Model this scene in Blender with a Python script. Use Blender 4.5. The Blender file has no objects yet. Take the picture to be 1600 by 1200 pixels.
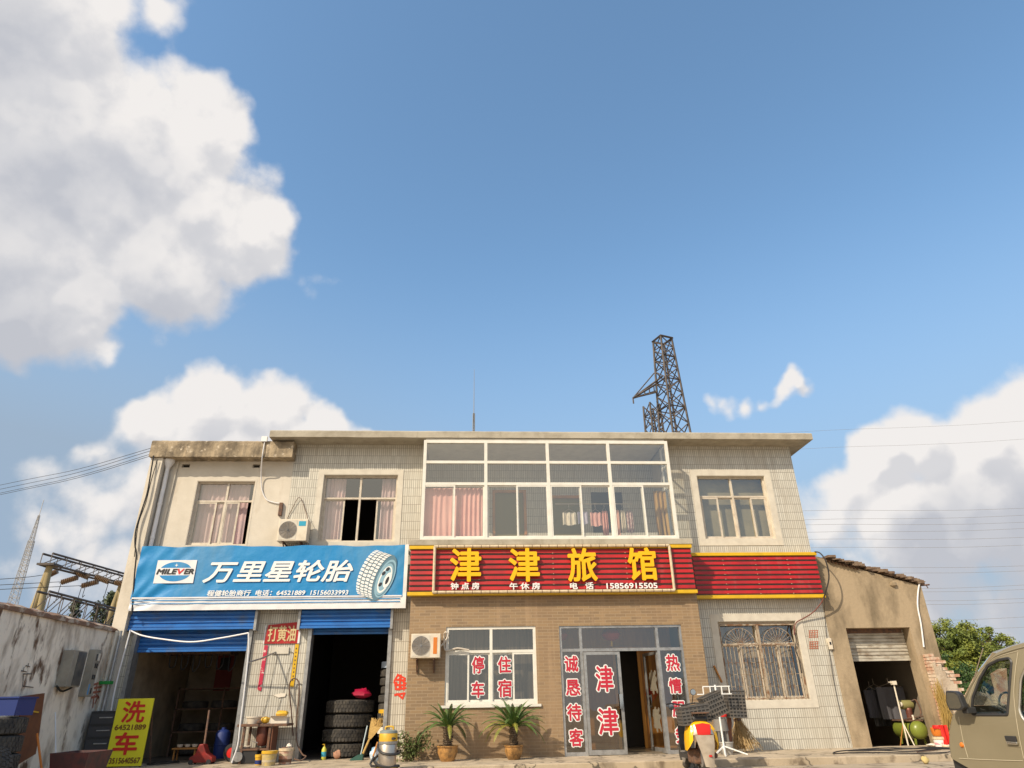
import bpy, math, random
from mathutils import Vector, Matrix
random.seed(7)
R_ = math.radians
sc = bpy.context.scene
COL = sc.collection
# ---------------------------------------------------------------- camera
F_PX = 1031.88
PITCH, ROLL, YAW = R_(25.945), R_(-1.0903), R_(3.7701)
CAM = Vector((0.0, -16.0, 0.96))
def cam_axes():
    cy, sy = math.cos(YAW), math.sin(YAW)
    fwd = Vector((sy*math.cos(PITCH), cy*math.cos(PITCH), math.sin(PITCH)))
    right = Vector((cy, -sy, 0)); up = right.cross(fwd)
    cr, sr = math.cos(ROLL), math.sin(ROLL)
    return cr*right+sr*up, -sr*right+cr*up, fwd
AX = cam_axes()
cd = bpy.data.cameras.new('camera'); cam = bpy.data.objects.new('camera', cd); COL.objects.link(cam)
cd.sensor_width = 36; cd.lens = 36*F_PX/1600; cd.clip_start = .05; cd.clip_end = 5000
m = Matrix((( AX[0].x, AX[1].x, -AX[2].x, CAM.x), (AX[0].y, AX[1].y, -AX[2].y, CAM.y), (AX[0].z, AX[1].z, -AX[2].z, CAM.z), (0,0,0,1)))
cam.matrix_world = m
sc.camera = cam
def ray(px, py):
    return AX[0]*((px-800)/F_PX) - AX[1]*((py-600)/F_PX) + AX[2]
def at(px, py, Y):
    d = ray(px, py); return CAM + d*((Y-CAM.y)/d.y)
def atx(px, py, X):
    d = ray(px, py); return CAM + d*((X-CAM.x)/d.x)
def atz(px, py, Z):
    d = ray(px, py); return CAM + d*((Z-CAM.z)/d.z)
# ---------------------------------------------------------------- sun, sky, exposure
TO_SUN = Vector((-1.08, -1.0, 1.17)).normalized()
EL = math.asin(TO_SUN.z); AZ = math.atan2(TO_SUN.x, TO_SUN.y)
sd = bpy.data.lights.new('sun', 'SUN'); sd.energy = 4.2; sd.angle = R_(.53); sd.color = (1.0, .87, .68)
sun = bpy.data.objects.new('sun', sd); COL.objects.link(sun); sun.location = (-20, -30, 30)
sun.rotation_euler = (-TO_SUN).to_track_quat('-Z', 'Y').to_euler()
sc.view_settings.view_transform = 'Standard'; sc.view_settings.look = 'None'
sc.view_settings.exposure = 0.15; sc.view_settings.gamma = 1.0
W = bpy.data.worlds.new('World'); sc.world = W; W.use_nodes = True
SKY_STRENGTH = .15
def build_world():
    nt = W.node_tree; N = nt.nodes; L = nt.links; N.clear()
    out = N.new('ShaderNodeOutputWorld'); bg = N.new('ShaderNodeBackground'); bg.inputs[1].default_value = SKY_STRENGTH
    L.new(bg.outputs[0], out.inputs[0])
    sky = N.new('ShaderNodeTexSky'); sky.sky_type = 'NISHITA'; sky.sun_disc = False
    sky.sun_elevation = EL; sky.sun_rotation = AZ; sky.air_density = 1.0; sky.dust_density = 1.0; sky.ozone_density = 1.2
    # cloud density group
    g = bpy.data.node_groups.new('cloud_density', 'ShaderNodeTree')
    g.interface.new_socket('Dir', in_out='INPUT', socket_type='NodeSocketVector')
    g.interface.new_socket('D', in_out='OUTPUT', socket_type='NodeSocketFloat')
    g.interface.new_socket('Base', in_out='OUTPUT', socket_type='NodeSocketFloat')
    gn, gl = g.nodes, g.links
    gi = gn.new('NodeGroupInput'); go = gn.new('NodeGroupOutput')
    def M(op, a, b=None, c=None):
        n = gn.new('ShaderNodeMath'); n.operation = op
        for i, v in enumerate((a, b, c)):
            if v is None: continue
            if isinstance(v, (int, float)): n.inputs[i].default_value = v
            else: gl.new(v, n.inputs[i])
        return n.outputs[0]
    # warp
    nz = gn.new('ShaderNodeTexNoise'); nz.inputs['Scale'].default_value = 7; nz.inputs['Detail'].default_value = 4; nz.inputs['Roughness'].default_value = .55
    gl.new(gi.outputs[0], nz.inputs['Vector'])
    vs = gn.new('ShaderNodeVectorMath'); vs.operation = 'SUBTRACT'; gl.new(nz.outputs['Color'], vs.inputs[0]); vs.inputs[1].default_value = (.5, .5, .5)
    vm = gn.new('ShaderNodeVectorMath'); vm.operation = 'MULTIPLY_ADD'; gl.new(vs.outputs[0], vm.inputs[0]); vm.inputs[1].default_value = (.10, .10, .10); gl.new(gi.outputs[0], vm.inputs[2])
    blobs = [(20,0,230,1),(60,200,210,1),(20,400,200,1),(230,240,160,1),(320,215,108,1),(340,330,118,1),(395,375,88,1),(250,400,150,1),(120,480,112,1),(160,320,150,1),(255,22,72,.6),(20,480,120,1),(-200,300,300,1),
             (245,650,82,1),(330,640,88,1),(425,635,86,1),(500,665,62,1),(170,700,52,.8),(560,668,34,.8),(340,740,150,1),(470,740,100,1),
             (180,780,100,.36),(60,830,120,.22),(150,860,120,.34),(485,440,50,.2),
             (1640,680,150,1),(1540,690,120,1),(1440,705,88,1),(1385,725,70,1),(1330,765,55,.7),(1410,800,120,.8),(1520,800,140,1),(1300,830,90,.5),(1600,860,120,.5),(1450,880,150,.42),(1580,950,130,.36),(1350,900,100,.35),
             (1240,604,27,.72),(1262,613,22,.6),(1218,616,29,.72),(1190,623,28,.66),(1160,628,28,.62),(1130,632,26,.55),(1104,636,20,.4),(1430,625,26,.2)]
    acc = None
    for (x, y, r, w) in blobs:
        c = ray(x, y).normalized(); rr = ((ray(x+r, y).normalized()-c).length + (ray(x, y+r).normalized()-c).length)/2
        dn = gn.new('ShaderNodeVectorMath'); dn.operation = 'DISTANCE'; gl.new(vm.outputs[0], dn.inputs[0]); dn.inputs[1].default_value = c
        v = M('MULTIPLY_ADD', dn.outputs['Value'], -w/rr, w)
        v = M('MULTIPLY', v, 1.0 if r > 60 else .8)
        acc = v if acc is None else M('SMOOTH_MAX', acc, v, .22)
    n2 = gn.new('ShaderNodeTexNoise'); n2.inputs['Scale'].default_value = 9; n2.inputs['Detail'].default_value = 9; n2.inputs['Roughness'].default_value = .6
    gl.new(gi.outputs[0], n2.inputs['Vector'])
    vo = gn.new('ShaderNodeTexVoronoi'); vo.feature = 'F1'; vo.inputs['Scale'].default_value = 13; vo.inputs['Detail'].default_value = 2; vo.inputs['Roughness'].default_value = .5; vo.normalize = True
    vw = gn.new('ShaderNodeVectorMath'); vw.operation = 'MULTIPLY_ADD'; gl.new(vs.outputs[0], vw.inputs[0]); vw.inputs[1].default_value = (.05, .05, .05); gl.new(gi.outputs[0], vw.inputs[2]); gl.new(vw.outputs[0], vo.inputs['Vector'])
    d = M('MULTIPLY_ADD', M('SUBTRACT', n2.outputs[0], .5), .62, acc)
    d = M('MULTIPLY_ADD', M('SUBTRACT', .26, vo.outputs['Distance']), .75, d)
    gl.new(d, go.inputs[0]); gl.new(acc, go.inputs[1])
    tc = N.new('ShaderNodeTexCoord')
    nrm = N.new('ShaderNodeVectorMath'); nrm.operation = 'NORMALIZE'; L.new(tc.outputs['Generated'], nrm.inputs[0])
    def dens(off):
        a = N.new('ShaderNodeVectorMath'); a.operation = 'ADD'; L.new(nrm.outputs[0], a.inputs[0]); a.inputs[1].default_value = off
        q = N.new('ShaderNodeGroup'); q.node_tree = g; L.new(a.outputs[0], q.inputs[0]); return q.outputs
    def MR(v, a, b, c=0, e=1, t='SMOOTHSTEP'):
        n = N.new('ShaderNodeMapRange'); n.interpolation_type = t
        n.inputs[1].default_value = a; n.inputs[2].default_value = b; n.inputs[3].default_value = c; n.inputs[4].default_value = e
        L.new(v, n.inputs[0]); return n.outputs[0]
    d0 = dens((0, 0, 0)); d1 = dens((-.010, .006, .022)); d2 = dens((-.02, .02, .10))
    alpha = MR(d0[0], .04, .34)
    def Mm(op, a, b):
        n = N.new('ShaderNodeMath'); n.operation = op
        for i, v in enumerate((a, b)):
            if isinstance(v, (int, float)): n.inputs[i].default_value = v
            else: L.new(v, n.inputs[i])
        return n.outputs[0]
    dark = Mm('ADD', Mm('MULTIPLY', MR(d2[1], -.1, .85), 1.0), Mm('MULTIPLY', MR(Mm('SUBTRACT', d1[0], d0[0]), -.15, .18), .46))
    ramp = N.new('ShaderNodeValToRGB'); L.new(dark, ramp.inputs[0])
    e = ramp.color_ramp.elements
    e[0].position = .08; e[0].color = (.87, .84, .82, 1); e[1].position = 1.0; e[1].color = (.53, .545, .595, 1)
    q = e.new(.5); q.color = (.66, .66, .685, 1)
    sc_ = N.new('ShaderNodeVectorMath'); sc_.operation = 'SCALE'; L.new(ramp.outputs[0], sc_.inputs[0]); sc_.inputs['Scale'].default_value = .92/SKY_STRENGTH
    # clear sky tint
    hs = N.new('ShaderNodeVectorMath'); hs.operation = 'MULTIPLY'; L.new(sky.outputs[0], hs.inputs[0]); hs.inputs[1].default_value = (1.0, 1.0, 1.0)
    mx = N.new('ShaderNodeMix'); mx.data_type = 'RGBA'; L.new(alpha, mx.inputs['Factor']); L.new(hs.outputs[0], mx.inputs['A']); L.new(sc_.outputs[0], mx.inputs['B'])
    mx.clamp_result = False
    # thin pale haze low in the sky, thicker towards the left
    dl = N.new('ShaderNodeVectorMath'); dl.operation = 'DOT_PRODUCT'; L.new(nrm.outputs[0], dl.inputs[0]); dl.inputs[1].default_value = Vector((-.75, .66, 0)).normalized()
    sz = N.new('ShaderNodeSeparateXYZ'); L.new(nrm.outputs[0], sz.inputs[0])
    hz = Mm('MULTIPLY', MR(dl.outputs['Value'], .55, 1.0), MR(sz.outputs[2], .75, .1))
    hz = Mm('ADD', Mm('MULTIPLY', hz, .55), Mm('MULTIPLY', MR(sz.outputs[2], .62, .12), .92))
    cl = N.new('ShaderNodeClamp'); L.new(hz, cl.inputs[0]); hz = cl.outputs[0]
    mh = N.new('ShaderNodeMix'); mh.data_type = 'RGBA'; L.new(hz, mh.inputs['Factor']); L.new(hs.outputs[0], mh.inputs['A']); mh.inputs['B'].default_value = (.31/SKY_STRENGTH, .41/SKY_STRENGTH, .535/SKY_STRENGTH, 1)
    mh.clamp_result = False; L.new(mh.outputs['Result'], mx.inputs['A'])
    # bright warm haze round the sun, added behind the viewer to warm the shade
    ds = N.new('ShaderNodeVectorMath'); ds.operation = 'DOT_PRODUCT'; L.new(nrm.outputs[0], ds.inputs[0]); ds.inputs[1].default_value = Vector((TO_SUN.x, TO_SUN.y, TO_SUN.z*.6)).normalized()
    mw = N.new('ShaderNodeMix'); mw.data_type = 'RGBA'; mw.clamp_result = False; L.new(Mm('MULTIPLY', MR(ds.outputs['Value'], .28, .95), .85), mw.inputs['Factor']); L.new(mx.outputs['Result'], mw.inputs['A']); mw.inputs['B'].default_value = (1.15/SKY_STRENGTH, .98/SKY_STRENGTH, .74/SKY_STRENGTH, 1)
    L.new(mw.outputs['Result'], bg.inputs[0])
    W.cycles.sampling_method = 'MANUAL'; W.cycles.sample_map_resolution = 512
    return hs
SKYTINT = build_world()
SKYTINT.inputs[1].default_value = (1.24, 1.47, 1.46)
sc.cycles.max_bounces = 7; sc.cycles.transparent_max_bounces = 12; sc.cycles.use_denoising = True

# ---------------------------------------------------------------- materials
MATS = {}
NEUTRAL = {'cream_plaster', 'cream_trim', 'cornice_concrete', 'white_frame', 'banner_white', 'lettering_white', 'pink_curtain', 'pale_curtain', 'grey_metal', 'handle_pale', 'bag_blue', 'lilac_cloth', 'wrap_blue', 'chrome', 'print_pale_blue'}
def mat(name, c, rough=.7, metal=0.0, c2=None, nscale=6.0, stretch=(1, 1, 1), ramp=(.4, .65), bump=0.0, bscale=40.0, spec=.5, dirt=None, dscale=1.2, dramp=(.5, .75), coat=0):
    if name in MATS: return MATS[name]
    def wm(q):
        if q is None or name in NEUTRAL or max(q) < .10 or (max(q)-min(q))/max(q) > .62: return q
        return (q[0], q[1]*.93, q[2]*.85)
    c, c2, dirt = wm(c), wm(c2), wm(dirt)
    M = bpy.data.materials.new(name); M.use_nodes = True; nt = M.node_tree; N, L = nt.nodes, nt.links
    b = N['Principled BSDF']; b.inputs['Roughness'].default_value = rough; b.inputs['Metallic'].default_value = metal
    b.inputs['Specular IOR Level'].default_value = spec; b.inputs['Base Color'].default_value = (*c, 1)
    if coat: b.inputs['Coat Weight'].default_value = coat
    geo = N.new('ShaderNodeNewGeometry'); src = geo.outputs['Position']
    colout = None
    def noise(scale, st, det=6):
        mp = N.new('ShaderNodeMapping'); mp.inputs['Scale'].default_value = st; L.new(src, mp.inputs[0])
        n = N.new('ShaderNodeTexNoise'); n.inputs['Scale'].default_value = scale; n.inputs['Detail'].default_value = det; n.inputs['Roughness'].default_value = .6
        L.new(mp.outputs[0], n.inputs['Vector']); return n.outputs[0]
    def mix(v, lo, hi, A, B):
        mr = N.new('ShaderNodeMapRange'); mr.inputs[1].default_value = lo; mr.inputs[2].default_value = hi; L.new(v, mr.inputs[0])
        mx = N.new('ShaderNodeMix'); mx.data_type = 'RGBA'; L.new(mr.outputs[0], mx.inputs['Factor'])
        for s, x in (('A', A), ('B', B)):
            if isinstance(x, tuple): mx.inputs[s].default_value = (*x, 1)
            else: L.new(x, mx.inputs[s])
        return mx.outputs['Result']
    colout = c
    if c2: colout = mix(noise(nscale, stretch), ramp[0], ramp[1], c, c2)
    if dirt: colout = mix(noise(dscale, (1, 1, .25) if stretch == (1, 1, 1) else stretch), dramp[0], dramp[1], colout, dirt)
    if not isinstance(colout, tuple): L.new(colout, b.inputs['Base Color'])
    if name in ('pavement_concrete', 'street_concrete'):
        vo = N.new('ShaderNodeTexVoronoi'); vo.feature = 'DISTANCE_TO_EDGE'; vo.inputs['Scale'].default_value = .55
        vw = N.new('ShaderNodeVectorMath'); vw.operation = 'ADD'; nn = N.new('ShaderNodeTexNoise'); nn.inputs['Scale'].default_value = 2.5; nn.inputs['Detail'].default_value = 5; L.new(src, nn.inputs['Vector']); L.new(src, vw.inputs[0]); L.new(nn.outputs['Color'], vw.inputs[1]); L.new(vw.outputs[0], vo.inputs['Vector'])
        mr = N.new('ShaderNodeMapRange'); mr.inputs[1].default_value = .004; mr.inputs[2].default_value = .02; L.new(vo.outputs['Distance'], mr.inputs[0])
        mx = N.new('ShaderNodeMix'); mx.data_type = 'RGBA'; L.new(mr.outputs[0], mx.inputs['Factor']); mx.inputs['A'].default_value = (.12, .10, .075, 1); L.new(colout, mx.inputs['B']); L.new(mx.outputs['Result'], b.inputs['Base Color'])
        st = mix(noise(3.2, (1, 1, 1), 3), .60, .72, (1, 1, 1), (.45, .42, .40)); ml = N.new('ShaderNodeMix'); ml.data_type = 'RGBA'; ml.blend_type = 'MULTIPLY'; ml.inputs['Factor'].default_value = 1; L.new(mx.outputs['Result'], ml.inputs['A']); L.new(st, ml.inputs['B']); L.new(ml.outputs['Result'], b.inputs['Base Color'])
    if bump:
        bp = N.new('ShaderNodeBump'); bp.inputs['Strength'].default_value = bump; bp.inputs['Distance'].default_value = .02
        L.new(noise(bscale, (1, 1, 1)), bp.inputs['Height']); L.new(bp.outputs[0], b.inputs['Normal'])
    M['_'] = 1; MATS[name] = M; return M
def brickmat(name, c1, c2, mortar, bw, bh, ms, offset, rough, dirt, vary=.15, streak=None, bump=.3, spec=.5):
    M = bpy.data.materials.new(name); M.use_nodes = True; nt = M.node_tree; N, L = nt.nodes, nt.links
    b = N['Principled BSDF']; b.inputs['Roughness'].default_value = rough; b.inputs['Specular IOR Level'].default_value = spec
    geo = N.new('ShaderNodeNewGeometry'); sx = N.new('ShaderNodeSeparateXYZ'); L.new(geo.outputs['Position'], sx.inputs[0])
    sn = N.new('ShaderNodeSeparateXYZ'); L.new(geo.outputs['Normal'], sn.inputs[0])
    ab = N.new('ShaderNodeMath'); ab.operation = 'ABSOLUTE'; L.new(sn.outputs[0], ab.inputs[0])
    gt = N.new('ShaderNodeMath'); gt.operation = 'GREATER_THAN'; L.new(ab.outputs[0], gt.inputs[0]); gt.inputs[1].default_value = .7
    mu = N.new('ShaderNodeMix'); L.new(gt.outputs[0], mu.inputs['Factor']); L.new(sx.outputs[0], mu.inputs['A']); L.new(sx.outputs[1], mu.inputs['B'])
    cx = N.new('ShaderNodeCombineXYZ'); L.new(mu.outputs['Result'], cx.inputs[0]); L.new(sx.outputs[2], cx.inputs[1])
    ad = N.new('ShaderNodeVectorMath'); ad.operation = 'ADD'; L.new(cx.outputs[0], ad.inputs[0]); ad.inputs[1].default_value = (50, 50, 0)
    br = N.new('ShaderNodeTexBrick'); L.new(ad.outputs[0], br.inputs['Vector']); br.offset = offset; br.offset_frequency = 2; br.squash = 1
    br.inputs['Scale'].default_value = 1; br.inputs['Brick Width'].default_value = bw; br.inputs['Row Height'].default_value = bh
    br.inputs['Mortar Size'].default_value = ms; br.inputs['Mortar Smooth'].default_value = .1; br.inputs['Bias'].default_value = 0
    br.inputs['Color1'].default_value = (*c1, 1); br.inputs['Color2'].default_value = (*c2, 1); br.inputs['Mortar'].default_value = (*mortar, 1)
    col = br.outputs['Color']
    if name == 'cream_tile':               # wider horizontal joints between the courses
        mz = N.new('ShaderNodeMath'); mz.operation = 'MULTIPLY_ADD'; L.new(sx.outputs[2], mz.inputs[0]); mz.inputs[1].default_value = 1/bh; mz.inputs[2].default_value = 50/bh+.015
        fr = N.new('ShaderNodeMath'); fr.operation = 'FRACT'; L.new(mz.outputs[0], fr.inputs[0])
        lt = N.new('ShaderNodeMath'); lt.operation = 'LESS_THAN'; L.new(fr.outputs[0], lt.inputs[0]); lt.inputs[1].default_value = .030
        mj = N.new('ShaderNodeMix'); mj.data_type = 'RGBA'; L.new(lt.outputs[0], mj.inputs['Factor']); L.new(col, mj.inputs['A']); mj.inputs['B'].default_value = (*mortar, 1); col = mj.outputs['Result']
    def nz(scale, st, lo, hi, B, fac=1.0, det=6):
        nonlocal col
        mp = N.new('ShaderNodeMapping'); mp.inputs['Scale'].default_value = st; L.new(geo.outputs['Position'], mp.inputs[0])
        n = N.new('ShaderNodeTexNoise'); n.inputs['Scale'].default_value = scale; n.inputs['Detail'].default_value = det; L.new(mp.outputs[0], n.inputs['Vector'])
        mr = N.new('ShaderNodeMapRange'); mr.inputs[1].default_value = lo; mr.inputs[2].default_value = hi; mr.inputs[4].default_value = fac; L.new(n.outputs[0], mr.inputs[0])
        mx = N.new('ShaderNodeMix'); mx.data_type = 'RGBA'; L.new(mr.outputs[0], mx.inputs['Factor']); L.new(col, mx.inputs['A']); mx.inputs['B'].default_value = (*B, 1)
        col = mx.outputs['Result']
    nz(1.1, (1, 1, .5), .45, .8, dirt, .55)
    if streak: nz(7, (1, 1, .06), .55, .75, streak, .5); nz(.55, (1, 1, .8), .5, .75, streak, .25)
    L.new(col, b.inputs['Base Color'])
    bp = N.new('ShaderNodeBump'); bp.inputs['Strength'].default_value = bump; bp.inputs['Distance'].default_value = .004; bp.invert = True
    L.new(br.outputs['Fac'], bp.inputs['Height']); L.new(bp.outputs[0], b.inputs['Normal'])
    MATS[name] = M; return M
def glassmat(name, tint=(.90, .90, .86), refl=.19, rough=.01):
    M = bpy.data.materials.new(name); M.use_nodes = True; nt = M.node_tree; N, L = nt.nodes, nt.links; N.clear()
    o = N.new('ShaderNodeOutputMaterial'); t = N.new('ShaderNodeBsdfTransparent'); t.inputs[0].default_value = (*tint, 1)
    g = N.new('ShaderNodeBsdfGlossy'); g.inputs['Roughness'].default_value = rough; g.inputs['Color'].default_value = (.95, .97, .96, 1)
    lw = N.new('ShaderNodeLayerWeight'); pw = N.new('ShaderNodeMath'); pw.operation = 'POWER'; L.new(lw.outputs['Facing'], pw.inputs[0]); pw.inputs[1].default_value = 4.0
    ma = N.new('ShaderNodeMath'); ma.operation = 'MULTIPLY_ADD'; L.new(pw.outputs[0], ma.inputs[0]); ma.inputs[1].default_value = .85; ma.inputs[2].default_value = refl
    bpn = N.new('ShaderNodeTexNoise'); bpn.inputs['Scale'].default_value = 1.3; gg = N.new('ShaderNodeNewGeometry'); L.new(gg.outputs['Position'], bpn.inputs['Vector'])
    bp = N.new('ShaderNodeBump'); bp.inputs['Strength'].default_value = .12; bp.inputs['Distance'].default_value = .03; L.new(bpn.outputs[0], bp.inputs['Height']); L.new(bp.outputs[0], g.inputs['Normal'])
    mx = N.new('ShaderNodeMixShader'); L.new(ma.outputs[0], mx.inputs[0]); L.new(t.outputs[0], mx.inputs[1]); L.new(g.outputs[0], mx.inputs[2]); L.new(mx.outputs[0], o.inputs[0])
    MATS[name] = M; return M

m_tile = brickmat('cream_tile', (.64, .615, .54), (.54, .515, .445), (.17, .14, .11), .05, .21, .0042, 0.0, .32, (.45, .39, .30), streak=(.30, .25, .19))
m_brick = brickmat('tan_brick', (.31, .205, .108), (.235, .158, .09), (.36, .265, .17), .235, .062, .005, .5, .6, (.25, .155, .085), streak=(.40, .27, .16), bump=.25)
m_plaster = mat('cream_plaster', (.66, .60, .51), .9, c2=(.56, .505, .42), nscale=2.2, ramp=(.35, .7), bump=.25, bscale=18, dirt=(.42, .34, .25), dscale=2.4, dramp=(.62, .85))
m_trim = mat('cream_trim', (.64, .59, .50), .7, c2=(.55, .50, .42), nscale=4)
m_conc = mat('cornice_concrete', (.44, .395, .315), .95, c2=(.33, .29, .225), nscale=3, bump=.5, bscale=25, dirt=(.20, .17, .12), dscale=4, dramp=(.6, .8))
m_concold = mat('weathered_concrete', (.40, .34, .25), .95, c2=(.17, .145, .11), nscale=2.6, stretch=(1.2, 1, 1.2), ramp=(.38, .62), bump=.7, bscale=22, dirt=(.62, .56, .46), dscale=7, dramp=(.6, .7))
m_shed = mat('brown_render', (.40, .33, .235), .95, c2=(.175, .145, .10), nscale=1.7, stretch=(1, 1, .4), ramp=(.44, .66), bump=.5, bscale=14, dirt=(.15, .125, .08), dscale=1.1, dramp=(.56, .78))
m_leftwall = mat('stained_whitewash', (.92, .88, .80), .95, c2=(.42, .36, .30), nscale=2.6, stretch=(1, 1, .38), ramp=(.48, .66), bump=.7, bscale=10, dirt=(.16, .10, .065), dscale=4.2, dramp=(.57, .67))
m_white = mat('white_frame', (.76, .73, .66), .35, c2=(.68, .65, .58), nscale=5)
m_frame2 = mat('aged_frame', (.62, .59, .53), .45, c2=(.5, .46, .4), nscale=7)
m_alu = mat('grey_metal', (.42, .42, .42), .4, .6, c2=(.3, .3, .3), nscale=9)
m_glass = glassmat('window_glass')
m_dglass = glassmat('dark_window_glass', (.62, .60, .55), .17)
m_pave = mat('pavement_concrete', (.50, .44, .35), .95, c2=(.40, .35, .27), nscale=1.5, bump=.4, bscale=30, dirt=(.22, .19, .15), dscale=2.2, dramp=(.52, .7))
m_street = mat('street_concrete', (.44, .39, .31), .95, c2=(.34, .30, .24), nscale=.8, bump=.4, bscale=20, dirt=(.20, .17, .14), dscale=1.6, dramp=(.52, .7))
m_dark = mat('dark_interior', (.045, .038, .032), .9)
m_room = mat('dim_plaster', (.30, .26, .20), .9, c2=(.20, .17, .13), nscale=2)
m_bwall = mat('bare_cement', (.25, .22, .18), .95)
m_blue = mat('banner_blue', (.0, .215, .52), .5, c2=(.01, .235, .53), nscale=2.2, dirt=(.14, .30, .44), dscale=.9, dramp=(.52, .8), bump=.8, bscale=3.0)
m_bwhite = mat('banner_white', (.80, .79, .80), .45, c2=(.70, .69, .70), nscale=3)
m_sblue = mat('shutter_blue', (.02, .17, .54), .42, c2=(.02, .13, .42), nscale=3, stretch=(1, 1, 2), dirt=(.09, .15, .28), dscale=2.5, dramp=(.55, .75))
m_white2 = mat('lettering_white', (.82, .82, .80), .5)
m_black = mat('black_paint', (.02, .02, .022), .5)
m_rubber = mat('tyre_rubber', (.035, .032, .030), .8, c2=(.085, .074, .06), nscale=9, bump=.2, bscale=60)
m_red = mat('louvre_red', (.46, .010, .012), .5, c2=(.33, .010, .012), nscale=3, dirt=(.42, .09, .08), dscale=3, dramp=(.58, .8))
m_yel = mat('trim_yellow', (.72, .44, .01), .45, c2=(.62, .37, .01), nscale=6)
m_yel2 = mat('letter_yellow', (.86, .47, .0), .35)
m_ivory = mat('ivory_tube', (.66, .58, .44), .5, c2=(.5, .43, .3), nscale=14)
m_grey = mat('backing_grey', (.16, .13, .12), .7)
m_wire = mat('black_cable', (.02, .018, .018), .6)
m_rust = mat('rusty_steel', (.19, .10, .06), .85, c2=(.09, .06, .05), nscale=14, bump=.4)
m_steel = mat('dark_lattice_steel', (.105, .088, .082), .7, c2=(.05, .045, .045), nscale=3)
m_pink = mat('pink_curtain', (.80, .46, .42), .9, c2=(.74, .40, .37), nscale=3)
m_lilac = mat('pale_curtain', (.66, .47, .48), .9, c2=(.55, .42, .44), nscale=3)
m_wood = mat('orange_wood', (.50, .22, .05), .5, c2=(.40, .16, .04), nscale=3, stretch=(4, 4, .6))
m_brownw = mat('brown_board', (.20, .075, .035), .6, c2=(.14, .05, .03), nscale=4)
m_clear = mat('pale_plastic', (.75, .72, .65), .5)
m_acw = mat('ac_casing', (.72, .68, .60), .45, c2=(.60, .56, .48), nscale=6)
m_grille = mat('ac_grille', (.30, .27, .24), .6)
m_redp = mat('bright_red', (.65, .02, .015), .45)
m_orange = mat('orange_paint', (.62, .18, .02), .5)
m_spray = mat('red_spray_paint', (.70, .05, .02), .8)
m_rustpaint = mat('faded_red_paint', (.42, .15, .09), .85)
m_straw = mat('straw', (.55, .36, .12), .9, c2=(.40, .25, .08), nscale=30)
m_straw2 = mat('brushwood', (.56, .42, .22), .9, c2=(.36, .25, .12), nscale=30)
m_green = mat('leaf_green', (.060, .115, .022), .6, c2=(.030, .07, .016), nscale=5)
m_leaf2 = mat('tree_leaf', (.23, .25, .035), .65, c2=(.12, .16, .026), nscale=.9, ramp=(.4, .6))
m_leaf3 = mat('conifer_leaf', (.045, .065, .03), .7, c2=(.07, .085, .035), nscale=2)
m_bark = mat('bark', (.12, .085, .055), .95, c2=(.06, .045, .03), nscale=12, bump=.6)
m_frond = mat('frond_green', (.105, .18, .04), .45, c2=(.045, .10, .02), nscale=9)
m_frondy = mat('frond_yellow', (.34, .30, .05), .5, c2=(.14, .20, .03), nscale=9)
m_pot = mat('glazed_pot', (.46, .24, .075), .4, c2=(.20, .11, .04), nscale=9, ramp=(.42, .6))
m_crate = mat('black_crate', (.085, .082, .08), .6, c2=(.13, .12, .11), nscale=7)
m_van = mat('van_paint', (.225, .21, .155), .3, c2=(.21, .195, .142), nscale=2, coat=.15)
m_chrome = mat('chrome', (.7, .7, .68), .15, 1.0)
m_blackp = mat('black_plastic', (.03, .03, .032), .45)
m_silver = mat('silver_steel', (.55, .52, .48), .35, .8)
m_tank = mat('olive_tank', (.20, .24, .035), .35, c2=(.17, .20, .035), nscale=5)
m_bluep = mat('blue_plastic', (.01, .03, .17), .6)
m_yp = mat('yellow_plastic', (.70, .42, .03), .45, c2=(.6, .34, .03), nscale=7)
m_cloth = mat('dark_cloth', (.07, .075, .10), .95)
m_copper = mat('copper_tank', (.22, .075, .05), .4, .3, c2=(.12, .05, .04), nscale=5)
m_pole = mat('gantry_concrete', (.36, .31, .18), .9, c2=(.28, .24, .14), nscale=2)
m_insul = mat('insulator_brown', (.26, .18, .11), .4)
m_rubbrick = mat('broken_brick', (.50, .30, .22), .95, c2=(.66, .58, .50), nscale=5, ramp=(.42, .56), bump=.8, bscale=10)
m_rubgrey = mat('rubble_grey', (.36, .34, .31), .95, c2=(.5, .46, .40), nscale=4, bump=.8)
m_signy = mat('sign_yellow', (.75, .68, .02), .45)
m_paper = mat('paper', (.75, .73, .68), .8)
m_rtile = mat('roof_tile', (.16, .11, .08), .9, c2=(.28, .22, .16), nscale=9, bump=.6)
m_gshut = mat('grey_shutter', (.52, .52, .48), .5, c2=(.34, .32, .28), nscale=3, stretch=(1, 1, 2), dirt=(.22, .17, .12), dscale=5)

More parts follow.
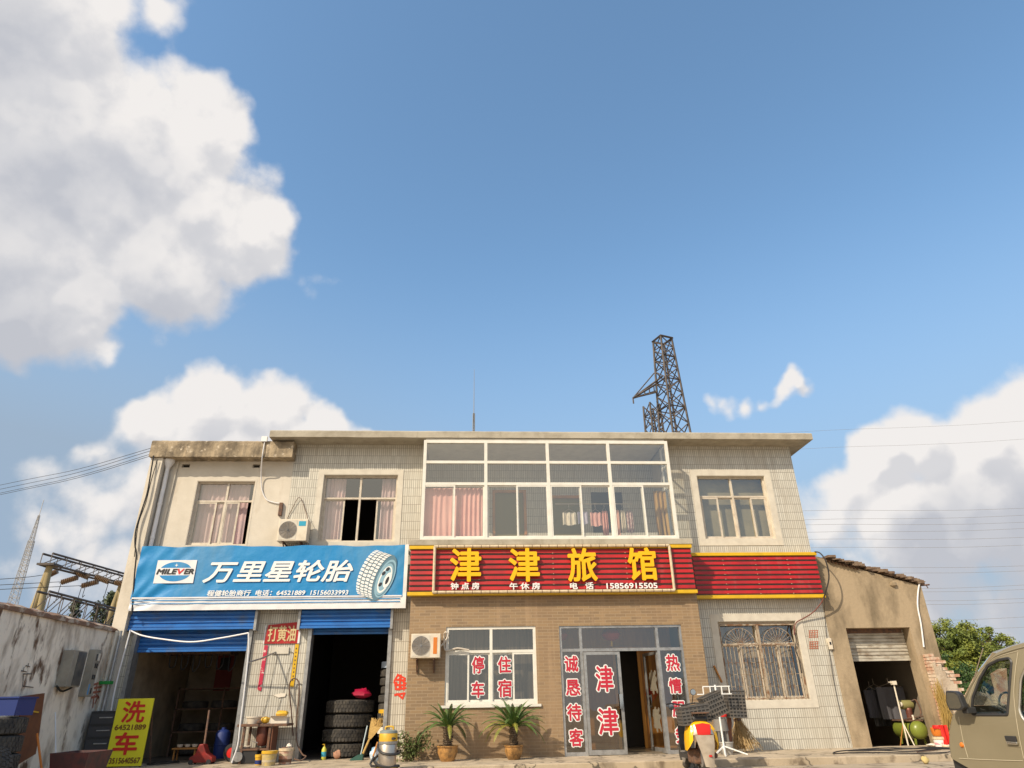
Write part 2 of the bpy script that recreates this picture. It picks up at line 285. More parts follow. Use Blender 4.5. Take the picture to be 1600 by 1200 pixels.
# ---------------------------------------------------------------- mesh helpers
ORG = {}
class MB:
    def __init__(s): s.v = []; s.f = []
    def box(s, x0, x1, y0, y1, z0, z1, M=None):
        if x0 > x1: x0, x1 = x1, x0
        if y0 > y1: y0, y1 = y1, y0
        if z0 > z1: z0, z1 = z1, z0
        k = len(s.v)
        for z in (z0, z1):
            for (x, y) in ((x0, y0), (x1, y0), (x1, y1), (x0, y1)):
                p = Vector((x, y, z)); s.v.append(M @ p if M else p)
        for f in ((3, 2, 1, 0), (4, 5, 6, 7), (0, 1, 5, 4), (1, 2, 6, 5), (2, 3, 7, 6), (3, 0, 4, 7)): s.f.append([k+i for i in f])
        return s
    def poly(s, pts):
        k = len(s.v); s.v += [Vector(p) for p in pts]; s.f.append(list(range(k, k+len(pts)))); return s
    def tube(s, pts, r, n=8, caps=True, r2=None):
        pts = [Vector(p) for p in pts]; k0 = len(s.v); prev = None
        for i, p in enumerate(pts):
            if i == 0: t = pts[1]-pts[0]
            elif i == len(pts)-1: t = pts[-1]-pts[-2]
            else: t = pts[i+1]-pts[i-1]
            t = t.normalized() if t.length > 1e-9 else Vector((0, 0, 1))
            if prev is None:
                a = Vector((0, 0, 1)) if abs(t.z) < .9 else Vector((1, 0, 0)); u = t.cross(a).normalized()
            else:
                u = prev - t*prev.dot(t); u = u.normalized() if u.length > 1e-6 else t.orthogonal().normalized()
            prev = u; w = t.cross(u)
            rr = r if r2 is None else r + (r2-r)*i/(len(pts)-1)
            if isinstance(r, (list, tuple)): rr = r[i]
            for j in range(n):
                a = 2*math.pi*j/n; s.v.append(p + (u*math.cos(a)+w*math.sin(a))*rr)
        for i in range(len(pts)-1):
            for j in range(n):
                a = k0+i*n+j; b = k0+i*n+(j+1) % n; s.f.append([a, b, b+n, a+n])
        if caps:
            s.f.append([k0+j for j in range(n)][::-1]); e = k0+(len(pts)-1)*n; s.f.append([e+j for j in range(n)])
        return s
    def bar(s, a, b, w, h=None):          # square bar from a to b
        a, b = Vector(a), Vector(b); t = (b-a).normalized(); h = h or w
        u = t.cross(Vector((0, 1, 0)));  u = u.normalized() if u.length > 1e-4 else Vector((1, 0, 0)); v_ = t.cross(u)
        k = len(s.v)
        for p in (a, b):
            for (i, j) in ((-1, -1), (1, -1), (1, 1), (-1, 1)): s.v.append(p+u*i*w/2+v_*j*h/2)
        for f in ((3, 2, 1, 0), (4, 5, 6, 7), (0, 1, 5, 4), (1, 2, 6, 5), (2, 3, 7, 6), (3, 0, 4, 7)): s.f.append([k+i for i in f])
        return s
    def lathe(s, prof, c=(0, 0, 0), n=24, axis='Z', M=None, caps=True):
        c = Vector(c); k = len(s.v)
        for (r, h) in prof:
            for j in range(n):
                a = 2*math.pi*j/n; x, y = r*math.cos(a), r*math.sin(a)
                p = Vector((x, y, h)) if axis == 'Z' else (Vector((x, h, y)) if axis == 'Y' else Vector((h, x, y)))
                p = (M @ p if M else p) + c; s.v.append(p)
        for i in range(len(prof)-1):
            for j in range(n):
                a = k+i*n+j; b = k+i*n+(j+1) % n; s.f.append([a, b, b+n, a+n])
        if caps:
            if prof[0][0] > 1e-4: s.f.append([k+j for j in range(n)][::-1])
            if prof[-1][0] > 1e-4: e = k+(len(prof)-1)*n; s.f.append([e+j for j in range(n)])
        return s
    def prism(s, poly, y0, y1):           # poly in (x,z), extruded in y (must be simple)
        n = len(poly); k = len(s.v)
        for y in (y0, y1):
            for (x, z) in poly: s.v.append(Vector((x, y, z)))
        s.f.append([k+i for i in range(n)]); s.f.append([k+n+i for i in range(n)][::-1])
        for i in range(n):
            j = (i+1) % n; s.f.append([k+i, k+n+i, k+n+j, k+j])
        return s
    def add(s, verts, faces, M=None, off=(0, 0, 0)):
        k = len(s.v); off = Vector(off)
        for v in verts: s.v.append((M @ Vector(v) if M else Vector(v))+off)
        for f in faces: s.f.append([k+i for i in f])
        return s
    def build(s, name, mt, parent=None, smooth=False, bevel=0, label=None, fix=True):
        o0 = ORG.get(parent.name, Vector()) if parent else Vector()
        me = bpy.data.meshes.new(name); me.from_pydata([tuple(v-o0) for v in s.v], [], s.f); me.materials.append(mt)
        if fix:
            import bmesh
            bm = bmesh.new(); bm.from_mesh(me); bmesh.ops.recalc_face_normals(bm, faces=bm.faces); bm.to_mesh(me); bm.free()
        if smooth:
            me.polygons.foreach_set('use_smooth', [True]*len(me.polygons)); me.set_sharp_from_angle(angle=R_(40))
        me.update()
        o = bpy.data.objects.new(name, me); COL.objects.link(o)
        if parent: o.parent = parent
        ORG[o.name] = o0
        if bevel:
            b = o.modifiers.new('bevel', 'BEVEL'); b.width = bevel; b.segments = 2; b.limit_method = 'ANGLE'
        if label: o['label'] = label
        return o
def thing(name, label, cat, loc=(0, 0, 0), group=None):
    o = bpy.data.objects.new(name, None); COL.objects.link(o); o.location = loc; ORG[o.name] = Vector(loc)
    o['label'] = label; o['category'] = cat
    if group: o['group'] = group
    return o
def tag(o, label, cat, group=None):
    o['label'] = label; o['category'] = cat
    if group: o['group'] = group
    return o
def kids(o): return [c for c in o.children]
def copy_tree(o, parent=None):
    c = o.copy(); COL.objects.link(c); c.parent = parent
    ORG[c.name] = ORG.get(o.name, Vector())
    for ch in list(o.children): copy_tree(ch, c)
    return c
def wall(mb, x0, x1, z0, z1, y0, y1, holes):
    xs = sorted({x0, x1} | {min(max(h[i], x0), x1) for h in holes for i in (0, 1)})
    zs = sorted({z0, z1} | {min(max(h[i], z0), z1) for h in holes for i in (2, 3)})
    nx, nz = len(xs)-1, len(zs)-1
    def solid(i, j):
        if not (0 <= i < nx and 0 <= j < nz): return False
        cx, cz = (xs[i]+xs[i+1])/2, (zs[j]+zs[j+1])/2
        return not any(h[0] < cx < h[1] and h[2] < cz < h[3] for h in holes)
    for i in range(nx):
        for j in range(nz):
            if not solid(i, j): continue
            a, b, c, d = xs[i], xs[i+1], zs[j], zs[j+1]
            mb.poly([(a, y0, c), (b, y0, c), (b, y0, d), (a, y0, d)]); mb.poly([(b, y1, c), (a, y1, c), (a, y1, d), (b, y1, d)])
            if not solid(i-1, j): mb.poly([(a, y1, c), (a, y0, c), (a, y0, d), (a, y1, d)])
            if not solid(i+1, j): mb.poly([(b, y0, c), (b, y1, c), (b, y1, d), (b, y0, d)])
            if not solid(i, j-1): mb.poly([(a, y1, c), (b, y1, c), (b, y0, c), (a, y0, c)])
            if not solid(i, j+1): mb.poly([(a, y0, d), (b, y0, d), (b, y1, d), (a, y1, d)])
    return mb
# text -> mesh geometry
_tc = {}
def text_geo(s, extr=0.0, spacing=1.0):
    key = (s, extr, spacing)
    if key in _tc: return _tc[key]
    c = bpy.data.curves.new('t', 'FONT'); c.body = s; c.size = 1; c.extrude = extr; c.resolution_u = 4; c.space_character = spacing
    o = bpy.data.objects.new('t', c); COL.objects.link(o)
    dg = bpy.context.evaluated_depsgraph_get(); me = bpy.data.meshes.new_from_object(o.evaluated_get(dg))
    vs = [v.co.copy() for v in me.vertices]; fs = [list(p.vertices) for p in me.polygons]
    bpy.data.objects.remove(o); bpy.data.curves.remove(c); bpy.data.meshes.remove(me)
    _tc[key] = (vs, fs); return _tc[key]
def letters(mb, s, X0, X1, Z0, Z1, Y, fat=0.0, thick=0.0, shear=0.0, n=8, spacing=1.0, M=None):
    """text in the XZ plane facing -Y, its box fitted to X0..X1, Z0..Z1; fat widens the strokes"""
    vs, fs = text_geo(s, .5 if thick else 0, spacing)
    ax = [v.x+shear*v.y for v in vs]; ay = [v.y for v in vs]
    x0, x1, y0, y1 = min(ax), max(ax), min(ay), max(ay)
    X0 += fat; X1 -= fat; Z0 += fat; Z1 -= fat
    sx, sz = (X1-X0)/(x1-x0), (Z1-Z0)/(y1-y0)
    offs = [(0, 0)] + ([(fat*math.cos(2*math.pi*k/n), fat*math.sin(2*math.pi*k/n)) for k in range(n)] if fat else [])
    for k, (dx, dz) in enumerate(offs):
        yy = Y - k*.0004
        pts = []
        for i, v in enumerate(vs):
            y = yy - (thick if v.z > 0 else 0) if thick else yy
            p = Vector((X0+(ax[i]-x0)*sx+dx, y, Z0+(ay[i]-y0)*sz+dz)); pts.append(M @ p if M else p)
        mb.add(pts, fs)
    return mb
def box_px(x0, y0, x1, y1, Y):
    xm, ym = (x0+x1)/2, (y0+y1)/2; sl = abs((xm-765)/(ym+1600))
    w = (x1-x0) - sl*(y1-y0); a = at(xm-w/2, ym, Y); b = at(xm+w/2, ym, Y); t = at(xm, y0, Y); q = at(xm, y1, Y)
    return a.x, b.x, q.z, t.z
def strokes(mb, segs, Y, w):              # flat painted strokes in XZ
    for k, (a, b) in enumerate(segs):
        a = Vector(a); b = Vector(b); d = (b-a); L = d.length
        if L < 1e-5: continue
        d /= L; nrm = Vector((-d[1], d[0]))*w/2; yy = Y-.0005*k
        pts = [a+nrm-d*w*.3, a-nrm-d*w*.3, b-nrm*.7+d*w*.3, b+nrm*.7+d*w*.3]
        mb.poly([(p[0], yy, p[1]) for p in pts])
    return mb
def ellipse(cx, cz, a, b, ang, n=36):
    c, s = math.cos(ang), math.sin(ang)
    return [(cx+a*math.cos(t)*c-b*math.sin(t)*s, cz+a*math.cos(t)*s+b*math.sin(t)*c) for t in [2*math.pi*i/n for i in range(n)]]
def curve(pts, n=6):                      # Catmull-Rom
    P = [Vector(p) for p in pts]; P = [P[0]*2-P[1]]+P+[P[-1]*2-P[-2]]; out = []
    for i in range(1, len(P)-2):
        for k in range(n):
            t = k/n; a, b, c, d = P[i-1], P[i], P[i+1], P[i+2]
            out.append(.5*((2*b)+(c-a)*t+(2*a-5*b+4*c-d)*t*t+(3*b-a-3*c+d)*t**3))
    out.append(P[-2]); return out
def cable(name, label, pts, r, mt=None, cat='cable', group=None, n=6, seg=6):
    return tag(MB().tube(curve(pts, seg), r, n).build(name, mt or m_wire, smooth=True), label, cat, group)

# ================================================================ SETTING
KY = -2.3                                   # kerb line
g = MB()
for (x0, x1, y0, y1, n) in ((-600, 600, -400, KY, 1), (-600, 600, KY, 700, 1)):
    g.poly([(x0, y0, -.12), (x1, y0, -.12), (x1, y1, -.12), (x0, y1, -.12)])
o = g.build('ground', m_street); o['kind'] = 'structure'
g = MB().box(-7.7, 30, KY, .3, -.4, 0.0)
o = g.build('pavement', m_pave, bevel=.015); o['kind'] = 'structure'

# ================================================================ MAIN BUILDING
B = thing('roadside_building', 'two storey cream tiled roadside building with flat concrete cornice, shops and inn below', 'building', (0, 0, 0))
TH = .24
H_s1 = (-7.33, -4.83, -1, 3.02); H_s2 = (-3.60, -1.82, -1, 3.02)
WR = (5.76, 7.55, 4.56, 6.19); WM = (-3.67, -1.84, 4.53, 6.2); WL = (5.75, 7.63, .96, 2.64); WW = (-6.71, -5.31, 4.46, 6.04)
BAY = (-1.19, 4.91, 4.41, 6.85)
mb = wall(MB(), -7.52, 8.37, -.05, 7.0, 0, TH, [H_s1, H_s2, WR, WM, WL, (-7.52, -4.45, 4.2, 7.0), (-1.2, 4.95, -1, 4.30), (BAY[0]+.02, BAY[1]-.02, 4.40, 6.96)])
mb.build('tiled_wall', m_tile, B)
mb = wall(MB(), -7.52, -4.45, 4.2, 6.6, 0, TH, [WW, (-7.16, -6.97, 6.38, 6.47), (-5.45, -5.27, 6.38, 6.47)])
mb.build('plaster_wall', m_plaster, B)
for x in (-7.16, -5.45): MB().box(x+.005, x+.18, .10, .12, 6.38, 6.47).build('vent', m_dark, B)
MB().box(-7.80, -7.52, -.28, .3, -.12, 6.53).build('corner_pilaster', m_plaster, B)
mb = MB(); mb.box(8.13, 8.36, TH, 8.5, -.05, 7.0); mb.box(-7.79, -7.55, .3, 8.5, -.1, 6.5); mb.box(-7.5, 8.1, 8.3, 8.5, -.1, 7.0); mb.box(-4.65, -4.46, .3, 8.3, 4.25, 6.98)
mb.build('side_wall', m_bwall, B)
# cornice slabs with uneven, chipped edge
def slab(name, x0, x1, y0, y1, z0, z1, mt, amp):
    mb = MB(); n = 60; xs = [x0+(x1-x0)*i/n for i in range(n+1)]; ring = []
    for x in xs:
        a, b = random.uniform(-amp, amp), random.uniform(-amp, amp)*.6
        ring.append([(x, y0+a, z0+b), (x, y0+a*.6, z1-.03+b), (x, y0+.03, z1+abs(a)), (x, y1, z1), (x, y1, z0)])
    for i in range(n):
        for k in range(5):
            q = (k+1) % 5; mb.poly([ring[i][k], ring[i+1][k], ring[i+1][q], ring[i][q]])
    mb.poly(ring[0]); mb.poly(ring[-1][::-1])
    return mb.build(name, mt, B)
slab('roof_cornice', -4.98, 8.77, -.54, 8.6, 6.995, 7.175, m_conc, .006)
slab('lower_cornice', -7.84, -4.42, -.34, 8.6, 6.54, 6.96, m_concold, .009)
mb = MB(); mb.box(-7.54, 8.12, TH, 8.3, 3.95, 4.15); mb.build('floor_slab', m_bwall, B)
# window surrounds (smooth render band around the openings)
def surround(W_, w=.16, proud=.012, depth=.16, mt=None):
    x0, x1, z0, z1 = W_; mb = wall(MB(), x0-w, x1+w, z0-w, z1+w, -proud, -.001, [(x0, x1, z0, z1)])
    mb.box(x0, x0+.012, -.001, depth, z0, z1).box(x1-.012, x1, -.001, depth, z0, z1).box(x0+.012, x1-.012, -.001, depth, z1-.012, z1).box(x0+.012, x1-.012, -.001, depth, z0, z0+.012)
    return mb.build('window_surround', mt or m_trim, B)
surround(WR); surround(WL); surround(WM, .13); surround(WW, .03, .004, mt=m_plaster)
def window(x0, x1, z0, z1, y, zt, cols, mt, sash=None, fw=.05, label=None, glass=m_glass, tcols=None, openings=()):
    """frame with a transom at zt; cols = x of mullions; sash = list of (x0, x1, dy)"""
    mb = MB(); d = .035
    mb.box(x0, x1, y-d, y+d, z1-fw, z1).box(x0, x1, y-d, y+d, z0, z0+fw)
    mb.box(x0, x0+fw, y-d, y+d, z0+fw, z1-fw).box(x1-fw, x1, y-d, y+d, z0+fw, z1-fw)
    zs = zt if isinstance(zt, (list, tuple)) else [zt]
    for z in zs: mb.box(x0+fw, x1-fw, y-d+.003, y+d-.003, z-fw*.45, z+fw*.45)
    for c in cols: mb.box(c-fw*.5, c+fw*.5, y-d+.001, y+d-.001, z0+fw, z1-fw)
    if tcols:
        for c in tcols: mb.box(c-fw*.4, c+fw*.4, y-d+.002, y+d-.002, max(zs)+fw*.45, z1-fw)
    zl = min(zs)-fw*.45; s_ = .038
    for (a, b, dy) in sash or []:
        yy = y+dy; mb.box(a, a+s_, yy-.012, yy+.012, z0+fw+.001, zl-.001).box(b-s_, b, yy-.012, yy+.012, z0+fw+.001, zl-.001)
        mb.box(a+s_, b-s_, yy-.012, yy+.012, z0+fw+.001, z0+fw+s_).box(a+s_, b-s_, yy-.012, yy+.012, zl-s_, zl-.001)
    f = mb.build('window', mt, B, label=label)
    p = MB(); p.poly([(x0+.02, y+.004, zl+.02), (x1-.02, y+.004, zl+.02), (x1-.02, y+.004, z1-.02), (x0+.02, y+.004, z1-.02)])
    for (a, b, dy) in sash or [(x0+.02, x1-.02, 0)]:
        p.poly([(a+.01, y+dy+.001, z0+.02), (b-.01, y+dy+.001, z0+.02), (b-.01, y+dy+.001, zl+.015), (a+.01, y+dy+.001, zl+.015)])
    p.build('pane', glass, f, fix=False)
    return f
def drape(mb, x0, x1, z0, z1, y, amp=.03, waves=7, nz=6, pinch=0):
    n = max(12, int(waves*8)); base = len(mb.v); ph = random.random()*6
    for j in range(nz+1):
        t = j/nz
        for i in range(n+1):
            s = i/n; x = x0+(x1-x0)*s
            yy = y+amp*math.sin(waves*2*math.pi*s+ph+.6*math.sin(3*t))*(.5+.5*t)+amp*.3*math.sin(s*41+t*3)
            mb.v.append(Vector((x, yy, z1+(z0-z1)*t+pinch*math.sin(s*9)*t)))
    for j in range(nz):
        for i in range(n):
            a = base+j*(n+1)+i; mb.f.append([a, a+1, a+n+2, a+n+1])
    return mb
# upper left plaster window
f = window(*WW, .12, 5.55, [-5.98], m_frame2, [(-6.67, -6.18, -.015), (-6.22, -5.99, .015), (-5.97, -5.64, -.015)], label='aluminium window with pale curtains, right light slid open')
c = drape(MB(), -6.68, -5.5, 4.5, 6.02, .27, .025, 9).build('curtain', m_lilac, f, smooth=True, fix=False)
f = window(*WM, .12, 5.62, [-2.76], m_frame2, [(-3.62, -3.12, .015), (-2.35, -1.89, .015)], tcols=None, label='aluminium window with two middle lights open on a dark room')
drape(MB(), -3.64, -3.16, 4.55, 6.18, .28, .03, 5).build('curtain', m_lilac, f, smooth=True, fix=False)
drape(MB(), -2.26, -1.88, 4.55, 6.18, .28, .03, 4).build('curtain', m_lilac, f, smooth=True, fix=False)
f = window(*WR, .12, 5.66, [6.66], m_frame2, [(5.81, 6.26, -.015), (6.22, 6.64, .015), (6.68, 7.14, .015), (7.1, 7.5, -.015)], label='aluminium window with four closed olive panes')
mb = MB().box(5.7, 7.6, .30, .32, 4.5, 6.3); mb.build('blind', mat('olive_blind', (.36, .33, .22), .9, c2=(.26, .24, .16), nscale=1.5), f)
# rooms upstairs
def room(name, x0, x1, y0, y1, z0, z1, mt):
    mb = MB(); t = .03
    mb.box(x0, x1, y1, y1+t, z0, z1); mb.box(x0-t, x0, y0, y1, z0, z1); mb.box(x1, x1+t, y0, y1, z0, z1); mb.box(x0, x1, y0, y1, z1, z1+t); mb.box(x0, x1, y0, y1, z0-t, z0)
    return mb.build(name, mt, B)
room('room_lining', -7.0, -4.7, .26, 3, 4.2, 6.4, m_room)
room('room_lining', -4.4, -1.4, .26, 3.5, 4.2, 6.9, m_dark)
# enclosed balcony
mb = MB(); mb.box(-1.42, 5.16, -.80, 0, 4.27, 4.40); mb.build('balcony_sill', m_conc, B, bevel=.01)
colx = [-1.19+1.525*i for i in range(5)]
def sash4():
    out = []
    for i in range(4):
        a, b = colx[i]+.03, colx[i+1]-.03; mm = (a+b)/2; out += [(a, mm+.03, -.015 if i != 1 else .015), (mm-.03, b, .015 if i != 1 else -.015)]
    return out
f = window(-1.19, 4.91, 4.41, 6.90, -.58, [6.33, 5.78], colx[1:4], m_white, sash4(), fw=.075, label='wide white balcony window wall of four bays and three rows')
mb = MB()
for x in (-1.17, 4.89):
    for y in (-.52, -.02): mb.box(x-.02, x+.02, y-.02, y+.02, 4.41, 6.9)
    for z in (4.43, 5.78, 6.33, 6.87): mb.box(x-.018, x+.018, -.5, -.04, z-.02, z+.02)
mb.build('side_frame', m_white, f)
mb = MB()
for x in (-1.17, 4.89): mb.poly([(x, -.55, 4.42), (x, 0, 4.42), (x, 0, 6.9), (x, -.55, 6.9)])
mb.build('side_pane', m_glass, f, fix=False)
YB = 1.15
mb = wall(MB(), -1.4, 5.2, 4.4, 6.98, YB, YB+.1, [(.55, 1.45, 4.4, 6.15), (2.05, 2.95, 4.4, 6.0), (3.2, 4.05, 5.0, 6.1)]); mb.build('balcony_back_wall', m_tile, B)
mb = MB(); mb.box(-1.25, -1.21, TH, YB, 4.4, 6.98).box(4.95, 4.99, TH, YB, 4.4, 6.98).box(-1.21, 4.95, TH, YB, 4.30, 4.40); mb.build('balcony_lining', m_plaster, B)
mb = MB().box(-1.15, 4.87, -.5, YB, 6.93, 6.985); mb.build('balcony_ceiling', m_trim, B)
for (x0, x1, z1, mt) in ((.55, 1.45, 6.15, m_wood), (2.05, 2.95, 6.0, m_wood)):
    d = wall(MB(), x0, x1, 4.4, z1, YB-.03, YB+.04, [(x0+.07, x1-.07, 4.3, z1-.07)]).build('door_frame', mt, B)
    MB().box(x0+.07, x1-.07, YB+.03, YB+.06, 4.4, z1-.07).build('door_leaf', mat('olive_door', (.20, .17, .06), .5), d)
d = MB().box(3.2, 4.05, YB+.03, YB+.06, 5.0, 6.1).build('inner_window', m_dark, B)
cu = drape(MB(), -1.12, -.46, 4.46, 5.72, -.45, .02, 5).build('pink_curtain', m_pink, B, smooth=True, fix=False)
cu = drape(MB(), -.40, .26, 4.46, 5.72, -.45, .025, 6, pinch=.02).build('pink_curtain', m_pink, B, smooth=True, fix=False)
drape(MB(), 4.55, 4.86, 4.6, 5.75, -.1, .05, 3).build('ochre_curtain', mat('ochre_cloth', (.50, .32, .10), .9), B, smooth=True, fix=False)
# washing hung in the balcony: separate things
tag(MB().tube([(2.1, .25, 5.52), (4.1, .25, 5.52)], .012, 6).build('clothes_rail', m_silver), 'thin metal clothes rail inside the balcony window wall', 'rail')
wash = [(2.28, 2.62, 4.98, 5.30, m_clear, 'white shirt hanging leftmost on the balcony rail'), (2.66, 2.92, 5.0, 5.32, mat('lilac_cloth', (.55, .52, .66), .9), 'pale lilac shirt hanging beside the white shirt on the balcony rail'),
        (2.98, 3.26, 4.95, 5.30, m_pink, 'pink top hanging left of the centre mullion on the balcony rail'), (3.28, 3.42, 4.72, 5.34, mat('rose_cloth', (.72, .40, .38), .9), 'long rose garment hanging behind the mullion of the balcony'),
        (3.52, 3.72, 4.66, 5.36, mat('salmon_cloth', (.80, .50, .42), .9), 'salmon garment hanging right of the centre mullion on the balcony'), (3.76, 3.86, 4.78, 5.36, m_clear, 'narrow white garment between salmon and patterned ones on the balcony'),
        (3.90, 4.06, 4.78, 5.34, mat('mottled_cloth', (.45, .30, .32), .9, c2=(.75, .7, .7), nscale=14), 'mottled pink and white garment hanging rightmost on the balcony rail')]
for (x0, x1, z0, z1, mt, lab) in wash:
    o = drape(MB(), x0, x1, z0, z1, .25, .03, 2.5, pinch=.015); h = (x0+x1)/2
    o = tag(o.build('hanging_garment', mt, smooth=True, fix=False), lab, 'garment', 'washing hanging in the balcony')
    MB().tube([(x0+.02, .25, z1), (h, .25, z1+.09), (x1-.02, .25, z1)], .006, 4).tube([(h, .25, z1+.09), (h, .25, 5.53)], .005, 4).build('hanger', m_silver, o)
# hotel brick front
HW = (-.53, 1.43, .98, 2.53); HD = (1.95, 4.69, -1, 2.52)
mb = wall(MB(), -1.33, 5.14, -.02, 4.27, -.62, -.38, [HW, HD]); mb.box(-1.33, -1.09, -.38, -.001, -.02, 4.27).box(4.90, 5.14, -.38, -.001, -.02, 4.27)
mb.build('brick_front', m_brick, B)
f = window(*HW, -.56, 2.02, [.45], m_white, [(-.49, -.02, -.015), (-.06, .43, .015), (.47, .95, .015), (.91, 1.39, -.015)], fw=.06, label='white sliding window with red and white lettering', glass=m_dglass)
MB().box(-.6, 1.5, -.66, -.621, .93, .98).build('window_sill', m_white, f)
mb = MB().box(-.5, 1.4, -.3, -.28, .9, 2.6); mb.build('backing_curtain', mat('dark_curtain', (.09, .08, .075), .9, c2=(.30, .26, .24), nscale=3, stretch=(6, 1, .3)), B)  # pale stripes put curtain whites and glass reflections into the colour
m_lred = mat('sticker_red', (.50, .02, .045), .5)
def sticker(ch, x0, y0, x1, y1, Y, parent, M=None, fat=.02):
    X0, X1, Z0, Z1 = box_px(x0, y0, x1, y1, Y)
    letters(MB(), ch, X0, X1, Z0, Z1, Y, fat=fat*1.75, n=12, M=M).build('lettering_outline', m_white2, parent, fix=False)
    letters(MB(), ch, X0+fat*1.2, X1-fat*1.2, Z0+fat*1.2, Z1-fat*1.2, Y-.008, fat=fat*.5, n=8, M=M).build('lettering', m_lred, parent, fix=False)
for ch, bx in (('停', (735.7, 1024, 758, 1054)), ('车', (735, 1063, 758, 1092)), ('住', (776, 1024, 800, 1053)), ('宿', (776, 1060, 801, 1091))): sticker(ch, *bx, -.60, f, fat=.016)
# entrance
ent = MB(); Y = -.56; x0, x1, z1 = 1.95, 4.69, 2.52; zt = 2.02
xa, xb = at(912, 1100, Y).x, at(1029, 1000, Y).x+.03
xa = 2.42; xb = 4.13
fw = .05
ent.box(x0, x1, Y-.04, Y+.04, z1-fw, z1).box(x0, x0+fw, Y-.04, Y+.04, 0, z1-fw).box(x1-fw, x1, Y-.04, Y+.04, 0, z1-fw)
ent.box(x0+fw, x1-fw, Y-.038, Y+.038, zt-.03, zt+.03)
for x in (xa, xb): ent.box(x-.03, x+.03, Y-.036, Y+.036, 0.0, z1-fw)
ent.box(x0+fw, xa-.03, Y-.034, Y+.034, 0, .07).box(xb+.03, x1-fw, Y-.034, Y+.034, 0, .07)
E_ = ent.build('entrance_frame', m_alu, B)
p = MB(); p.poly([(x0+.03, Y, zt), (x1-.03, Y, zt), (x1-.03, Y, z1-.03), (x0+.03, Y, z1-.03)]).poly([(x0+.03, Y, .04), (xa-.02, Y, .04), (xa-.02, Y, zt), (x0+.03, Y, zt)]).poly([(xb+.02, Y, .04), (x1-.03, Y, .04), (x1-.03, Y, zt), (xb+.02, Y, zt)])
p.build('pane', m_glass, E_, fix=False)
for ch, bx in (('诚', (879.6, 1023, 905.5, 1051.5)), ('恳', (881.5, 1060, 909, 1088.5)), ('待', (883.5, 1098, 911, 1128)), ('客', (887, 1137, 913.5, 1168)),
               ('热', (1037.5, 1021, 1064.5, 1050)), ('情', (1042, 1058, 1068, 1085)), ('服', (1047, 1094, 1074, 1122)), ('务', (1052, 1131, 1079, 1163))):
    sticker(ch, *bx, Y-.008, E_, fat=.017)
def leaf(w, h, parent, name, label, M):
    mb = MB(); s = .06
    mb.box(0, w, -.02, .02, h-s, h, M).box(0, w, -.02, .02, 0, s*1.5, M).box(0, s, -.02, .02, s*1.5, h-s, M).box(w-s, w, -.02, .02, s*1.5, h-s, M)
    o = mb.build(name, m_alu, parent, label=label)
    q = MB(); q.poly([M @ Vector(v) for v in ((s*.5, 0, s), (w-s*.5, 0, s), (w-s*.5, 0, h-s*.5), (s*.5, 0, h-s*.5))]); q.build('pane', m_dglass, o, fix=False)
    k = MB(); k.box(w-.09, w-.02, -.07, -.045, h*.5-.14, h*.5+.14, M).box(w-.07, w-.04, -.045, -.021, h*.5-.12, h*.5-.08, M).box(w-.07, w-.04, -.045, -.021, h*.5+.08, h*.5+.12, M); k.build('handle', m_chrome, o)
    return o
zl = zt-.035
ld = leaf(.80, zl-.02, B, 'glass_door', 'closed glass door with two red characters', Matrix.Translation((xa+.035, Y-.05, .012)))
for bx in ((927.5, 1038, 961.5, 1083), (930.5, 1103.5, 969.5, 1151)): sticker('津', *bx, Y-.062, ld, fat=.02)
ang = R_(98)
Mr = Matrix.Translation((xb-.035, Y+.0, .012)) @ Matrix.Rotation(ang, 4, 'Z')
rd = leaf(.80, zl-.02, B, 'glass_door', 'glass door standing open into the lobby', Mr)
for zc in (1.36, .62): letters(MB(), '津', .17, .62, zc-.25, zc+.25, -.012, fat=.03, n=10, M=Mr).build('lettering', m_white2, rd, fix=False)
# lobby
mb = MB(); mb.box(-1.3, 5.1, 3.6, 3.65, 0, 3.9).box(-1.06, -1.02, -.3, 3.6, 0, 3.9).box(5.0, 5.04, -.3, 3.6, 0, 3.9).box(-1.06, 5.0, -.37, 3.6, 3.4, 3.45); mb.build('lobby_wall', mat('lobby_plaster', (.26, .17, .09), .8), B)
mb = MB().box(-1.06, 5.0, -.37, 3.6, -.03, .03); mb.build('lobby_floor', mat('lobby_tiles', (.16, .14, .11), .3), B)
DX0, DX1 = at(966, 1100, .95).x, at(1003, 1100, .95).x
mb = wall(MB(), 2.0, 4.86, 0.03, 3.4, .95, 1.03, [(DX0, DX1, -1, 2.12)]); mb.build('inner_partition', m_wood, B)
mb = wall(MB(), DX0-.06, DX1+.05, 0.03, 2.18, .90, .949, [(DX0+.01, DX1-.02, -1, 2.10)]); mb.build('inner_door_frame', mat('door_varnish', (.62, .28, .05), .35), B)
mb = MB().box(DX0-.6, DX1+.6, 1.6, 1.62, .03, 2.6); mb.build('passage_shade_panel', m_dark, B)  # near-black panel stands in for the shade beyond the inner doorway
mb = MB(); mb.poly([(DX1+.25, .93, 1.32), (DX1+.40, .93, 1.14), (DX1+.25, .93, .96), (DX1+.10, .93, 1.14)]); o = mb.build('door_charm', m_redp, fix=False); tag(o, 'red diamond paper charm on the orange wall inside the inn entrance', 'paper charm')
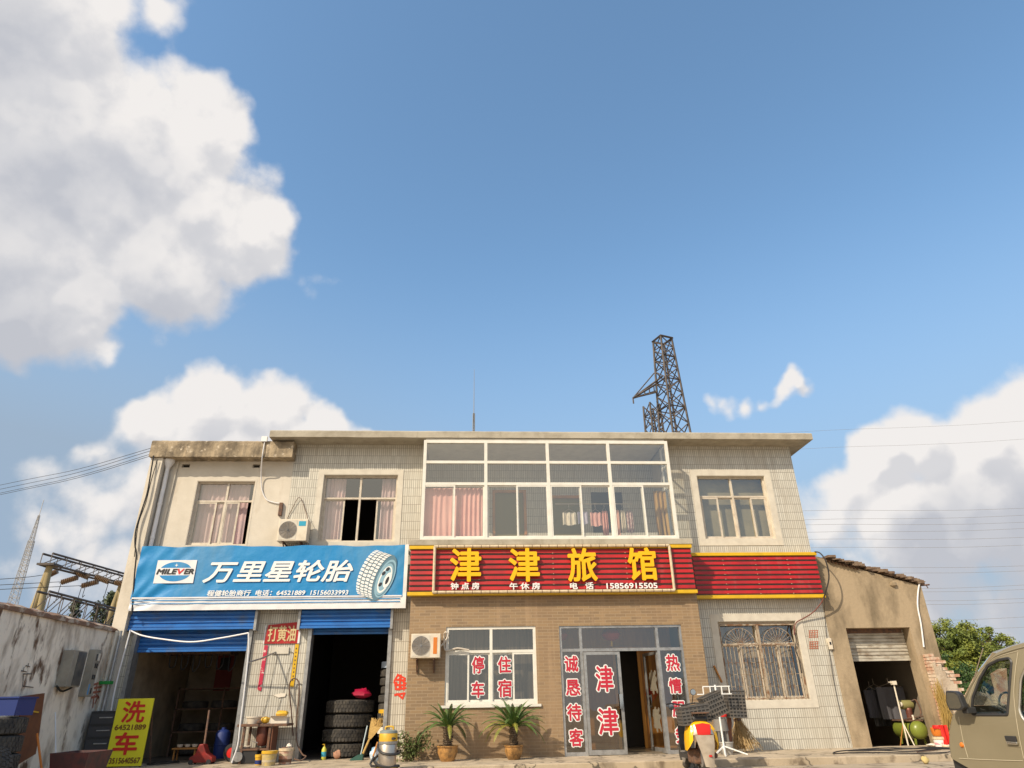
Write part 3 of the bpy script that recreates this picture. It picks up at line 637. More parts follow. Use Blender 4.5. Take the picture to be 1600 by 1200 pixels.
for x in (2.0, 3.2):
    ln = thing('red_lantern', 'red lantern hanging inside the entrance transom, ' + ('behind the left side light' if x < 2.5 else 'above the door gap'), 'lantern', (x, -.1, 2.3), 'red lanterns inside the inn entrance')
    MB().lathe([(.05, -.14), (.16, -.1), (.22, 0), (.16, .1), (.05, .14)], (x, -.1, 2.38), 16).build('lantern_body', mat('lantern_red', (.35, .02, .01), .7), ln, smooth=True)
    MB().lathe([(.06, 0), (.06, .03)], (x, -.1, 2.52), 12).tube([(x, -.1, 2.24), (x, -.1, 2.12)], .02, 6).build('lantern_trim', m_yel, ln)
# barred window bottom right
f = window(*WL, .13, 2.15, [6.69], m_frame2, [(5.8, 6.25, .015), (6.22, 6.67, -.015), (6.71, 7.15, .015), (7.12, 7.58, -.015)], label='ground floor window behind a rusty white security grille')
MB().box(5.8, 7.6, .42, .44, .9, 2.7).build('blind', mat('dusty_blind', (.48, .41, .30), .9, c2=(.22, .18, .13), nscale=2.4, stretch=(3, 1, .5)), f)
gr = MB(); gy = .03; x0, x1, z0, z1 = 5.79, 7.59, 1.0, 2.56; zt2 = 2.13; b = .011
gr.bar((x0, gy, z1), (x1, gy, z1), .028).bar((x0, gy, zt2), (x1, gy, zt2), .028).bar((x0, gy, z0), (x1, gy, z0), .028)
gr.bar((x0, gy, z0), (x0, gy, z1), .028).bar((x1, gy, z0), (x1, gy, z1), .028).bar((6.69, gy-.004, z0), (6.69, gy-.004, z1), .05)
n = 20
for i in range(1, n):
    x = x0+(x1-x0)*i/n
    gr.bar((x, gy, z0), (x, gy, zt2), b)
    if i % 2: 
        for z in (1.25, 1.75): gr.bar((x, gy, z), (x+(x1-x0)/n, gy, z), b*.8)
    else:
        gr.bar((x, gy, 1.5), (x+(x1-x0)/n, gy, 1.5), b*.8)
G_ = gr.build('window_grille', mat('rusty_white_bar', (.40, .35, .28), .7, c2=(.20, .10, .05), nscale=6, ramp=(.45, .6)), B)
fa = MB()
for cx in (6.24, 7.13):
    r = .36
    pts = [(cx-r*math.cos(math.pi*i/16), gy-.01, zt2+r*math.sin(math.pi*i/16)) for i in range(17)]
    for a, c in zip(pts, pts[1:]): fa.bar(a, c, b*.9)
    for i in range(1, 12): t = math.pi*i/12; fa.bar((cx-.05*math.cos(t), gy-.01, zt2+.05*math.sin(t)), (cx-r*math.cos(t), gy-.01, zt2+r*math.sin(t)), b*.7)
fa.build('fan_bars', MATS['rusty_white_bar'], G_)
# shops: shutters, rails, interiors
def shutter(x0, x1, z0, z1, y, mt, name, parent, pitch=.088, amp=.016, label=None):
    mb = MB(); n = int((z1-z0)/pitch*8); prof = []
    for i in range(n+1):
        z = z0+(z1-z0)*i/n; t = (z-z0)/pitch % 1.0
        prof.append((y-amp*(1 if .12 < t < .72 else (-1 if t > .84 or t < .02 else 0)), z))
    for (ya, za), (yb, zb) in zip(prof, prof[1:]): mb.poly([(x0, ya, za), (x1, ya, za), (x1, yb, zb), (x0, yb, zb)])
    mb.box(x0, x1, y+.02, y+.03, z0, z1)
    mb.box(x0, x1, y-.03, y+.019, z0-.05, z0)
    return mb.build(name, mt, parent, fix=False, label=label)
s1 = shutter(-7.52, -4.80, 2.63, 2.995, -.16, m_sblue, 'shutter_housing', B, label='bright blue ribbed shutter housing over the garage bay')
s2 = shutter(-3.79, -1.80, 2.63, 2.995, -.16, m_sblue, 'shutter_housing', B, label='bright blue ribbed shutter housing over the tyre store')
for s, xs in ((s1, (-7.55, -4.80)), (s2, (-3.85, -1.80))):
    for x in xs: MB().box(x, x+.055, -.2, -.001, 2.55, 3.0).build('housing_end', m_alu, s)
shutter(-7.33, -4.84, 2.2, 2.64, .12, m_sblue, 'shutter_curtain', s1)
shutter(-3.6, -1.82, 2.52, 2.64, .12, m_sblue, 'shutter_curtain', s2)
for x in (-7.40, -4.92, -3.62, -1.84): MB().box(x, x+.08, -.06, .22, -.0, 2.62).build('guide_rail', m_alu, B)
def deep(name, x0, x1, mt, d=5.5):
    mb = MB(); mb.box(x0, x1, d, d+.1, 0, 3.9).box(x0-.08, x0-.01, TH, d, 0, 3.9).box(x1+.01, x1+.08, TH, d, 0, 3.9).box(x0-.01, x1+.01, TH, d, 3.1, 3.2)
    return mb.build(name, mt, B)
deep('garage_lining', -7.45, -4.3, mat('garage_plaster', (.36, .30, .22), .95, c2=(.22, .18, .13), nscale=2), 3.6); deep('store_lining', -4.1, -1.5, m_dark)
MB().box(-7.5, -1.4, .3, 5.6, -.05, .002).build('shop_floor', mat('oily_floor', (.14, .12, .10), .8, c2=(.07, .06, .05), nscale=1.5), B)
# downpipe on the wing
dp = MB(); a = (-7.44, -.1)
dp.tube([(a[0], a[1], 6.36), (a[0], a[1], 2.9)], .048, 12)
dp.lathe([(.05, 6.3), (.065, 6.36), (.13, 6.48), (.13, 6.535)], (a[0], a[1], 0), 14)
for z in (5.4, 4.6): dp.lathe([(.056, z), (.056, z+.05)], (a[0], a[1], 0), 12)
dp.build('downpipe', m_bwhite, B, smooth=True)
# conduit, pins on the wing wall
MB().tube([(-7.25, -.03, 6.5), (-7.3, -.03, 4.4)], .018, 6).build('conduit', m_trim, B)

# ================================================================ SIGNS
Yb = -.36
S = thing('tyre_shop_banner', 'large creased blue banner with white characters and a tyre picture over two shop bays', 'banner', (-4.47, Yb, 3.0))
bx0, bx1, bz0, bz1 = -7.50, -1.46, 2.965, 4.365
# creased vinyl sheet
nx, nz = 150, 40; k = MB()
def crease(x, z):
    u = (x-bx0)/(bx1-bx0); s_ = (x-bx0)*.8+(z-bz0)*-.55; rad = math.sin(9*math.atan2(z-bz0+.15, x-bx0+.3)*2+2*math.sin(x*3))*max(0, 1-u*3)*.010*(1-.5*(z-bz0)); w = (z-bz0)/(bz1-bz0); v = 0
    left = max(0, 1-u*2.6)
    for i, (a, ph, fr) in enumerate(((1.1, .3, 13), (.9, 1.1, 19), (1.3, 2.2, 9), (.7, .5, 27))):
        v += math.sin((x*math.cos(a)+z*math.sin(a)*-1)*fr+ph+1.5*math.sin(x*2+i))*(.0045/(1+i*.4))
    r = max(0, 1-(1-u)*9)
    return v*(.22+1.3*left+.9*r)+rad
for j in range(nz+1):
    for i in range(nx+1):
        x = bx0+(bx1-bx0)*i/nx; z = bz0+(bz1-bz0)*j/nz
        sag = (.012*math.sin(x*3.1)+.008*math.sin(x*7.7)) if j == nz else 0
        k.v.append(Vector((x, Yb+crease(x, z), z+sag)))
kb, kw = [], []
for j in range(nz):
    for i in range(nx):
        a = j*(nx+1)+i; f_ = [a, a+1, a+nx+2, a+nx+1]
        zc = bz0+(bz1-bz0)*(j+.5)/nz; xc = bx0+(bx1-bx0)*(i+.5)/nx
        white = zc < 3.215 or xc > bx1-.09
        (kw if white else kb).append(f_)
q = MB(); q.v = k.v; q.f = kb; q.build('banner_sheet', m_blue, S, smooth=True, fix=False)
q = MB(); q.v = k.v; q.f = kw; q.build('banner_border', m_bwhite, S, smooth=True, fix=False)
q = MB(); q.box(bx0+.02, bx1-.02, Yb+.03, Yb+.08, bz0+.02, bz0+.07).box(bx0+.02, bx1-.02, Yb+.03, Yb+.08, bz1-.09, bz1-.04)
for x in [bx0+.02+(bx1-bx0-.09)*i/4 for i in range(5)]: q.box(x, x+.05, Yb+.082, -.001, bz0+.02, bz0+.07).box(x, x+.05, Yb+.082, -.001, bz1-.09, bz1-.04).box(x, x+.05, Yb+.031, Yb+.079, bz0+.071, bz1-.091)
q.build('banner_frame', m_alu, S)
Yt = Yb-.018
q = MB()
for (z, h) in ((3.165, .018), (3.10, .016)): q.box(bx0+.03, bx1-.13, Yt+.002, Yt+.004, z, z+h)
q.build('banner_stripe', m_blue, S)
q = MB().box(bx0+.03, bx1-.10, Yt+.001, Yt+.0035, 3.215, 3.245); q.build('banner_stripe', m_bwhite, S)
X0, X1, Z0, Z1 = box_px(318, 875.4, 554, 909.8, Yt)
letters(MB(), '万里星轮胎', X0-.02, X1, Z0, Z1, Yt, fat=.012, shear=.22, n=12, spacing=1.0).build('lettering', m_white2, S, fix=False)
X0, X1, Z0, Z1 = box_px(323, 921.3, 545, 930.8, Yt)
letters(MB(), '程健轮胎商行  电话：64521889  15156033993', X0, X1, Z0, Z1, Yt, fat=.004, shear=.12, n=6).build('lettering', m_white2, S, fix=False)
# logo
lg = MB(); P = [at(*p, Yt) for p in ((240, 911.5), (301.5, 911.5), (308, 875), (246, 875))]; lx0, lx1, lz0, lz1 = (P[0].x+P[3].x)/2, (P[1].x+P[2].x)/2, P[0].z, P[2].z
lg.box(lx0, lx1, Yt+.001, Yt+.003, lz0, lz1); lg.build('logo_panel', m_bwhite, S)
cx, cz = (lx0+lx1)/2, (lz0+lz1)/2
e = ellipse(cx, cz, .36, .215, 0, 48)
up = [p for p in e if p[1] > cz+.075]; up.sort(key=lambda p: p[0]); dn = [p for p in e if p[1] < cz-.075]; dn.sort(key=lambda p: p[0])
q = MB(); q.poly([(p[0], Yt-.001, p[1]) for p in up]); q.poly([(p[0], Yt-.001, p[1]) for p in dn]); q.build('logo_emblem', m_blue, S, fix=False)
q = MB()
st = [(cx+(.045 if i % 2 == 0 else .012)*math.sin(i*math.pi/4), Yt-.002, cz+.14+(.045 if i % 2 == 0 else .012)*math.cos(i*math.pi/4)) for i in range(8)]
q.poly(st); q.build('logo_star', m_white2, S, fix=False)
q = letters(MB(), 'MILE', cx-.41, cx+.045, cz-.062, cz+.062, Yt-.004, fat=.009, shear=.2, n=6); letters(q, 'ER', cx+.19, cx+.41, cz-.062, cz+.062, Yt-.004, fat=.009, shear=.2, n=6); q.build('logo_lettering', m_black, S, fix=False)
letters(MB(), 'V', cx+.045, cx+.20, cz-.062, cz+.062, Yt-.004, fat=.007, shear=.2, n=6).build('logo_lettering', m_redp, S, fix=False)
# tyre picture (flat art printed on the banner); art px -> sign plane
def ap(x, y): return at(540+x/10.9, 850+y/10.9, Yt)
def art(poly, dy, mt, name='tyre_picture'): q = MB(); q.poly([(ap(x, y).x, Yt-dy, ap(x, y).z) for x, y in poly]); return q.build(name, mt, S, fix=False)
m_t1 = mat('print_slate', (.10, .20, .27), .45); m_t2 = mat('print_pale_blue', (.25, .42, .52), .45); m_t3 = mat('print_ink', (.015, .02, .03), .5)
art([(540, 155), (640, 145), (740, 165), (830, 195), (868, 260), (870, 340), (850, 450), (800, 580), (720, 720), (640, 840), (570, 930), (480, 975), (400, 950), (300, 880), (235, 800), (215, 720), (240, 600), (290, 460), (360, 330), (440, 230)], .001, m_t1)
ta = math.atan2(-750, 330)
art(ellipse(675, 590, 350, 135, ta), .002, m_t2); art(ellipse(675, 595, 315, 112, ta), .003, m_t1); art(ellipse(662, 600, 290, 108, ta), .004, m_t2)
art(ellipse(665, 605, 245, 92, ta), .005, m_white2); art(ellipse(668, 600, 215, 72, ta), .006, m_t2)
for c in ((720, 430), (650, 500), (590, 690)): art(ellipse(*c, 42, 26, ta+.3), .007, m_t3)
art(ellipse(712, 615, 140, 56, ta), .008, m_white2); art(ellipse(708, 622, 72, 24, ta), .009, m_t3)
tb = MB(); ca, sa = math.cos(ta), math.sin(ta)
for r in range(17):
    t0 = math.pi*(1.06+.88*r/17); t1 = math.pi*(1.06+.88*(r+.72)/17)
    for c_ in range(4):
        s0, s1 = c_*.25+.015, c_*.25+.225
        def pt(t, s):
            x = 660+415*math.cos(t)*ca-150*math.sin(t)*sa; y = 580+415*math.cos(t)*sa+150*math.sin(t)*ca
            bow = 1-.25*(2*s-1)**2
            return (x-265*s*1.02, y-(25+95*(math.cos(t)*-.5+.5)*0+70)*s)
        sh = .03*(c_ % 2)
        pts = [pt(t0+sh, s0), pt(t1+sh, s0), pt(t1+sh, s1), pt(t0+sh, s1)]
        tb.poly([(ap(x, y).x, Yt-.010, ap(x, y).z) for x, y in pts])
tb.build('tyre_tread_picture', m_white2, S, fix=False)
# louvre signs
def louvre(name, x0, x1, z0, z1, y, n, label, ybars=True):
    T = thing(name, label, 'sign', ((x0+x1)/2, y, z0))
    MB().box(x0, x1, y+.01, y+.10, z0+.06, z1-.06).build('backing_panel', m_grey, T)
    mb = MB(); bh = .075
    mb.box(x0-.03, x1+.03, y-.06, y+.10, z0-.01, z0+bh-.01).box(x0-.03, x1+.03, y-.06, y+.10, z1-bh+.01, z1+.01); mb.build('yellow_rail', m_yel, T, bevel=.006)
    pitch = (z1-z0-2*bh)/n
    sl = MB(); gp = MB()
    for i in range(n):
        za = z0+bh+pitch*(i+.26); zb = za+pitch*.62
        sl.poly([(x0, y-.035, za), (x1, y-.035, za), (x1, y-.02, zb), (x0, y-.02, zb)]); sl.poly([(x0, y-.035, za), (x0, y-.02, zb), (x0, y+.009, zb), (x0, y+.009, za)]); sl.poly([(x1, y-.035, za), (x1, y-.02, zb), (x1, y+.009, zb), (x1, y+.009, za)])
        sl.poly([(x0, y-.035, za), (x1, y-.035, za), (x1, y+.009, za), (x0, y+.009, za)])
        gp.box(x0, x1, y-.012, y-.004, za-.012, za-.005)
    sl.build('red_slats', m_red, T, fix=False); gp.build('slat_lip', mat('slat_lip_pink', (.45, .25, .24), .4), T)
    b = MB()
    for i in range(n):
        for x in [x0+(x1-x0)*t for t in (.24, .5, .76)]: b.box(x-.008, x+.008, y-.05, y-.04, z0+bh+pitch*(i+.12), z0+bh+pitch*(i+.24))
    b.build('rivet', m_ivory, T)
    return T
HS = louvre('inn_sign', -1.37, 5.09, 3.18, 4.25, -.74, 8, 'long red slatted inn sign with raised yellow characters above the brick front')
R2 = louvre('red_slat_panel', 5.29, 8.33, 3.13, 4.17, -.2, 8, 'plain red slatted panel with yellow rails on the right tiled wall')
MB().box(-1.3, 5.05, -.639, -.625, 3.3, 4.2).build('mounting_box', m_grey, HS)
Yl = -.83
tb = MB(); tx0, tx1 = at(677, 890, Yl).x, at(1050, 890, Yl).x; tz0, tz1 = at(800, 924.5, Yl).z, at(800, 853.5, Yl).z
for a, b_ in (((tx0, tz0), (tx1, tz0)), ((tx0, tz1), (tx1, tz1)), ((tx0+.02, tz0), (tx0+.02, tz1)), ((tx1, tz0), (tx1, tz1))): tb.tube([(a[0], Yl, a[1]), (b_[0], Yl, b_[1])], .032, 8)
tb.build('light_tube', m_ivory, HS, smooth=True)
tb = MB()
for z in (tz0, tz1):
    for i in range(28):
        x = tx0+(tx1-tx0)*(i+.5)/28; tb.lathe([(.0345, x), (.0345, x+.012)], (0, Yl, z), 8, axis='X')
tb.build('tube_joint', m_rust, HS)
for i, (ch, bx) in enumerate((('津', (702.6, 856.5, 752.5, 909)), ('津', (794, 856.5, 844, 909)), ('旅', (885, 856.5, 934, 909)), ('馆', (978.5, 855.5, 1028, 907)))):
    X0, X1, Z0, Z1 = box_px(*bx, Yl)
    letters(MB(), ch, X0, X1, Z0, Z1, Yl+.02, fat=.017, thick=.045, n=12).build('raised_character', m_yel2, HS)
for s_, bx in (('钟 点 房', (704, 910, 749, 921)), ('午 休 房', (796, 910, 844, 921)), ('电   话', (890.5, 909.5, 928, 920.5)), ('15856915505', (947.5, 910.5, 1028, 919.5))):
    X0, X1, Z0, Z1 = box_px(*bx, Yl)
    letters(MB(), s_, X0, X1, Z0, Z1, Yl+.03, fat=.004, thick=.015, n=8).build('white_lettering', m_white2, HS)
# yellow car wash board standing by the left bay
Yw = -.75
b0 = at(168, 1199, Yw); cW = box_px(168, 1091.5, 241, 1198, Yw)
wx0, wx1 = at(185.3, 1092.2, Yw).x, at(241, 1091, Yw).x; wz1 = at(210, 1091.5, Yw).z; wz0 = -.0
CW = thing('car_wash_board', 'yellow car wash board with red characters standing before the left bay', 'sign', ((wx0+wx1)/2, Yw, 0))
MB().box(wx0, wx1, Yw, Yw+.03, .02, wz1).build('board', m_signy, CW, bevel=.004)
for xl_ in (wx0+.035, wx1-.035): MB().box(xl_-.015, xl_+.015, Yw+.031, Yw+.06, 0, wz1-.05).bar((xl_, Yw+.05, wz1-.1), (xl_, Yw+.5, 0), .025).build('stand_leg', m_rust, CW)
m_sr = mat('sign_red', (.60, .02, .01), .5); m_sb = mat('sign_ink', (.20, .08, .01), .5)
xm = (wx0+wx1)/2; w_ = wx1-wx0; h_ = wz1
letters(MB(), '洗', xm-.30*w_*1.05, xm+.33*w_, h_*.64, h_*.965, Yw-.004, fat=.010).build('lettering', m_sr, CW, fix=False)
letters(MB(), '64521889', wx0+.07*w_, wx1-.07*w_, h_*.535, h_*.615, Yw-.004, fat=.004).build('lettering', m_sb, CW, fix=False)
letters(MB(), '车', xm-.37*w_, xm+.30*w_, h_*.175, h_*.505, Yw-.004, fat=.012).build('lettering', m_sr, CW, fix=False)
letters(MB(), '13515640567', wx0+.05*w_, wx1-.05*w_, h_*.055, h_*.14, Yw-.004, fat=.004).build('lettering', m_sb, CW, fix=False)
# grease sign and vertical strips on the pier
X0, X1 = at(419, 990, -.03).x, at(464, 990, -.03).x; Z0, Z1 = at(440, 1005.5, -.03).z, at(440, 975.5, -.03).z
G = thing('grease_service_sign', 'red sheet with three pale characters high on the tiled pier', 'sign', ((X0+X1)/2, -.03, Z0))
MB().prism([(X0-.06, Z0), (X1+.03, Z0), (X1+.03, Z1+.05), (X0-.02, Z1-.01)], -.03, -.015).build('sheet', m_red, G)
MB().box(X1+.031, X1+.075, -.031, -.014, Z0, Z1+.05).box(X0-.085, X0-.061, -.031, -.014, Z0, Z1-.02).build('white_margin', m_bwhite, G)
letters(MB(), '打黄油', X0, X1-.02, Z0+.04, Z1-.03, -.036, fat=.006).build('lettering', mat('letter_sand', (.62, .52, .30), .6), G, fix=False)
xa_ = at(411, 1040, -.02).x
o = thing('red_strip_notice', 'narrow torn red strip pasted down the left of the tiled pier', 'notice', (xa_, -.02, 1.3))
MB().prism([(xa_-.05, 1.36), (xa_+.03, 1.33), (xa_+.05, 2.25), (xa_-.03, 2.25)], -.02, -.012).build('strip', mat('faded_red_vinyl', (.50, .02, .06), .5, c2=(.75, .6, .6), nscale=11, ramp=(.58, .62)), o)
xb_ = at(460, 1040, -.02).x
o = thing('yellow_strip_notice', 'narrow yellow strip with faint ticks down the right of the tiled pier', 'notice', (xb_, -.02, 1.4))
MB().prism([(xb_-.045, 1.41), (xb_+.035, 1.40), (xb_+.045, 2.26), (xb_-.035, 2.27)], -.02, -.012).build('strip', m_yel, o)
mb = MB()
for i in range(9): mb.box(xb_-.012, xb_+.012, -.0235, -.0205, 1.52+i*.08, 1.55+i*.08)
mb.build('tick_marks', m_rust, o)
a = at(437, 1086, -.015)
tag(MB().prism([(a.x-.13, a.z+.0), (a.x-.02, a.z-.05), (a.x+.12, a.z-.03), (a.x+.13, a.z+.03), (a.x+.02, a.z+.035)], -.02, -.010).build('paper_scrap', m_paper), 'torn white paper scrap stuck on the tiled pier above the bench', 'paper')
a = at(431, 1018, -.03)
tag(MB().box(a.x-.10, a.x+.28, -.03, -.012, a.z-.05, a.z+.09).build('bracket_plate', m_trim, bevel=.004), 'pale plate screwed to the tiled pier under the red grease sign', 'plate')
# graffiti
def graf(name, label, segs_px, Y, w, mt, X=None):
    mb = MB()
    if X is None:
        segs = [((at(a, b, Y).x, at(a, b, Y).z), (at(c, d, Y).x, at(c, d, Y).z)) for (a, b, c, d) in segs_px]; strokes(mb, segs, Y, w)
    else:
        for kk, (a, b, c, d) in enumerate(segs_px):
            p, q = atx(a, b, X), atx(c, d, X); dv = (q-p).normalized(); nr = Vector((0, -dv.z, dv.y))*w/2; xx = X+.0006*kk
            mb.poly([(xx, v.y, v.z) for v in (p+nr, p-nr, q-nr*.7, q+nr*.7)])
    return tag(mb.build(name, mt, fix=False), label, 'graffiti')
rg = random.Random(3)
seg = [(622, 1054, 616, 1064), (622, 1055, 633, 1060), (617, 1062, 633, 1063), (626, 1055, 624, 1078), (619, 1066, 618, 1077), (631, 1062, 631, 1078), (617, 1070, 633, 1071), (620, 1077, 634, 1075), (617, 1086, 632, 1083), (632, 1083, 629, 1091), (629, 1091, 620, 1084), (624, 1060, 634, 1068), (616, 1066, 626, 1073)]
graf('spray_graffiti', 'bright red sprayed characters on the tiled pier left of the brick front', seg, -.004, .045, m_spray)
seg = []
for (cx, cy) in ((1271, 990.5), (1271.5, 1008)):
    for i in range(4): seg.append((cx-7, cy-5+i*3.4, cx+7, cy-5.5+i*3.4+rg.uniform(-.5, .5)))
    for i in range(4): seg.append((cx-6+i*4, cy-5, cx-6+i*4+rg.uniform(-.6, .6), cy+6))
graf('stencil_mark', 'two faded rust red stencilled characters on the tiled wall right of the barred window', seg, -.004, .018, m_rustpaint)
seg = [(146, 1070, 158, 1066), (147, 1075, 160, 1073), (152, 1066, 150, 1084), (145, 1082, 158, 1080), (147, 1086, 145, 1106), (150, 1085, 158, 1094), (153, 1088, 148, 1100), (160, 1086, 170, 1088), (161, 1091, 168, 1084), (142, 1090, 152, 1088)]
graf('red_wall_writing', 'scrawled red characters on the stained wall beside the meter boxes', seg, 0, .045, m_rustpaint, X=-7.69)
seg = [(38, 1042, 36, 1050), (33, 1048, 42, 1050), (45, 1036, 43, 1044), (40, 1040, 47, 1042), (36, 1053, 50, 1053), (37, 1053, 35, 1072), (35, 1072, 52, 1074)]
graf('pencil_scrawl', 'thin dark scrawl in the middle of the stained left wall', seg, 0, .018, mat('faded_ink', (.10, .08, .07), .9), X=-7.69)

# ================================================================ AIR CONDITIONERS, CABLES, SMALL WALL THINGS
def aircon(px0, py0, px1, py1, Yf, Yw_, label, mark, markcol):
    a0, a1 = at(px0+1, (py0+py1)/2, Yf), at(px1, (py0+py1)/2, Yf); z1 = at((px0+px1)/2, py0, Yf).z; z0 = at((px0+px1)/2, py1, Yf).z
    x0, x1 = a0.x, a1.x; d = .30
    T = thing('air_conditioner', label, 'air conditioner', ((x0+x1)/2, Yf, z0))
    MB().box(x0, x1, Yf, Yf+d, z0, z1).build('casing', m_acw, T, bevel=.012)
    w = x1-x0; h = z1-z0; cx = x0+w*.34; cz = z0+h*.5; r = h*.39
    MB().box(x0+w*.05, x0+w*.635, Yf-.004, Yf-.001, z0+h*.06, z1-h*.06).build('fan_panel', m_trim, T)
    MB().lathe([(.001, -.006), (r, -.006)], (cx, Yf, cz), 36, axis='Y', caps=False).build('fan_opening', m_grille, T, fix=False)
    q = MB()
    for k in range(8):
        rr = r*(k+1)/8; q.tube([(cx+rr*math.cos(t), Yf-.012, cz+rr*math.sin(t)) for t in [2*math.pi*i/28 for i in range(29)]], .0035, 4, caps=False)
    for k in range(12): t = 2*math.pi*k/12; q.tube([(cx, Yf-.016, cz), (cx+r*math.cos(t), Yf-.016, cz+r*math.sin(t))], .003, 4)
    q.build('fan_guard', m_alu, T)
    MB().box(*mark(x0, z0, w, h)[:2], Yf-.005, Yf-.001, *mark(x0, z0, w, h)[2:]).build('front_badge', markcol, T)
    q = MB()
    for x in (x0+w*.2, x0+w*.78): q.bar((x, Yf+.02, z0-.015), (x, Yw_-.003, z0-.015), .03).bar((x, Yw_-.02, z0-.02), (x, Yw_-.02, z0-.28), .03).bar((x, Yf+.08, z0-.03), (x, Yw_-.02, z0-.26), .022)
    q.build('bracket', m_rust, T)
    return T
aircon(433, 811, 480, 845, -.42, 0, 'outdoor air conditioner unit with a blue badge, mounted above the blue banner', lambda x, z, w, h: (x+w*.69, x+w*.93, z+h*.68, z+h*.90), mat('badge_cyan', (.02, .33, .50), .4))
aircon(641, 990, 688, 1028, -1.0, -.62, 'outdoor air conditioner unit with an orange badge, mounted on the brick front', lambda x, z, w, h: (x+w*.76, x+w*.89, z+h*.16, z+h*.84), m_orange)
A = lambda pts, Y: [at(x, y, Y if not isinstance(Y, (list, tuple)) else Y[i]) for i, (x, y) in enumerate(pts)]
cable('pipe_hose', 'grey hose looping from the brick front air conditioner into the white window frame', A([(688, 1010), (694, 1004), (699, 996), (700, 990), (696, 988)], -.75)+A([(694, 994), (696, 1016), (715, 1013), (733, 1016)], -.66), .02, mat('hose_white', (.55, .52, .48), .5), 'hose')
cable('drop_cable', 'thick black cable hanging off the left corner under the lower cornice', A([(240, 712), (237, 730), (230, 770), (219, 805), (212, 830), (211, 852), (213, 866), (210, 900), (206, 960)], [-.34]+[-.36]*8), .016)
cable('drop_cable', 'thinner black cable hanging just right of the thick one at the left corner', A([(246, 718), (236, 752), (228, 785), (216, 820), (210, 870)], -.33), .009)
cable('white_conduit', 'white cable curving down the plaster wing from the roof bracket to a rusty stub', A([(414, 688), (410, 712), (408, 740), (409, 764), (416, 780), (428, 785), (441, 787)], [-.36, -.36, -.1, -.03, -.03, -.03, -.03]), .013, m_bwhite)
tag(MB().box(*[at(409, 684, -.38).x, at(418, 684, -.38).x], -.40, -.345, at(412, 690, -.38).z, at(412, 682, -.38).z).build('conduit_bracket', m_bwhite, bevel=.005), 'small white bracket where the white cable leaves the lower cornice', 'bracket')
a = at(438, 788, -.02); b = at(440, 806, -.02)
tag(MB().box(a.x-.01, a.x+.07, -.07, -.002, b.z, a.z+.03).build('rusty_stub', m_rust), 'rusty square stub on the wall above the upper air conditioner', 'stub')
cable('thin_wire', 'thin wires forked from a pin above the upper air conditioner', A([(448, 812), (456, 796), (468, 777), (478, 800), (481, 815)], [-.02, -.03, -.05, -.03, -.2]), .007, m_rust, 'wire')
cable('drop_cable', 'black cable looping from the right end of the yellow rail over the rendered shed wall', A([(1273, 862), (1281, 864), (1289, 874), (1294, 890), (1295, 905), (1291, 922), (1287, 935)], [-.25, -.35, -.42, -.42, -.4, -.36, -.28]), .016)
cable('drop_cable', 'red brown cable sweeping from the red panel corner to the barred window', A([(1287, 935), (1281, 945), (1270, 957), (1256, 966), (1245, 972), (1241, 981), (1241, 992)], [-.28, -.22, -.12, -.06, -.05, -.05, -.05]), .014, mat('red_brown_cable', (.16, .05, .04), .6))
cable('drop_cable', 'dark cable twisted down the right side of the barred window', A([(1241, 985), (1244, 1000), (1243, 1015), (1249, 1032), (1253, 1052)], -.04), .011)
cable('wall_wire', 'thin dark wire running down the right edge of the tiled wall', A([(1288, 936), (1290, 980), (1299, 1040), (1310, 1100), (1327, 1160)], -.02), .005)
for pts, lab in (([(458, 1020), (450, 1050), (443, 1080), (432, 1115)], 'thin wire trailing down the tiled pier behind the bench, right one'), ([(432, 1030), (425, 1060), (419, 1090), (410, 1118)], 'thin wire trailing down the tiled pier behind the bench, left one')):
    cable('wall_wire', lab, A([(431, 1022)]+pts, -.015), .004)
cable('air_hose', 'brown hose hung in a loop on the pier post beside the dark store opening', A([(458, 1150), (455, 1110), (452, 1075), (455, 1063), (461, 1060), (467, 1067), (467, 1090), (463, 1130), (464, 1160), (472, 1178), (478, 1182), (470, 1188), (460, 1186)], [-.1]*8+[-.15, -.4, -.5, -.55, -.4]), .014, mat('brown_hose', (.13, .08, .06), .6), 'hose')
a = at(1297, 1006, -.04)
mbx = thing('junction_box', 'small pale switch box at the right edge of the tiled wall', 'switch box', (a.x, -.04, a.z))
MB().box(a.x-.045, a.x+.045, -.06, -.002, a.z-.12, a.z+.12).build('box_body', m_acw, mbx, bevel=.006); MB().box(a.x-.02, a.x+.02, -.064, -.0605, a.z-.02, a.z+.04).build('switch', m_black, mbx)
# wash hose boom in front of the left bay
Yp = -.9
T = thing('wash_hose_boom', 'white hose sagging from the left rail to a bent upright pole before the garage bay', 'hose boom', at(372, 1170, Yp))
MB().tube(curve(A([(203, 985), (222, 993), (256, 999), (300, 1003), (345, 997), (388.5, 989)], [-.25, -.3, -.5, -.7, -.8, Yp]), 8), .016, 8).build('sagging_hose', m_bwhite, T, smooth=True)
MB().tube(curve(A([(388.5, 989), (388, 1020), (383, 1070), (375, 1135), (371, 1166), (362, 1192)], Yp), 6), .016, 8).build('upright_pole', m_bwhite, T, smooth=True)
MB().tube(A([(388.3, 1035), (408, 1029), (431, 1019)], [Yp, -.5, -.02]), .018, 8).build('swing_arm', m_alu, T, smooth=True)
cable('white_hose', 'white hose dropping beside the corner post left of the garage bay', A([(204, 984), (197, 1010), (186, 1050), (178, 1085), (173, 1115)], -.6), .014, m_bwhite, 'hose')
o = thing('corner_pipes', 'bundle of pale pipes with a green tie at the corner left of the garage bay', 'pipe bundle', (-7.62, -.45, 0))
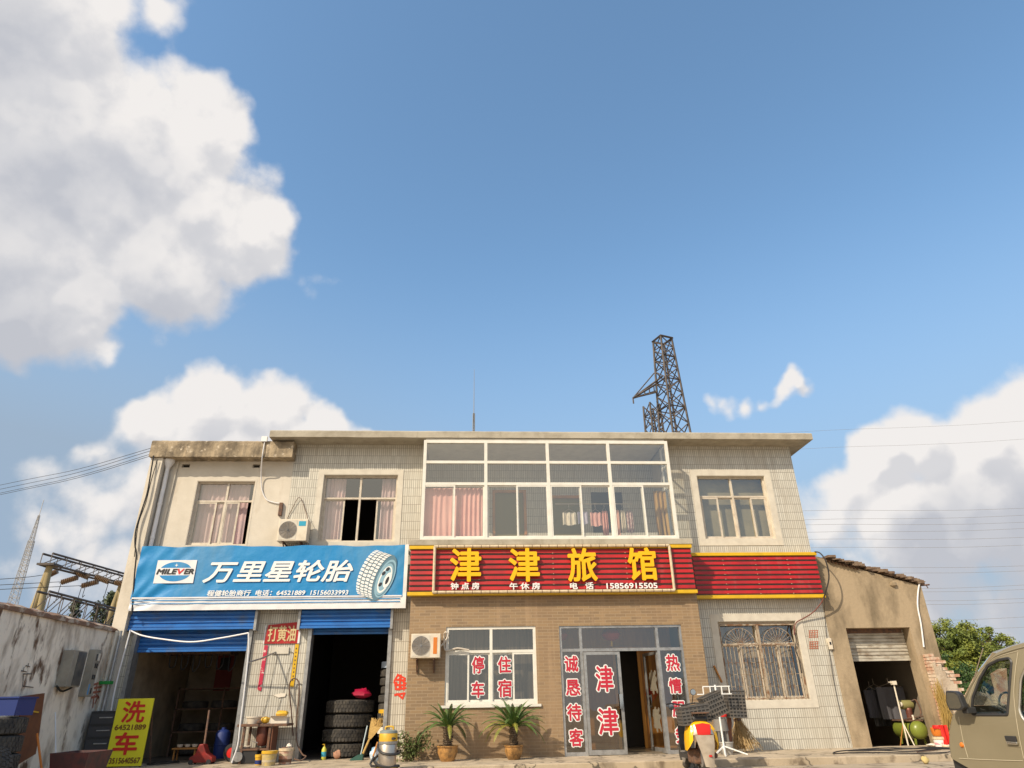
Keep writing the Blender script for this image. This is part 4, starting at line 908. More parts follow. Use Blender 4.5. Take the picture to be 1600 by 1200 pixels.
for x, r, mt in ((-7.62, .035, m_trim), (-7.53, .028, m_alu)): MB().tube([(x, -.42, 0), (x+.01, -.40, 2.55)], r, 8).build('pipe', mt, o, smooth=True)
MB().box(-7.70, -7.46, -.48, -.36, 1.50, 1.56).build('green_tie', mat('green_tape', (.02, .30, .05), .5), o)

# ================================================================ LEFT YARD WALL
LW = thing('yard_wall', 'stained peeling whitewashed yard wall with brown coping running toward the viewer on the left', 'wall', (-7.82, -5, 0))
mb = MB(); n = 60
mb.box(-7.94, -7.70, -11.0, -.285, -.12, 2.53); mb.build('masonry', m_leftwall, LW)
mb = MB(); ys = [-11.0+10.7*i/n for i in range(n+1)]; ring = []
for y in ys: j = random.uniform(-.012, .012); ring.append([(-7.655+j, y, 2.531), (-7.645+j, y, 2.60+j), (-7.80, y, 2.66+j), (-7.985, y, 2.60), (-7.985, y, 2.531)])
for i in range(n):
    for k in range(5): q = (k+1) % 5; mb.poly([ring[i][k], ring[i][q], ring[i+1][q], ring[i+1][k]])
mb.poly(ring[0]); mb.poly(ring[-1]); mb.build('coping', mat('coping_brown', (.25, .16, .12), .9, c2=(.50, .45, .40), nscale=5, ramp=(.5, .6), bump=.6), LW)
def pl(x, y): return atx(x, y, -7.68)
def wallbox(name, label, c, mt, depth, parts):
    p0, p1 = pl(c[0], c[3]), pl(c[2], c[1]); y0, y1 = p0.y, p1.y; zm0, zm1 = atx((c[0]+c[2])/2, c[3], -7.68).z, atx((c[0]+c[2])/2, c[1], -7.68).z
    T = thing(name, label, 'meter box', (-7.69, (y0+y1)/2, zm0), 'meter boxes on the yard wall')
    MB().box(-7.699, -7.69+depth, y0, y1, zm0, zm1).build('cabinet', mt, T, bevel=.008)
    w = y1-y0; h = zm1-zm0
    for (nm, u0, u1, v0, v1, m2, pr) in parts: MB().box(-7.69+depth+.001, -7.69+depth+pr, y0+w*u0, y0+w*u1, zm0+h*v0, zm0+h*v1).build(nm, m2, T)
    return T
m_cab = mat('cabinet_grey', (.36, .35, .31), .5, c2=(.28, .27, .24), nscale=5); m_cab2 = mat('cabinet_dark', (.16, .16, .15), .35, c2=(.08, .08, .08), nscale=4)
wallbox('meter_box', 'grey meter cabinet with a dark glazed door on the stained yard wall', (86, 1016, 122, 1074), m_cab, .2, [('glazed_door', .35, .96, .04, .96, m_cab2, .012)])
wallbox('meter_box', 'pale meter cabinet with black sockets and a blue sticker on the stained yard wall', (123, 1014, 150, 1089), m_cab, .14, [('socket', .30, .48, .60, .70, m_black, .006), ('socket', .60, .80, .60, .70, m_black, .006), ('socket', .30, .48, .36, .46, m_black, .006), ('socket', .60, .80, .36, .46, m_black, .006), ('socket', .55, .72, .06, .18, m_black, .006), ('meter', .22, .42, .76, .90, m_cab2, .01), ('meter', .5, .85, .76, .92, m_clear, .01), ('blue_sticker', .06, .28, .04, .26, mat('sticker_blue', (.12, .32, .60), .5), .004)])
cable('meter_cable', 'black cables drooping under the grey meter cabinet', [pl(84, 1072)+Vector((.05, 0, 0)), pl(90, 1080)+Vector((.07, 0, 0)), pl(103, 1076)+Vector((.07, 0, 0)), pl(116, 1068)+Vector((.05, 0, 0))], .018)
# ================================================================ TYRES
def tyre_proto(name, label, R, w, lugs=40, truck=True, group=None):
    T = thing(name, label, 'tyre', (0, 0, 0), group)
    prof = [(R*.56, w*.06), (R*.58, 0), (R*.80, -.0*w), (R*.93, w*.04), (R*.985, w*.16), (R*.99, w*.5), (R*.985, w*.84), (R*.93, w*.96), (R*.80, w), (R*.58, w), (R*.56, w*.94)]
    MB().lathe(prof, (0, 0, 0), 48, caps=False).build('carcass', m_rubber, T, smooth=True)
    q = MB()
    for k in range(lugs):
        for row in ((0, .08, .36), (.5, .38, .62), (0, .64, .92)) if truck else ((0, .12, .48), (.5, .52, .88)):
            a0 = 2*math.pi*(k+row[0])/lugs; a1 = a0+2*math.pi/lugs*.66; z0, z1 = w*row[1], w*row[2]; r0, r1 = R*.975, R*1.005 if truck else R*.998
            vs = [(r*math.cos(a), r*math.sin(a), z) for r in (r0, r1) for (a, z) in ((a0, z0), (a1, z0+w*.03), (a1, z1), (a0, z1-w*.03))]
            q.add(vs, [(0, 1, 2, 3), (4, 5, 6, 7), (0, 1, 5, 4), (1, 2, 6, 5), (2, 3, 7, 6), (3, 0, 4, 7)])
    q.build('tread', m_rubber, T)
    return T
tt = tyre_proto('truck_tyre', '', .53, .27, 44, group='truck tyres stacked in the store doorway')
nm = ['topmost', 'second from the top', 'third from the top', 'lowest']
first = True
for i in range(4):
    o = tt if first else copy_tree(tt); first = False
    o.location = (-2.72+random.uniform(-.02, .02), .92+random.uniform(-.02, .02), .01+(3-i)*.285); o.rotation_euler = (0, 0, i*.7); o['group'] = 'truck tyres stacked in the store doorway'
    o['label'] = 'big truck tyre lying in the stack in the store doorway, ' + nm[i]
ct = tyre_proto('car_tyre', '', .30, .165, 36, truck=False)
first = True; cnt = 10
ordn = ['lowest', 'second from the floor', 'third from the floor', 'fourth from the floor', 'fifth from the floor', 'sixth from the floor', 'seventh from the floor', 'third from the top', 'second from the top', 'topmost']
for i in range(cnt):
    o = ct if first else copy_tree(ct); first = False
    o.location = (-1.74+random.uniform(-.03, .03), .72, .01+i*.175); o.rotation_euler = (0, 0, i); o['group'] = 'car tyres stacked behind the right rail'
    o['label'] = 'small car tyre stacked behind the right rail of the store, ' + ordn[i]
# white/yellow wraps on the small stack
for z, c, lab in ((.80, m_yp, 'yellow paper wrap on a car tyre of the narrow stack'), (.45, m_paper, 'white paper label on a car tyre low in the narrow stack'), (1.78, mat('wrap_blue', (.35, .42, .52), .5), 'grey blue wrapped parcel on top of the narrow tyre stack')):
    q = MB()
    for k in range(6):
        a0, a1 = math.pi*(1.12+.055*k), math.pi*(1.12+.055*(k+1)); r = .312
        q.poly([(-1.74+r*math.cos(a0), .72+r*math.sin(a0), z), (-1.74+r*math.cos(a1), .72+r*math.sin(a1), z), (-1.74+r*math.cos(a1), .72+r*math.sin(a1), z+.13), (-1.74+r*math.cos(a0), .72+r*math.sin(a0), z+.13)])
    tag(q.build('paper_wrap', c, fix=False), lab, 'wrapper')
# far left: stack and leaning tyre near the wall
vt = tyre_proto('van_tyre', '', .37, .205, 40, True, 'tyres stacked against the yard wall')
gx = at(38, 1130, -6.0).x-.37
for i in range(5):
    o = vt if i == 0 else copy_tree(vt); o['group'] = 'tyres stacked against the yard wall'
    o.location = (gx+random.uniform(-.015, .015), -6.0, -.115+i*.212); o.rotation_euler = (0, 0, i*1.3)
    o['label'] = 'worn tyre in the stack against the stained yard wall, ' + ['lowest', 'second from the ground', 'middle one', 'second from the top', 'topmost'][i]
o = copy_tree(vt); o['label'] = 'tyre leaning upright beside the stack at the yard wall'; o['group'] = 'tyres stacked against the yard wall'
o.location = (at(60, 1170, -5.75).x-.33, -6.15, .26); o.rotation_euler = (R_(80), 0, R_(-14)); o.location.x += .0
# blue crate on the tyre stack, brown board, poles
T = thing('blue_crate', 'blue plastic crate on top of the tyre stack at the yard wall', 'crate', (gx, -6.0, .95))
cz_ = .953
mb = MB(); mb.box(gx-.34, gx+.33, -6.2, -5.8, cz_, cz_+.02)
for (a, b, c, d) in ((gx-.34, gx+.33, -6.2, -6.18), (gx-.34, gx+.33, -5.82, -5.8), (gx-.34, gx-.32, -6.18, -5.82), (gx+.31, gx+.33, -6.18, -5.82)): mb.box(a, b, c, d, cz_+.02, cz_+.20)
mb.build('crate_body', m_bluep, T)
mb = MB(); mb.box(gx-.355, gx+.345, -6.215, -6.175, cz_+.20, cz_+.22).box(gx-.355, gx+.345, -5.825, -5.785, cz_+.20, cz_+.22).box(gx-.355, gx-.315, -6.175, -5.825, cz_+.20, cz_+.22).box(gx+.305, gx+.345, -6.175, -5.825, cz_+.20, cz_+.22); mb.build('crate_rim', m_bluep, T)
XB = -7.50
P = [atx(x, y, XB) for x, y in ((34, 1088), (70, 1083), (61, 1150), (56, 1178), (28, 1195))]
T = thing('brown_board', 'brown board standing against the yard wall beside the tyres', 'board', (XB, P[1].y, -.1))
mb = MB(); k = [(p.y, p.z) for p in P]; n_ = len(k)
for x in (XB-.03, XB): mb.v += [Vector((x, y, z)) for y, z in k]
mb.f += [list(range(n_))[::-1], [n_+i for i in range(n_)]]+[[i, (i+1) % n_, n_+(i+1) % n_, n_+i] for i in range(n_)]
mb.build('panel', m_brownw, T)
MB().bar(atx(37, 1109, XB+.02), atx(60, 1113, XB+.02), .02).build('yellow_batten', m_yp, T)
tag(MB().tube([atx(58, 1146, -7.35), atx(66, 1210, -7.1)], .018, 8).build('orange_pole', m_orange), 'short orange pole leaning in front of the brown board', 'pole')
T = thing('banded_pole', 'thin white pole with a red foot leaning on the stained wall', 'pole', atx(87, 1195, -7.3))
MB().tube([atx(86.5, 1113, -7.5), atx(87, 1184, -7.3)], .012, 8).build('white_shaft', m_bwhite, T); MB().tube([atx(87, 1184, -7.3), atx(87.3, 1206, -7.24)], .015, 8).build('red_foot', m_redp, T)
a = at(120, 1185, -5.0)
T = thing('rusty_tub', 'dark red steel tub on the ground beside the yard wall', 'tub', (a.x, -5.0, -.1))
P = [at(x, y, -5.0) for x, y in ((97, 1175), (150, 1169), (148, 1200), (99, 1203))]; x0, x1 = P[0].x, P[1].x; zt_ = P[0].z
mb = MB(); k = len(mb.v)
x1 = x1+.06
for (xa_, xb_, ya_, yb_, z) in ((x0+.08, x1-.08, -5.2, -4.7, -.115), (x0, x1, -5.3, -4.6, zt_), (x0+.03, x1-.03, -5.27, -4.63, zt_), (x0+.1, x1-.1, -5.18, -4.72, -.08)):
    mb.v += [Vector((xa_, ya_, z)), Vector((xb_, ya_, z)), Vector((xb_, yb_, z)), Vector((xa_, yb_, z))]
for r in range(3):
    for i in range(4): a_ = r*4+i; b_ = r*4+(i+1) % 4; mb.f.append([a_, b_, b_+4, a_+4])
mb.f.append([3, 2, 1, 0]); mb.f.append([12, 13, 14, 15])
mb.build('tub_body', mat('tub_red', (.12, .035, .03), .7, c2=(.05, .03, .03), nscale=6), T)
T = thing('tool_cabinet', 'black drawer cabinet standing in the corner behind the yellow board', 'cabinet', (-7.25, -.5, 0))
MB().box(-7.60, -6.95, -.70, -.33, 0, 1.0).build('cabinet_body', m_blackp, T, bevel=.01)
for i in range(4): 
    d_ = MB().box(-7.56, -6.99, -.72, -.701, .08+i*.23, .26+i*.23).build('drawer', mat('drawer_black', (.045, .045, .05), .4), T); MB().box(-7.4, -7.15, -.74, -.721, .18+i*.23, .20+i*.23).build('handle', m_alu, d_)

# ================================================================ IN THE LEFT BAY
J = thing('floor_jack', 'red trolley jack with a tall dark handle on the garage floor', 'jack', (-5.2, -.3, 0))
jx = at(315, 1190, -.3).x
MB().prism([(jx-.22, .03), (jx+.24, .03), (jx+.24, .12), (jx+.10, .2), (jx+.02, .36), (jx-.06, .36), (jx-.12, .18), (jx-.22, .12)], -.42, -.18).build('jack_body', mat('jack_red', (.30, .02, .015), .5, c2=(.15, .02, .015), nscale=9), J, bevel=.015)
for x in (jx-.17, jx+.18):
    for y in (-.45, -.18): MB().lathe([(.001, 0), (.045, 0), (.045, .03), (.001, .03)], (x, y, .045), 14, axis='Y').build('wheel', m_blackp, J)
MB().tube([(jx, -.3, .3), at(327, 1110, .1)], .02, 8).build('jack_handle', m_rust, J)
T = thing('low_stool', 'small wooden stool holding pale bowls inside the garage bay', 'stool', (-5.35, 1.2, 0))
sx = at(292, 1170, 1.0).x; sz = at(292, 1168, 1.0).z
MB().box(sx-.27, sx+.27, .85, 1.15, sz-.03, sz).build('seat', m_wood, T)
for x in (sx-.22, sx+.22):
    for y in (.9, 1.1): MB().bar((x, y, 0), (x*1.0, y, sz-.03), .03).build('leg', m_wood, T)
for i in range(3): tag(MB().lathe([(.02, 0), (.05, .01), (.07, .06), (.065, .06), (.045, .02), (.001, .015)], (sx-.16+i*.16, 1.0, sz+.001), 14).build('bowl', m_clear, smooth=True), 'pale bowl on the low stool in the garage, ' + ['left one', 'middle one', 'right one'][i], 'bowl', 'bowls on the low stool')
T = thing('blue_drum', 'blue plastic drum deep in the garage bay', 'drum', (at(347, 1160, 1.4).x, 1.4, 0))
MB().lathe([(.14, 0), (.16, .05), (.16, .5), (.11, .56), (.05, .58), (.05, .62), (.001, .62)], (T.location.x, 1.4, 0), 20).build('drum_body', m_bluep, T, smooth=True); MB().lathe([(.165, .25), (.17, .27), (.165, .29)], (T.location.x, 1.4, 0), 20, caps=False).build('drum_hoop', m_bluep, T)
T = thing('hand_truck', 'hand trolley with a red wheel in the shade at the right of the garage bay', 'trolley', (at(361, 1185, .2).x, .2, 0)); hx = T.location.x
MB().lathe([(.10, 0), (.15, .0), (.17, .03), (.15, .06), (.10, .06)], (hx, .15, .17), 22, axis='Y', caps=False).build('wheel_tyre', m_blackp, T); MB().lathe([(.001, .0), (.11, .01), (.11, .05), (.001, .06)], (hx, .15, .17), 22, axis='Y').build('wheel_rim', m_redp, T)
for dx in (0, .2): MB().tube([(hx+dx, .25, .1), (hx+.35+dx*.5, .25, 1.25)], .018, 8).build('rail', m_rust, T)
MB().bar((hx+.3, .25, 1.05), (hx+.42, .25, 1.05), .03).build('cross_bar', m_rust, T)
T = thing('tool_shelf', 'dark shelving loaded with tyres at the back of the garage bay', 'shelf', (-6.2, 2.8, 0))
for x in (-7.2, -6.1, -5.1):
    MB().box(x-.02, x+.02, 2.5, 2.54, 0, 1.5).build('post', m_rust, T)
for z in (.5, 1.0, 1.45): MB().box(-7.22, -5.08, 2.5, 3.1, z, z+.03).build('shelf_board', m_rust, T)
n_ = 0
for z in (.03, .53, 1.03):
    for k in range(3 if z < .9 else 2):
        o = copy_tree(ct); x = -6.85+k*.7; o.location = (x, 2.8, z+.0); o.rotation_euler = (0, 0, k); n_ += 1
        o['group'] = 'tyres on the dark shelving'; o['label'] = 'car tyre on the dark shelving, %s level, %s' % (['bottom', 'middle', 'top'][int(z*2)], ['left', 'centre', 'right'][k])
a = at(350, 1050, 3.55)
T = thing('wall_calendar', 'dark red calendar hanging on the back wall of the garage', 'calendar', (a.x, 3.57, a.z))
MB().box(a.x-.22, a.x+.2, 3.575, 3.59, a.z-.45, a.z+.45).build('sheet', mat('calendar_red', (.25, .05, .04), .8), T); MB().box(a.x-.14, a.x+.12, 3.57, 3.574, a.z+.05, a.z+.36).build('picture', m_black, T)
a = at(222, 1065, 3.5)
T = thing('wall_fan', 'round wall fan on the back wall at the left of the garage', 'fan', (a.x, 3.5, a.z))
q = MB()
for rr in (.12, .22, .32): q.tube([(a.x+rr*math.cos(t), 3.42, a.z+rr*math.sin(t)) for t in [2*math.pi*i/28 for i in range(29)]], .012, 5, caps=False)
q.build('guard', m_rust, T); MB().lathe([(.001, 0), (.08, .02), (.08, .12), (.001, .14)], (a.x, 3.43, a.z), 14, axis='Y').build('motor', m_blackp, T)
for k in range(4): MB().bar((a.x, 3.46, a.z), (a.x+.28*math.cos(k*1.57+.4), 3.46, a.z+.28*math.sin(k*1.57+.4)), .01, .1).build('blade', m_grille, T)
T = thing('ceiling_rack', 'dark overhead rack of belts and hoses inside the garage bay', 'rack', (-6.2, 1.2, 2.2))
MB().box(-7.1, -5.6, 1.0, 1.6, 2.16, 2.22).build('rack_beam', m_rust, T)
for k in range(6): x = -7.0+k*.27; MB().tube(curve([(x, 1.1, 2.16), (x+.03, 1.1, 1.9-.05*(k % 3)), (x+.14, 1.1, 1.92), (x+.15, 1.1, 2.16)]), .015, 6).build('belt', m_blackp, T)
cable('floor_cable', 'black cable coiled on the floor of the garage bay', [(at(244+18*math.cos(t*.9)+t*2.0, 1188, -.1).x, -.1+.35*math.sin(t*.9), .015+.002*t) for t in [i*.6 for i in range(22)]], .014, seg=3)

# ================================================================ BENCH AND WHAT IS ON IT
Yq = -.62
bz = at(410, 1131, Yq).z; bx0_, bx1_ = at(371, 1131, Yq).x, at(449, 1131, Yq).x
T = thing('work_bench', 'rough brown bench against the tiled pier with a lower shelf', 'bench', ((bx0_+bx1_)/2, Yq+.2, 0))
MB().box(bx0_, bx1_, Yq, Yq+.55, bz-.05, bz).build('bench_top', m_rust, T, bevel=.006)
lx = at(422, 1150, Yq).x; lx0 = at(374, 1170, Yq).x
for x in (lx0+.03, lx-.03):
    for y in (Yq+.05, Yq+.48): MB().bar((x, y, 0), (x, y, bz-.05), .045).build('leg', m_rust, T)
sz = at(395, 1170, Yq).z; MB().box(lx0, lx, Yq+.03, Yq+.5, sz-.03, sz).build('lower_shelf', m_rust, T)
MB().box(lx+.001, lx+.03, Yq+.05, Yq+.48, 0, bz-.05).build('side_board', m_brownw, T)
def bowl_thing(name, label, cat, c, r, h, mt, rim=None):
    T = thing(name, label, cat, c)
    MB().lathe([(r*.72, 0), (r, h), (r*.94, h), (r*.66, .02), (.001, .02)], c, 24).build('body', mt, T, smooth=True)
    MB().lathe([(r, h-.02), (r*1.06, h-.015), (r*1.06, h+.005), (r*.95, h+.006)], c, 24, caps=False).build('rim', rim or mt, T, smooth=True); return T
a = at(397, 1123, Yq+.2)
bowl_thing('cream_basin', 'cream plastic basin on the left of the rough bench', 'basin', (a.x, Yq+.2, bz+.001), .155, .13, m_clear)
a0, a1 = at(424, 1125, Yq+.12).x, at(449, 1125, Yq+.12).x
T = thing('carton', 'open white carton on the right of the rough bench', 'box', ((a0+a1)/2, Yq+.2, bz))
MB().box(a0, a1, Yq+.08, Yq+.32, bz+.001, bz+.11).build('carton_body', m_paper, T); MB().poly([(a0, Yq+.08, bz+.111), (a1, Yq+.08, bz+.111), (a1, Yq-.0, bz+.14), (a0, Yq, bz+.14)]).build('flap', m_paper, T, fix=False)
def lump(name, label, cat, c, s, mt, seed=0, n=10, m=8):
    r_ = random.Random(seed); mb = MB(); k = 0
    for i in range(m+1):
        th = math.pi*i/m
        for j in range(n):
            ph = 2*math.pi*j/n; rr = 1+r_.uniform(-.16, .16) if 0 < i < m else 1
            mb.v.append(Vector((c[0]+s[0]*rr*math.sin(th)*math.cos(ph), c[1]+s[1]*rr*math.sin(th)*math.sin(ph), c[2]+s[2]*(1-math.cos(th))*.5*rr)))
    for i in range(m):
        for j in range(n): a_ = i*n+j; b_ = i*n+(j+1) % n; mb.f.append([a_, b_, b_+n, a_+n])
    return tag(mb.build(name, mt, smooth=True), label, cat)
lump('yellow_rag', 'crumpled yellow rag leaning on the carton on the bench', 'rag', (at(417, 1124, Yq+.2).x, Yq+.1, bz+.001), (.09, .07, .13), m_yp, 1)
lump('yellow_sponge', 'yellow sponge heap on top of the white carton', 'sponge', ((a0+a1)/2+.02, Yq+.2, bz+.113), (.13, .09, .12), m_yp, 2)
lump('dark_rag', 'dark oily rag beside the cream basin on the bench', 'rag', (at(409, 1126, Yq+.2).x, Yq+.1, bz+.001), (.06, .06, .06), m_rust, 3)
a = at(411, 1150, Yq+.25)
T = thing('copper_boiler', 'rounded red brown tank hung under the bench top', 'tank', (a.x, Yq+.25, sz))
MB().lathe([(.001, a.z-.19), (.08, a.z-.17), (.13, a.z-.08), (.135, a.z+.05), (.135, bz-.055)], (a.x, Yq+.25, 0), 26).build('tank_body', m_copper, T, smooth=True); MB().tube([(a.x-.05, Yq+.1, a.z-.12), (a.x-.16, Yq+.08, a.z-.08), (a.x-.16, Yq+.08, a.z-.2)], .012, 8).build('tap', m_silver, T, smooth=True)
T = thing('black_pump', 'black pump box on the ground under the bench', 'pump', (at(388, 1185, Yq+.25).x, Yq+.25, 0)); x_ = T.location.x
MB().box(x_-.26, x_+.22, Yq+.05, Yq+.45, .0, .26).build('pump_body', m_blackp, T, bevel=.02); MB().lathe([(.001, 0), (.09, 0), (.09, .04), (.001, .05)], (x_-.14, Yq+.0, .13), 18, axis='Y').build('pump_cap', m_alu, T)
T = thing('shelf_tray', 'pale tray lying on the lower shelf of the bench', 'tray', (at(383, 1166, Yq+.2).x, Yq+.2, sz)); x_ = T.location.x
MB().lathe([(.09, 0), (.12, .04), (.11, .04), (.085, .01), (.001, .01)], (x_, Yq+.2, sz+.001), 18).build('tray_body', m_clear, T, smooth=True); MB().box(x_-.03, x_+.03, Yq+.17, Yq+.23, sz+.012, sz+.035).build('soap', m_paper, T)
def bucket(name, label, px, py0, py1, Y, r, mt, rim=None, handle=True, z0=0, bands=None):
    x = at(px, py1, Y).x; h = at(px, py0, Y).z-z0
    T = thing(name, label, 'bucket', (x, Y, z0)); c = (x, Y, z0)
    MB().lathe([(r*.82, 0), (r, h), (r*.95, h), (r*.78, .02), (.001, .02)], c, 26).build('bucket_body', mt, T, smooth=True)
    MB().lathe([(r*.99, h-.05), (r*1.05, h-.045), (r*1.05, h), (r*.96, h+.004)], c, 26, caps=False).build('rim', rim or mt, T, smooth=True)
    if bands:
        for (v, m2, hh) in bands: rr = r*(.82+.18*v); MB().lathe([(rr+.003, v*h), (rr+.004+hh*.02, v*h+hh)], c, 26, caps=False).build('printed_band', m2, T, smooth=True)
    if handle: MB().tube([(x+r*1.04*math.cos(t), Y-.02-.02*math.sin(t), z0+h*.9-r*.75*math.sin(t)) for t in [math.pi*i/12 for i in range(13)]], .005, 5).build('bail', m_silver, T)
    return T, x, h
bucket('yellow_bucket', 'dirty yellow bucket standing before the bench', 419, 1173, 1197, -1.15, .145, mat('dirty_yellow', (.62, .46, .14), .6, c2=(.36, .32, .24), nscale=7), m_yp, bands=[(.25, mat('band_cream', (.50, .45, .33), .6), .12)])
bucket('yellow_blue_can', 'small yellow and blue paint can left of the dirty bucket', 403.5, 1179, 1194, -.95, .075, m_yp, m_yp, False, bands=[(.1, m_bluep, .09)])
T, x_, h_b = bucket('scrap_drum', 'white ringed drum filled with scraps right of the dirty bucket', 445, 1169, 1193, -.9, .14, mat('drum_cream', (.60, .50, .42), .5, c2=(.40, .18, .12), nscale=5, ramp=(.5, .6)), m_ivory, False, bands=[(.15, m_rust, .05), (.55, m_ivory, .03)])
lump('scrap', 'white scrap sticking out of the ringed drum', 'scrap', (x_+.04, -.9, h_b-.02), (.05, .05, .10), m_paper, 5); lump('scrap', 'dark scrap filling the ringed drum', 'scrap', (x_-.03, -.92, h_b-.04), (.09, .08, .06), m_rust, 6)
a = at(506.5, 1181.5, .25); x_ = at(506.5, 1172, .1).x
T = thing('pump_bottle', 'yellow green pump bottle with a blue label in the store doorway', 'bottle', (x_, .1, 0))
MB().lathe([(.045, 0), (.05, .01), (.05, .19), (.03, .23), (.018, .235), (.018, .255), (.001, .255)], (x_, .1, .001), 18).build('bottle_body', mat('bottle_lime', (.62, .58, .08), .4), T, smooth=True)
MB().lathe([(.0515, .06), (.0515, .15)], (x_, .1, 0), 18, caps=False).build('bottle_label', mat('label_cyan', (.05, .35, .50), .5), T); MB().tube([(x_, .1, .25), (x_, .1, .285), (x_-.04, .09, .285)], .009, 8).build('pump_head', m_yp, T)
lump('brown_bag', 'small crumpled brown bag on the floor before the truck tyres', 'bag', (at(527, 1175, .2).x, .2, .0), (.08, .06, .17), mat('bag_brown', (.42, .22, .14), .8), 8)
lump('red_bag', 'crumpled dark red plastic bag on top of the truck tyre stack', 'bag', (-2.42, .62, 1.155), (.22, .16, .2), mat('bag_red', (.40, .01, .05), .4), 9)
# broom, dustpan
def straws(mb, base, tipc, spread, n, r0, seed, jit=.02, thick=.004):
    r_ = random.Random(seed); base = Vector(base); tipc = Vector(tipc)
    for i in range(n):
        d = Vector((r_.gauss(0, 1), r_.gauss(0, 1)*.7, r_.gauss(0, .25)))*spread*.5
        b = base+Vector((r_.uniform(-1, 1), r_.uniform(-1, 1), 0))*r0
        mid = b.lerp(tipc+d, .5)+Vector((r_.uniform(-jit, jit), r_.uniform(-jit, jit), 0))
        mb.tube([b, mid, tipc+d], thick, 3, caps=False)
    return mb
bt = at(567, 1178, -.25); tp = at(590, 1126, .02)
T = thing('straw_broom', 'yellow straw broom turned head up against the right rail of the store', 'broom', bt)
mid = Vector(bt).lerp(tp, .45); MB().tube([bt, mid], .022, 8).build('broom_handle', m_straw, T)
bristle = MB(); k = len(bristle.v)
w0 = Vector((.03, 0, -.01)); w1 = Vector((.13, 0, -.06)); dy = Vector((0, .025, 0))
for (c, w) in ((mid, w0), (Vector(bt).lerp(tp, .72), Vector((.085, 0, -.035))), (tp, w1)):
    for v in (c-w-dy, c+w-dy, c+w+dy, c-w+dy): bristle.v.append(v)
for r in range(2):
    for i in range(4): a_ = r*4+i; b_ = r*4+(i+1) % 4; bristle.f.append([a_, b_, b_+4, a_+4])
bristle.f += [[3, 2, 1, 0], [8, 9, 10, 11]]
straws(bristle, tp-Vector((.0, 0, .1)), tp+Vector((.02, 0, .03)), .15, 60, .08, 4); bristle.build('broom_head', m_straw, T)
T = thing('dustpan', 'dark green dustpan with a pale upright handle by the truck tyres', 'dustpan', at(559, 1179, -.15))
a = at(559, 1178, -.2); MB().prism([(a.x-.14, .0), (a.x+.12, .0), (a.x+.12, .11), (a.x+.02, .10), (a.x-.14, .02)], -.32, -.12).build('pan', mat('pan_green', (.03, .10, .08), .5), T); MB().tube([(a.x+.06, -.2, .08), at(574, 1134, -.1)], .013, 8).build('handle', mat('handle_pale', (.45, .55, .58), .4), T)
# vacuum
vx, vy = at(606, 1170, -2.72).x, -2.72
T = thing('wet_vacuum', 'steel and yellow wet vacuum cleaner with a coiled black hose on the pavement edge', 'vacuum cleaner', (vx, vy, 0)); c = (vx, vy, 0)
MB().lathe([(.21, .05), (.22, .08), (.22, .16), (.19, .17), (.001, .17)], c, 28).build('wheel_base', m_yp, T, smooth=True)
for k in range(4): t = k*math.pi/2+.8; MB().lathe([(.001, -.015), (.035, -.015), (.035, .015), (.001, .015)], (vx+.19*math.cos(t), vy+.19*math.sin(t), .035), 12, axis='Y').build('caster', m_blackp, T)
MB().lathe([(.17, .171), (.175, .19), (.175, .55), (.168, .56)], c, 30).build('steel_drum', m_silver, T, smooth=True)
MB().lathe([(.178, .561), (.182, .58), (.182, .61)], c, 30, caps=False).build('clamp_band', m_alu, T, smooth=True)
MB().lathe([(.178, .611), (.178, .74), (.172, .75)], c, 30).build('motor_head', m_yp, T, smooth=True)
MB().lathe([(.176, .751), (.17, .79), (.12, .81), (.001, .815)], c, 30).build('lid', mat('lid_grey', (.22, .27, .28), .5), T, smooth=True)
MB().tube(curve([(vx-.06, vy-.05, .81), (vx-.05, vy-.05, .86), (vx+.08, vy-.05, .86), (vx+.09, vy-.05, .81)]), .016, 8).build('carry_handle', m_yp, T, smooth=True)
hs = []
for i in range(38):
    t = i/37*2*math.pi*1.9+.5; rr = .215+.03*math.sin(i*.5); hs.append((vx+rr*math.cos(t), vy+rr*math.sin(t)*.95, .62-.42*(i/37)+.07*math.sin(t*1.0)))
MB().tube(curve([(vx+.1, vy-.18, .66)]+hs+[(vx-.28, vy-.1, .2), (vx-.25, vy-.05, .35)], 3), .024, 8).build('coiled_hose', m_blackp, T, smooth=True)
T.scale = (.9, .9, .9); T.location.z = -.118
lump('blue_white_bag', 'blue and white plastic bag behind the vacuum cleaner', 'bag', (at(587, 1165, -1.0).x, -1.0, 0), (.11, .09, .26), mat('bag_blue', (.25, .45, .65), .5, c2=(.75, .78, .82), nscale=9), 11)
tag(MB().tube([at(583, 1182, -1.2), at(590, 1160, -1.0)], .018, 8).build('wooden_stick', m_wood), 'short orange wooden stick beside the blue and white bag', 'stick')

# ================================================================ PLANTS
def frond(mb, base, az, L, rise, droop, wl, rr, n=24, yy=0):
    p = Vector(base); pts = []; el = rise
    for i in range(n+1):
        pts.append(p.copy()); el -= droop/n*(1+i/n); p = p+Vector((math.cos(az)*math.cos(el), math.sin(az)*math.cos(el), math.sin(el)))*(L/n)
    mb.tube(pts, .007, 4, r2=.002)
    side = Vector((-math.sin(az), math.cos(az), 0))
    for i in range(2, n+1):
        t = i/n; d = (pts[i]-pts[i-1]).normalized(); up = side.cross(d); ll = wl*(math.sin(math.pi*min(1, t*.92+.1)))**.6
        for sgn in (-1, 1):
            for h in (0, .5):
                b = pts[i-1].lerp(pts[i], h); tip = b+(side*sgn*.85+d*.75+up*.28).normalized()*ll*rr.uniform(.9, 1.08)
                w = d*.0028
                mb.poly([b-w, b+w, tip.lerp(b, .45)+w*1.3, tip, tip.lerp(b, .45)-w*1.3])
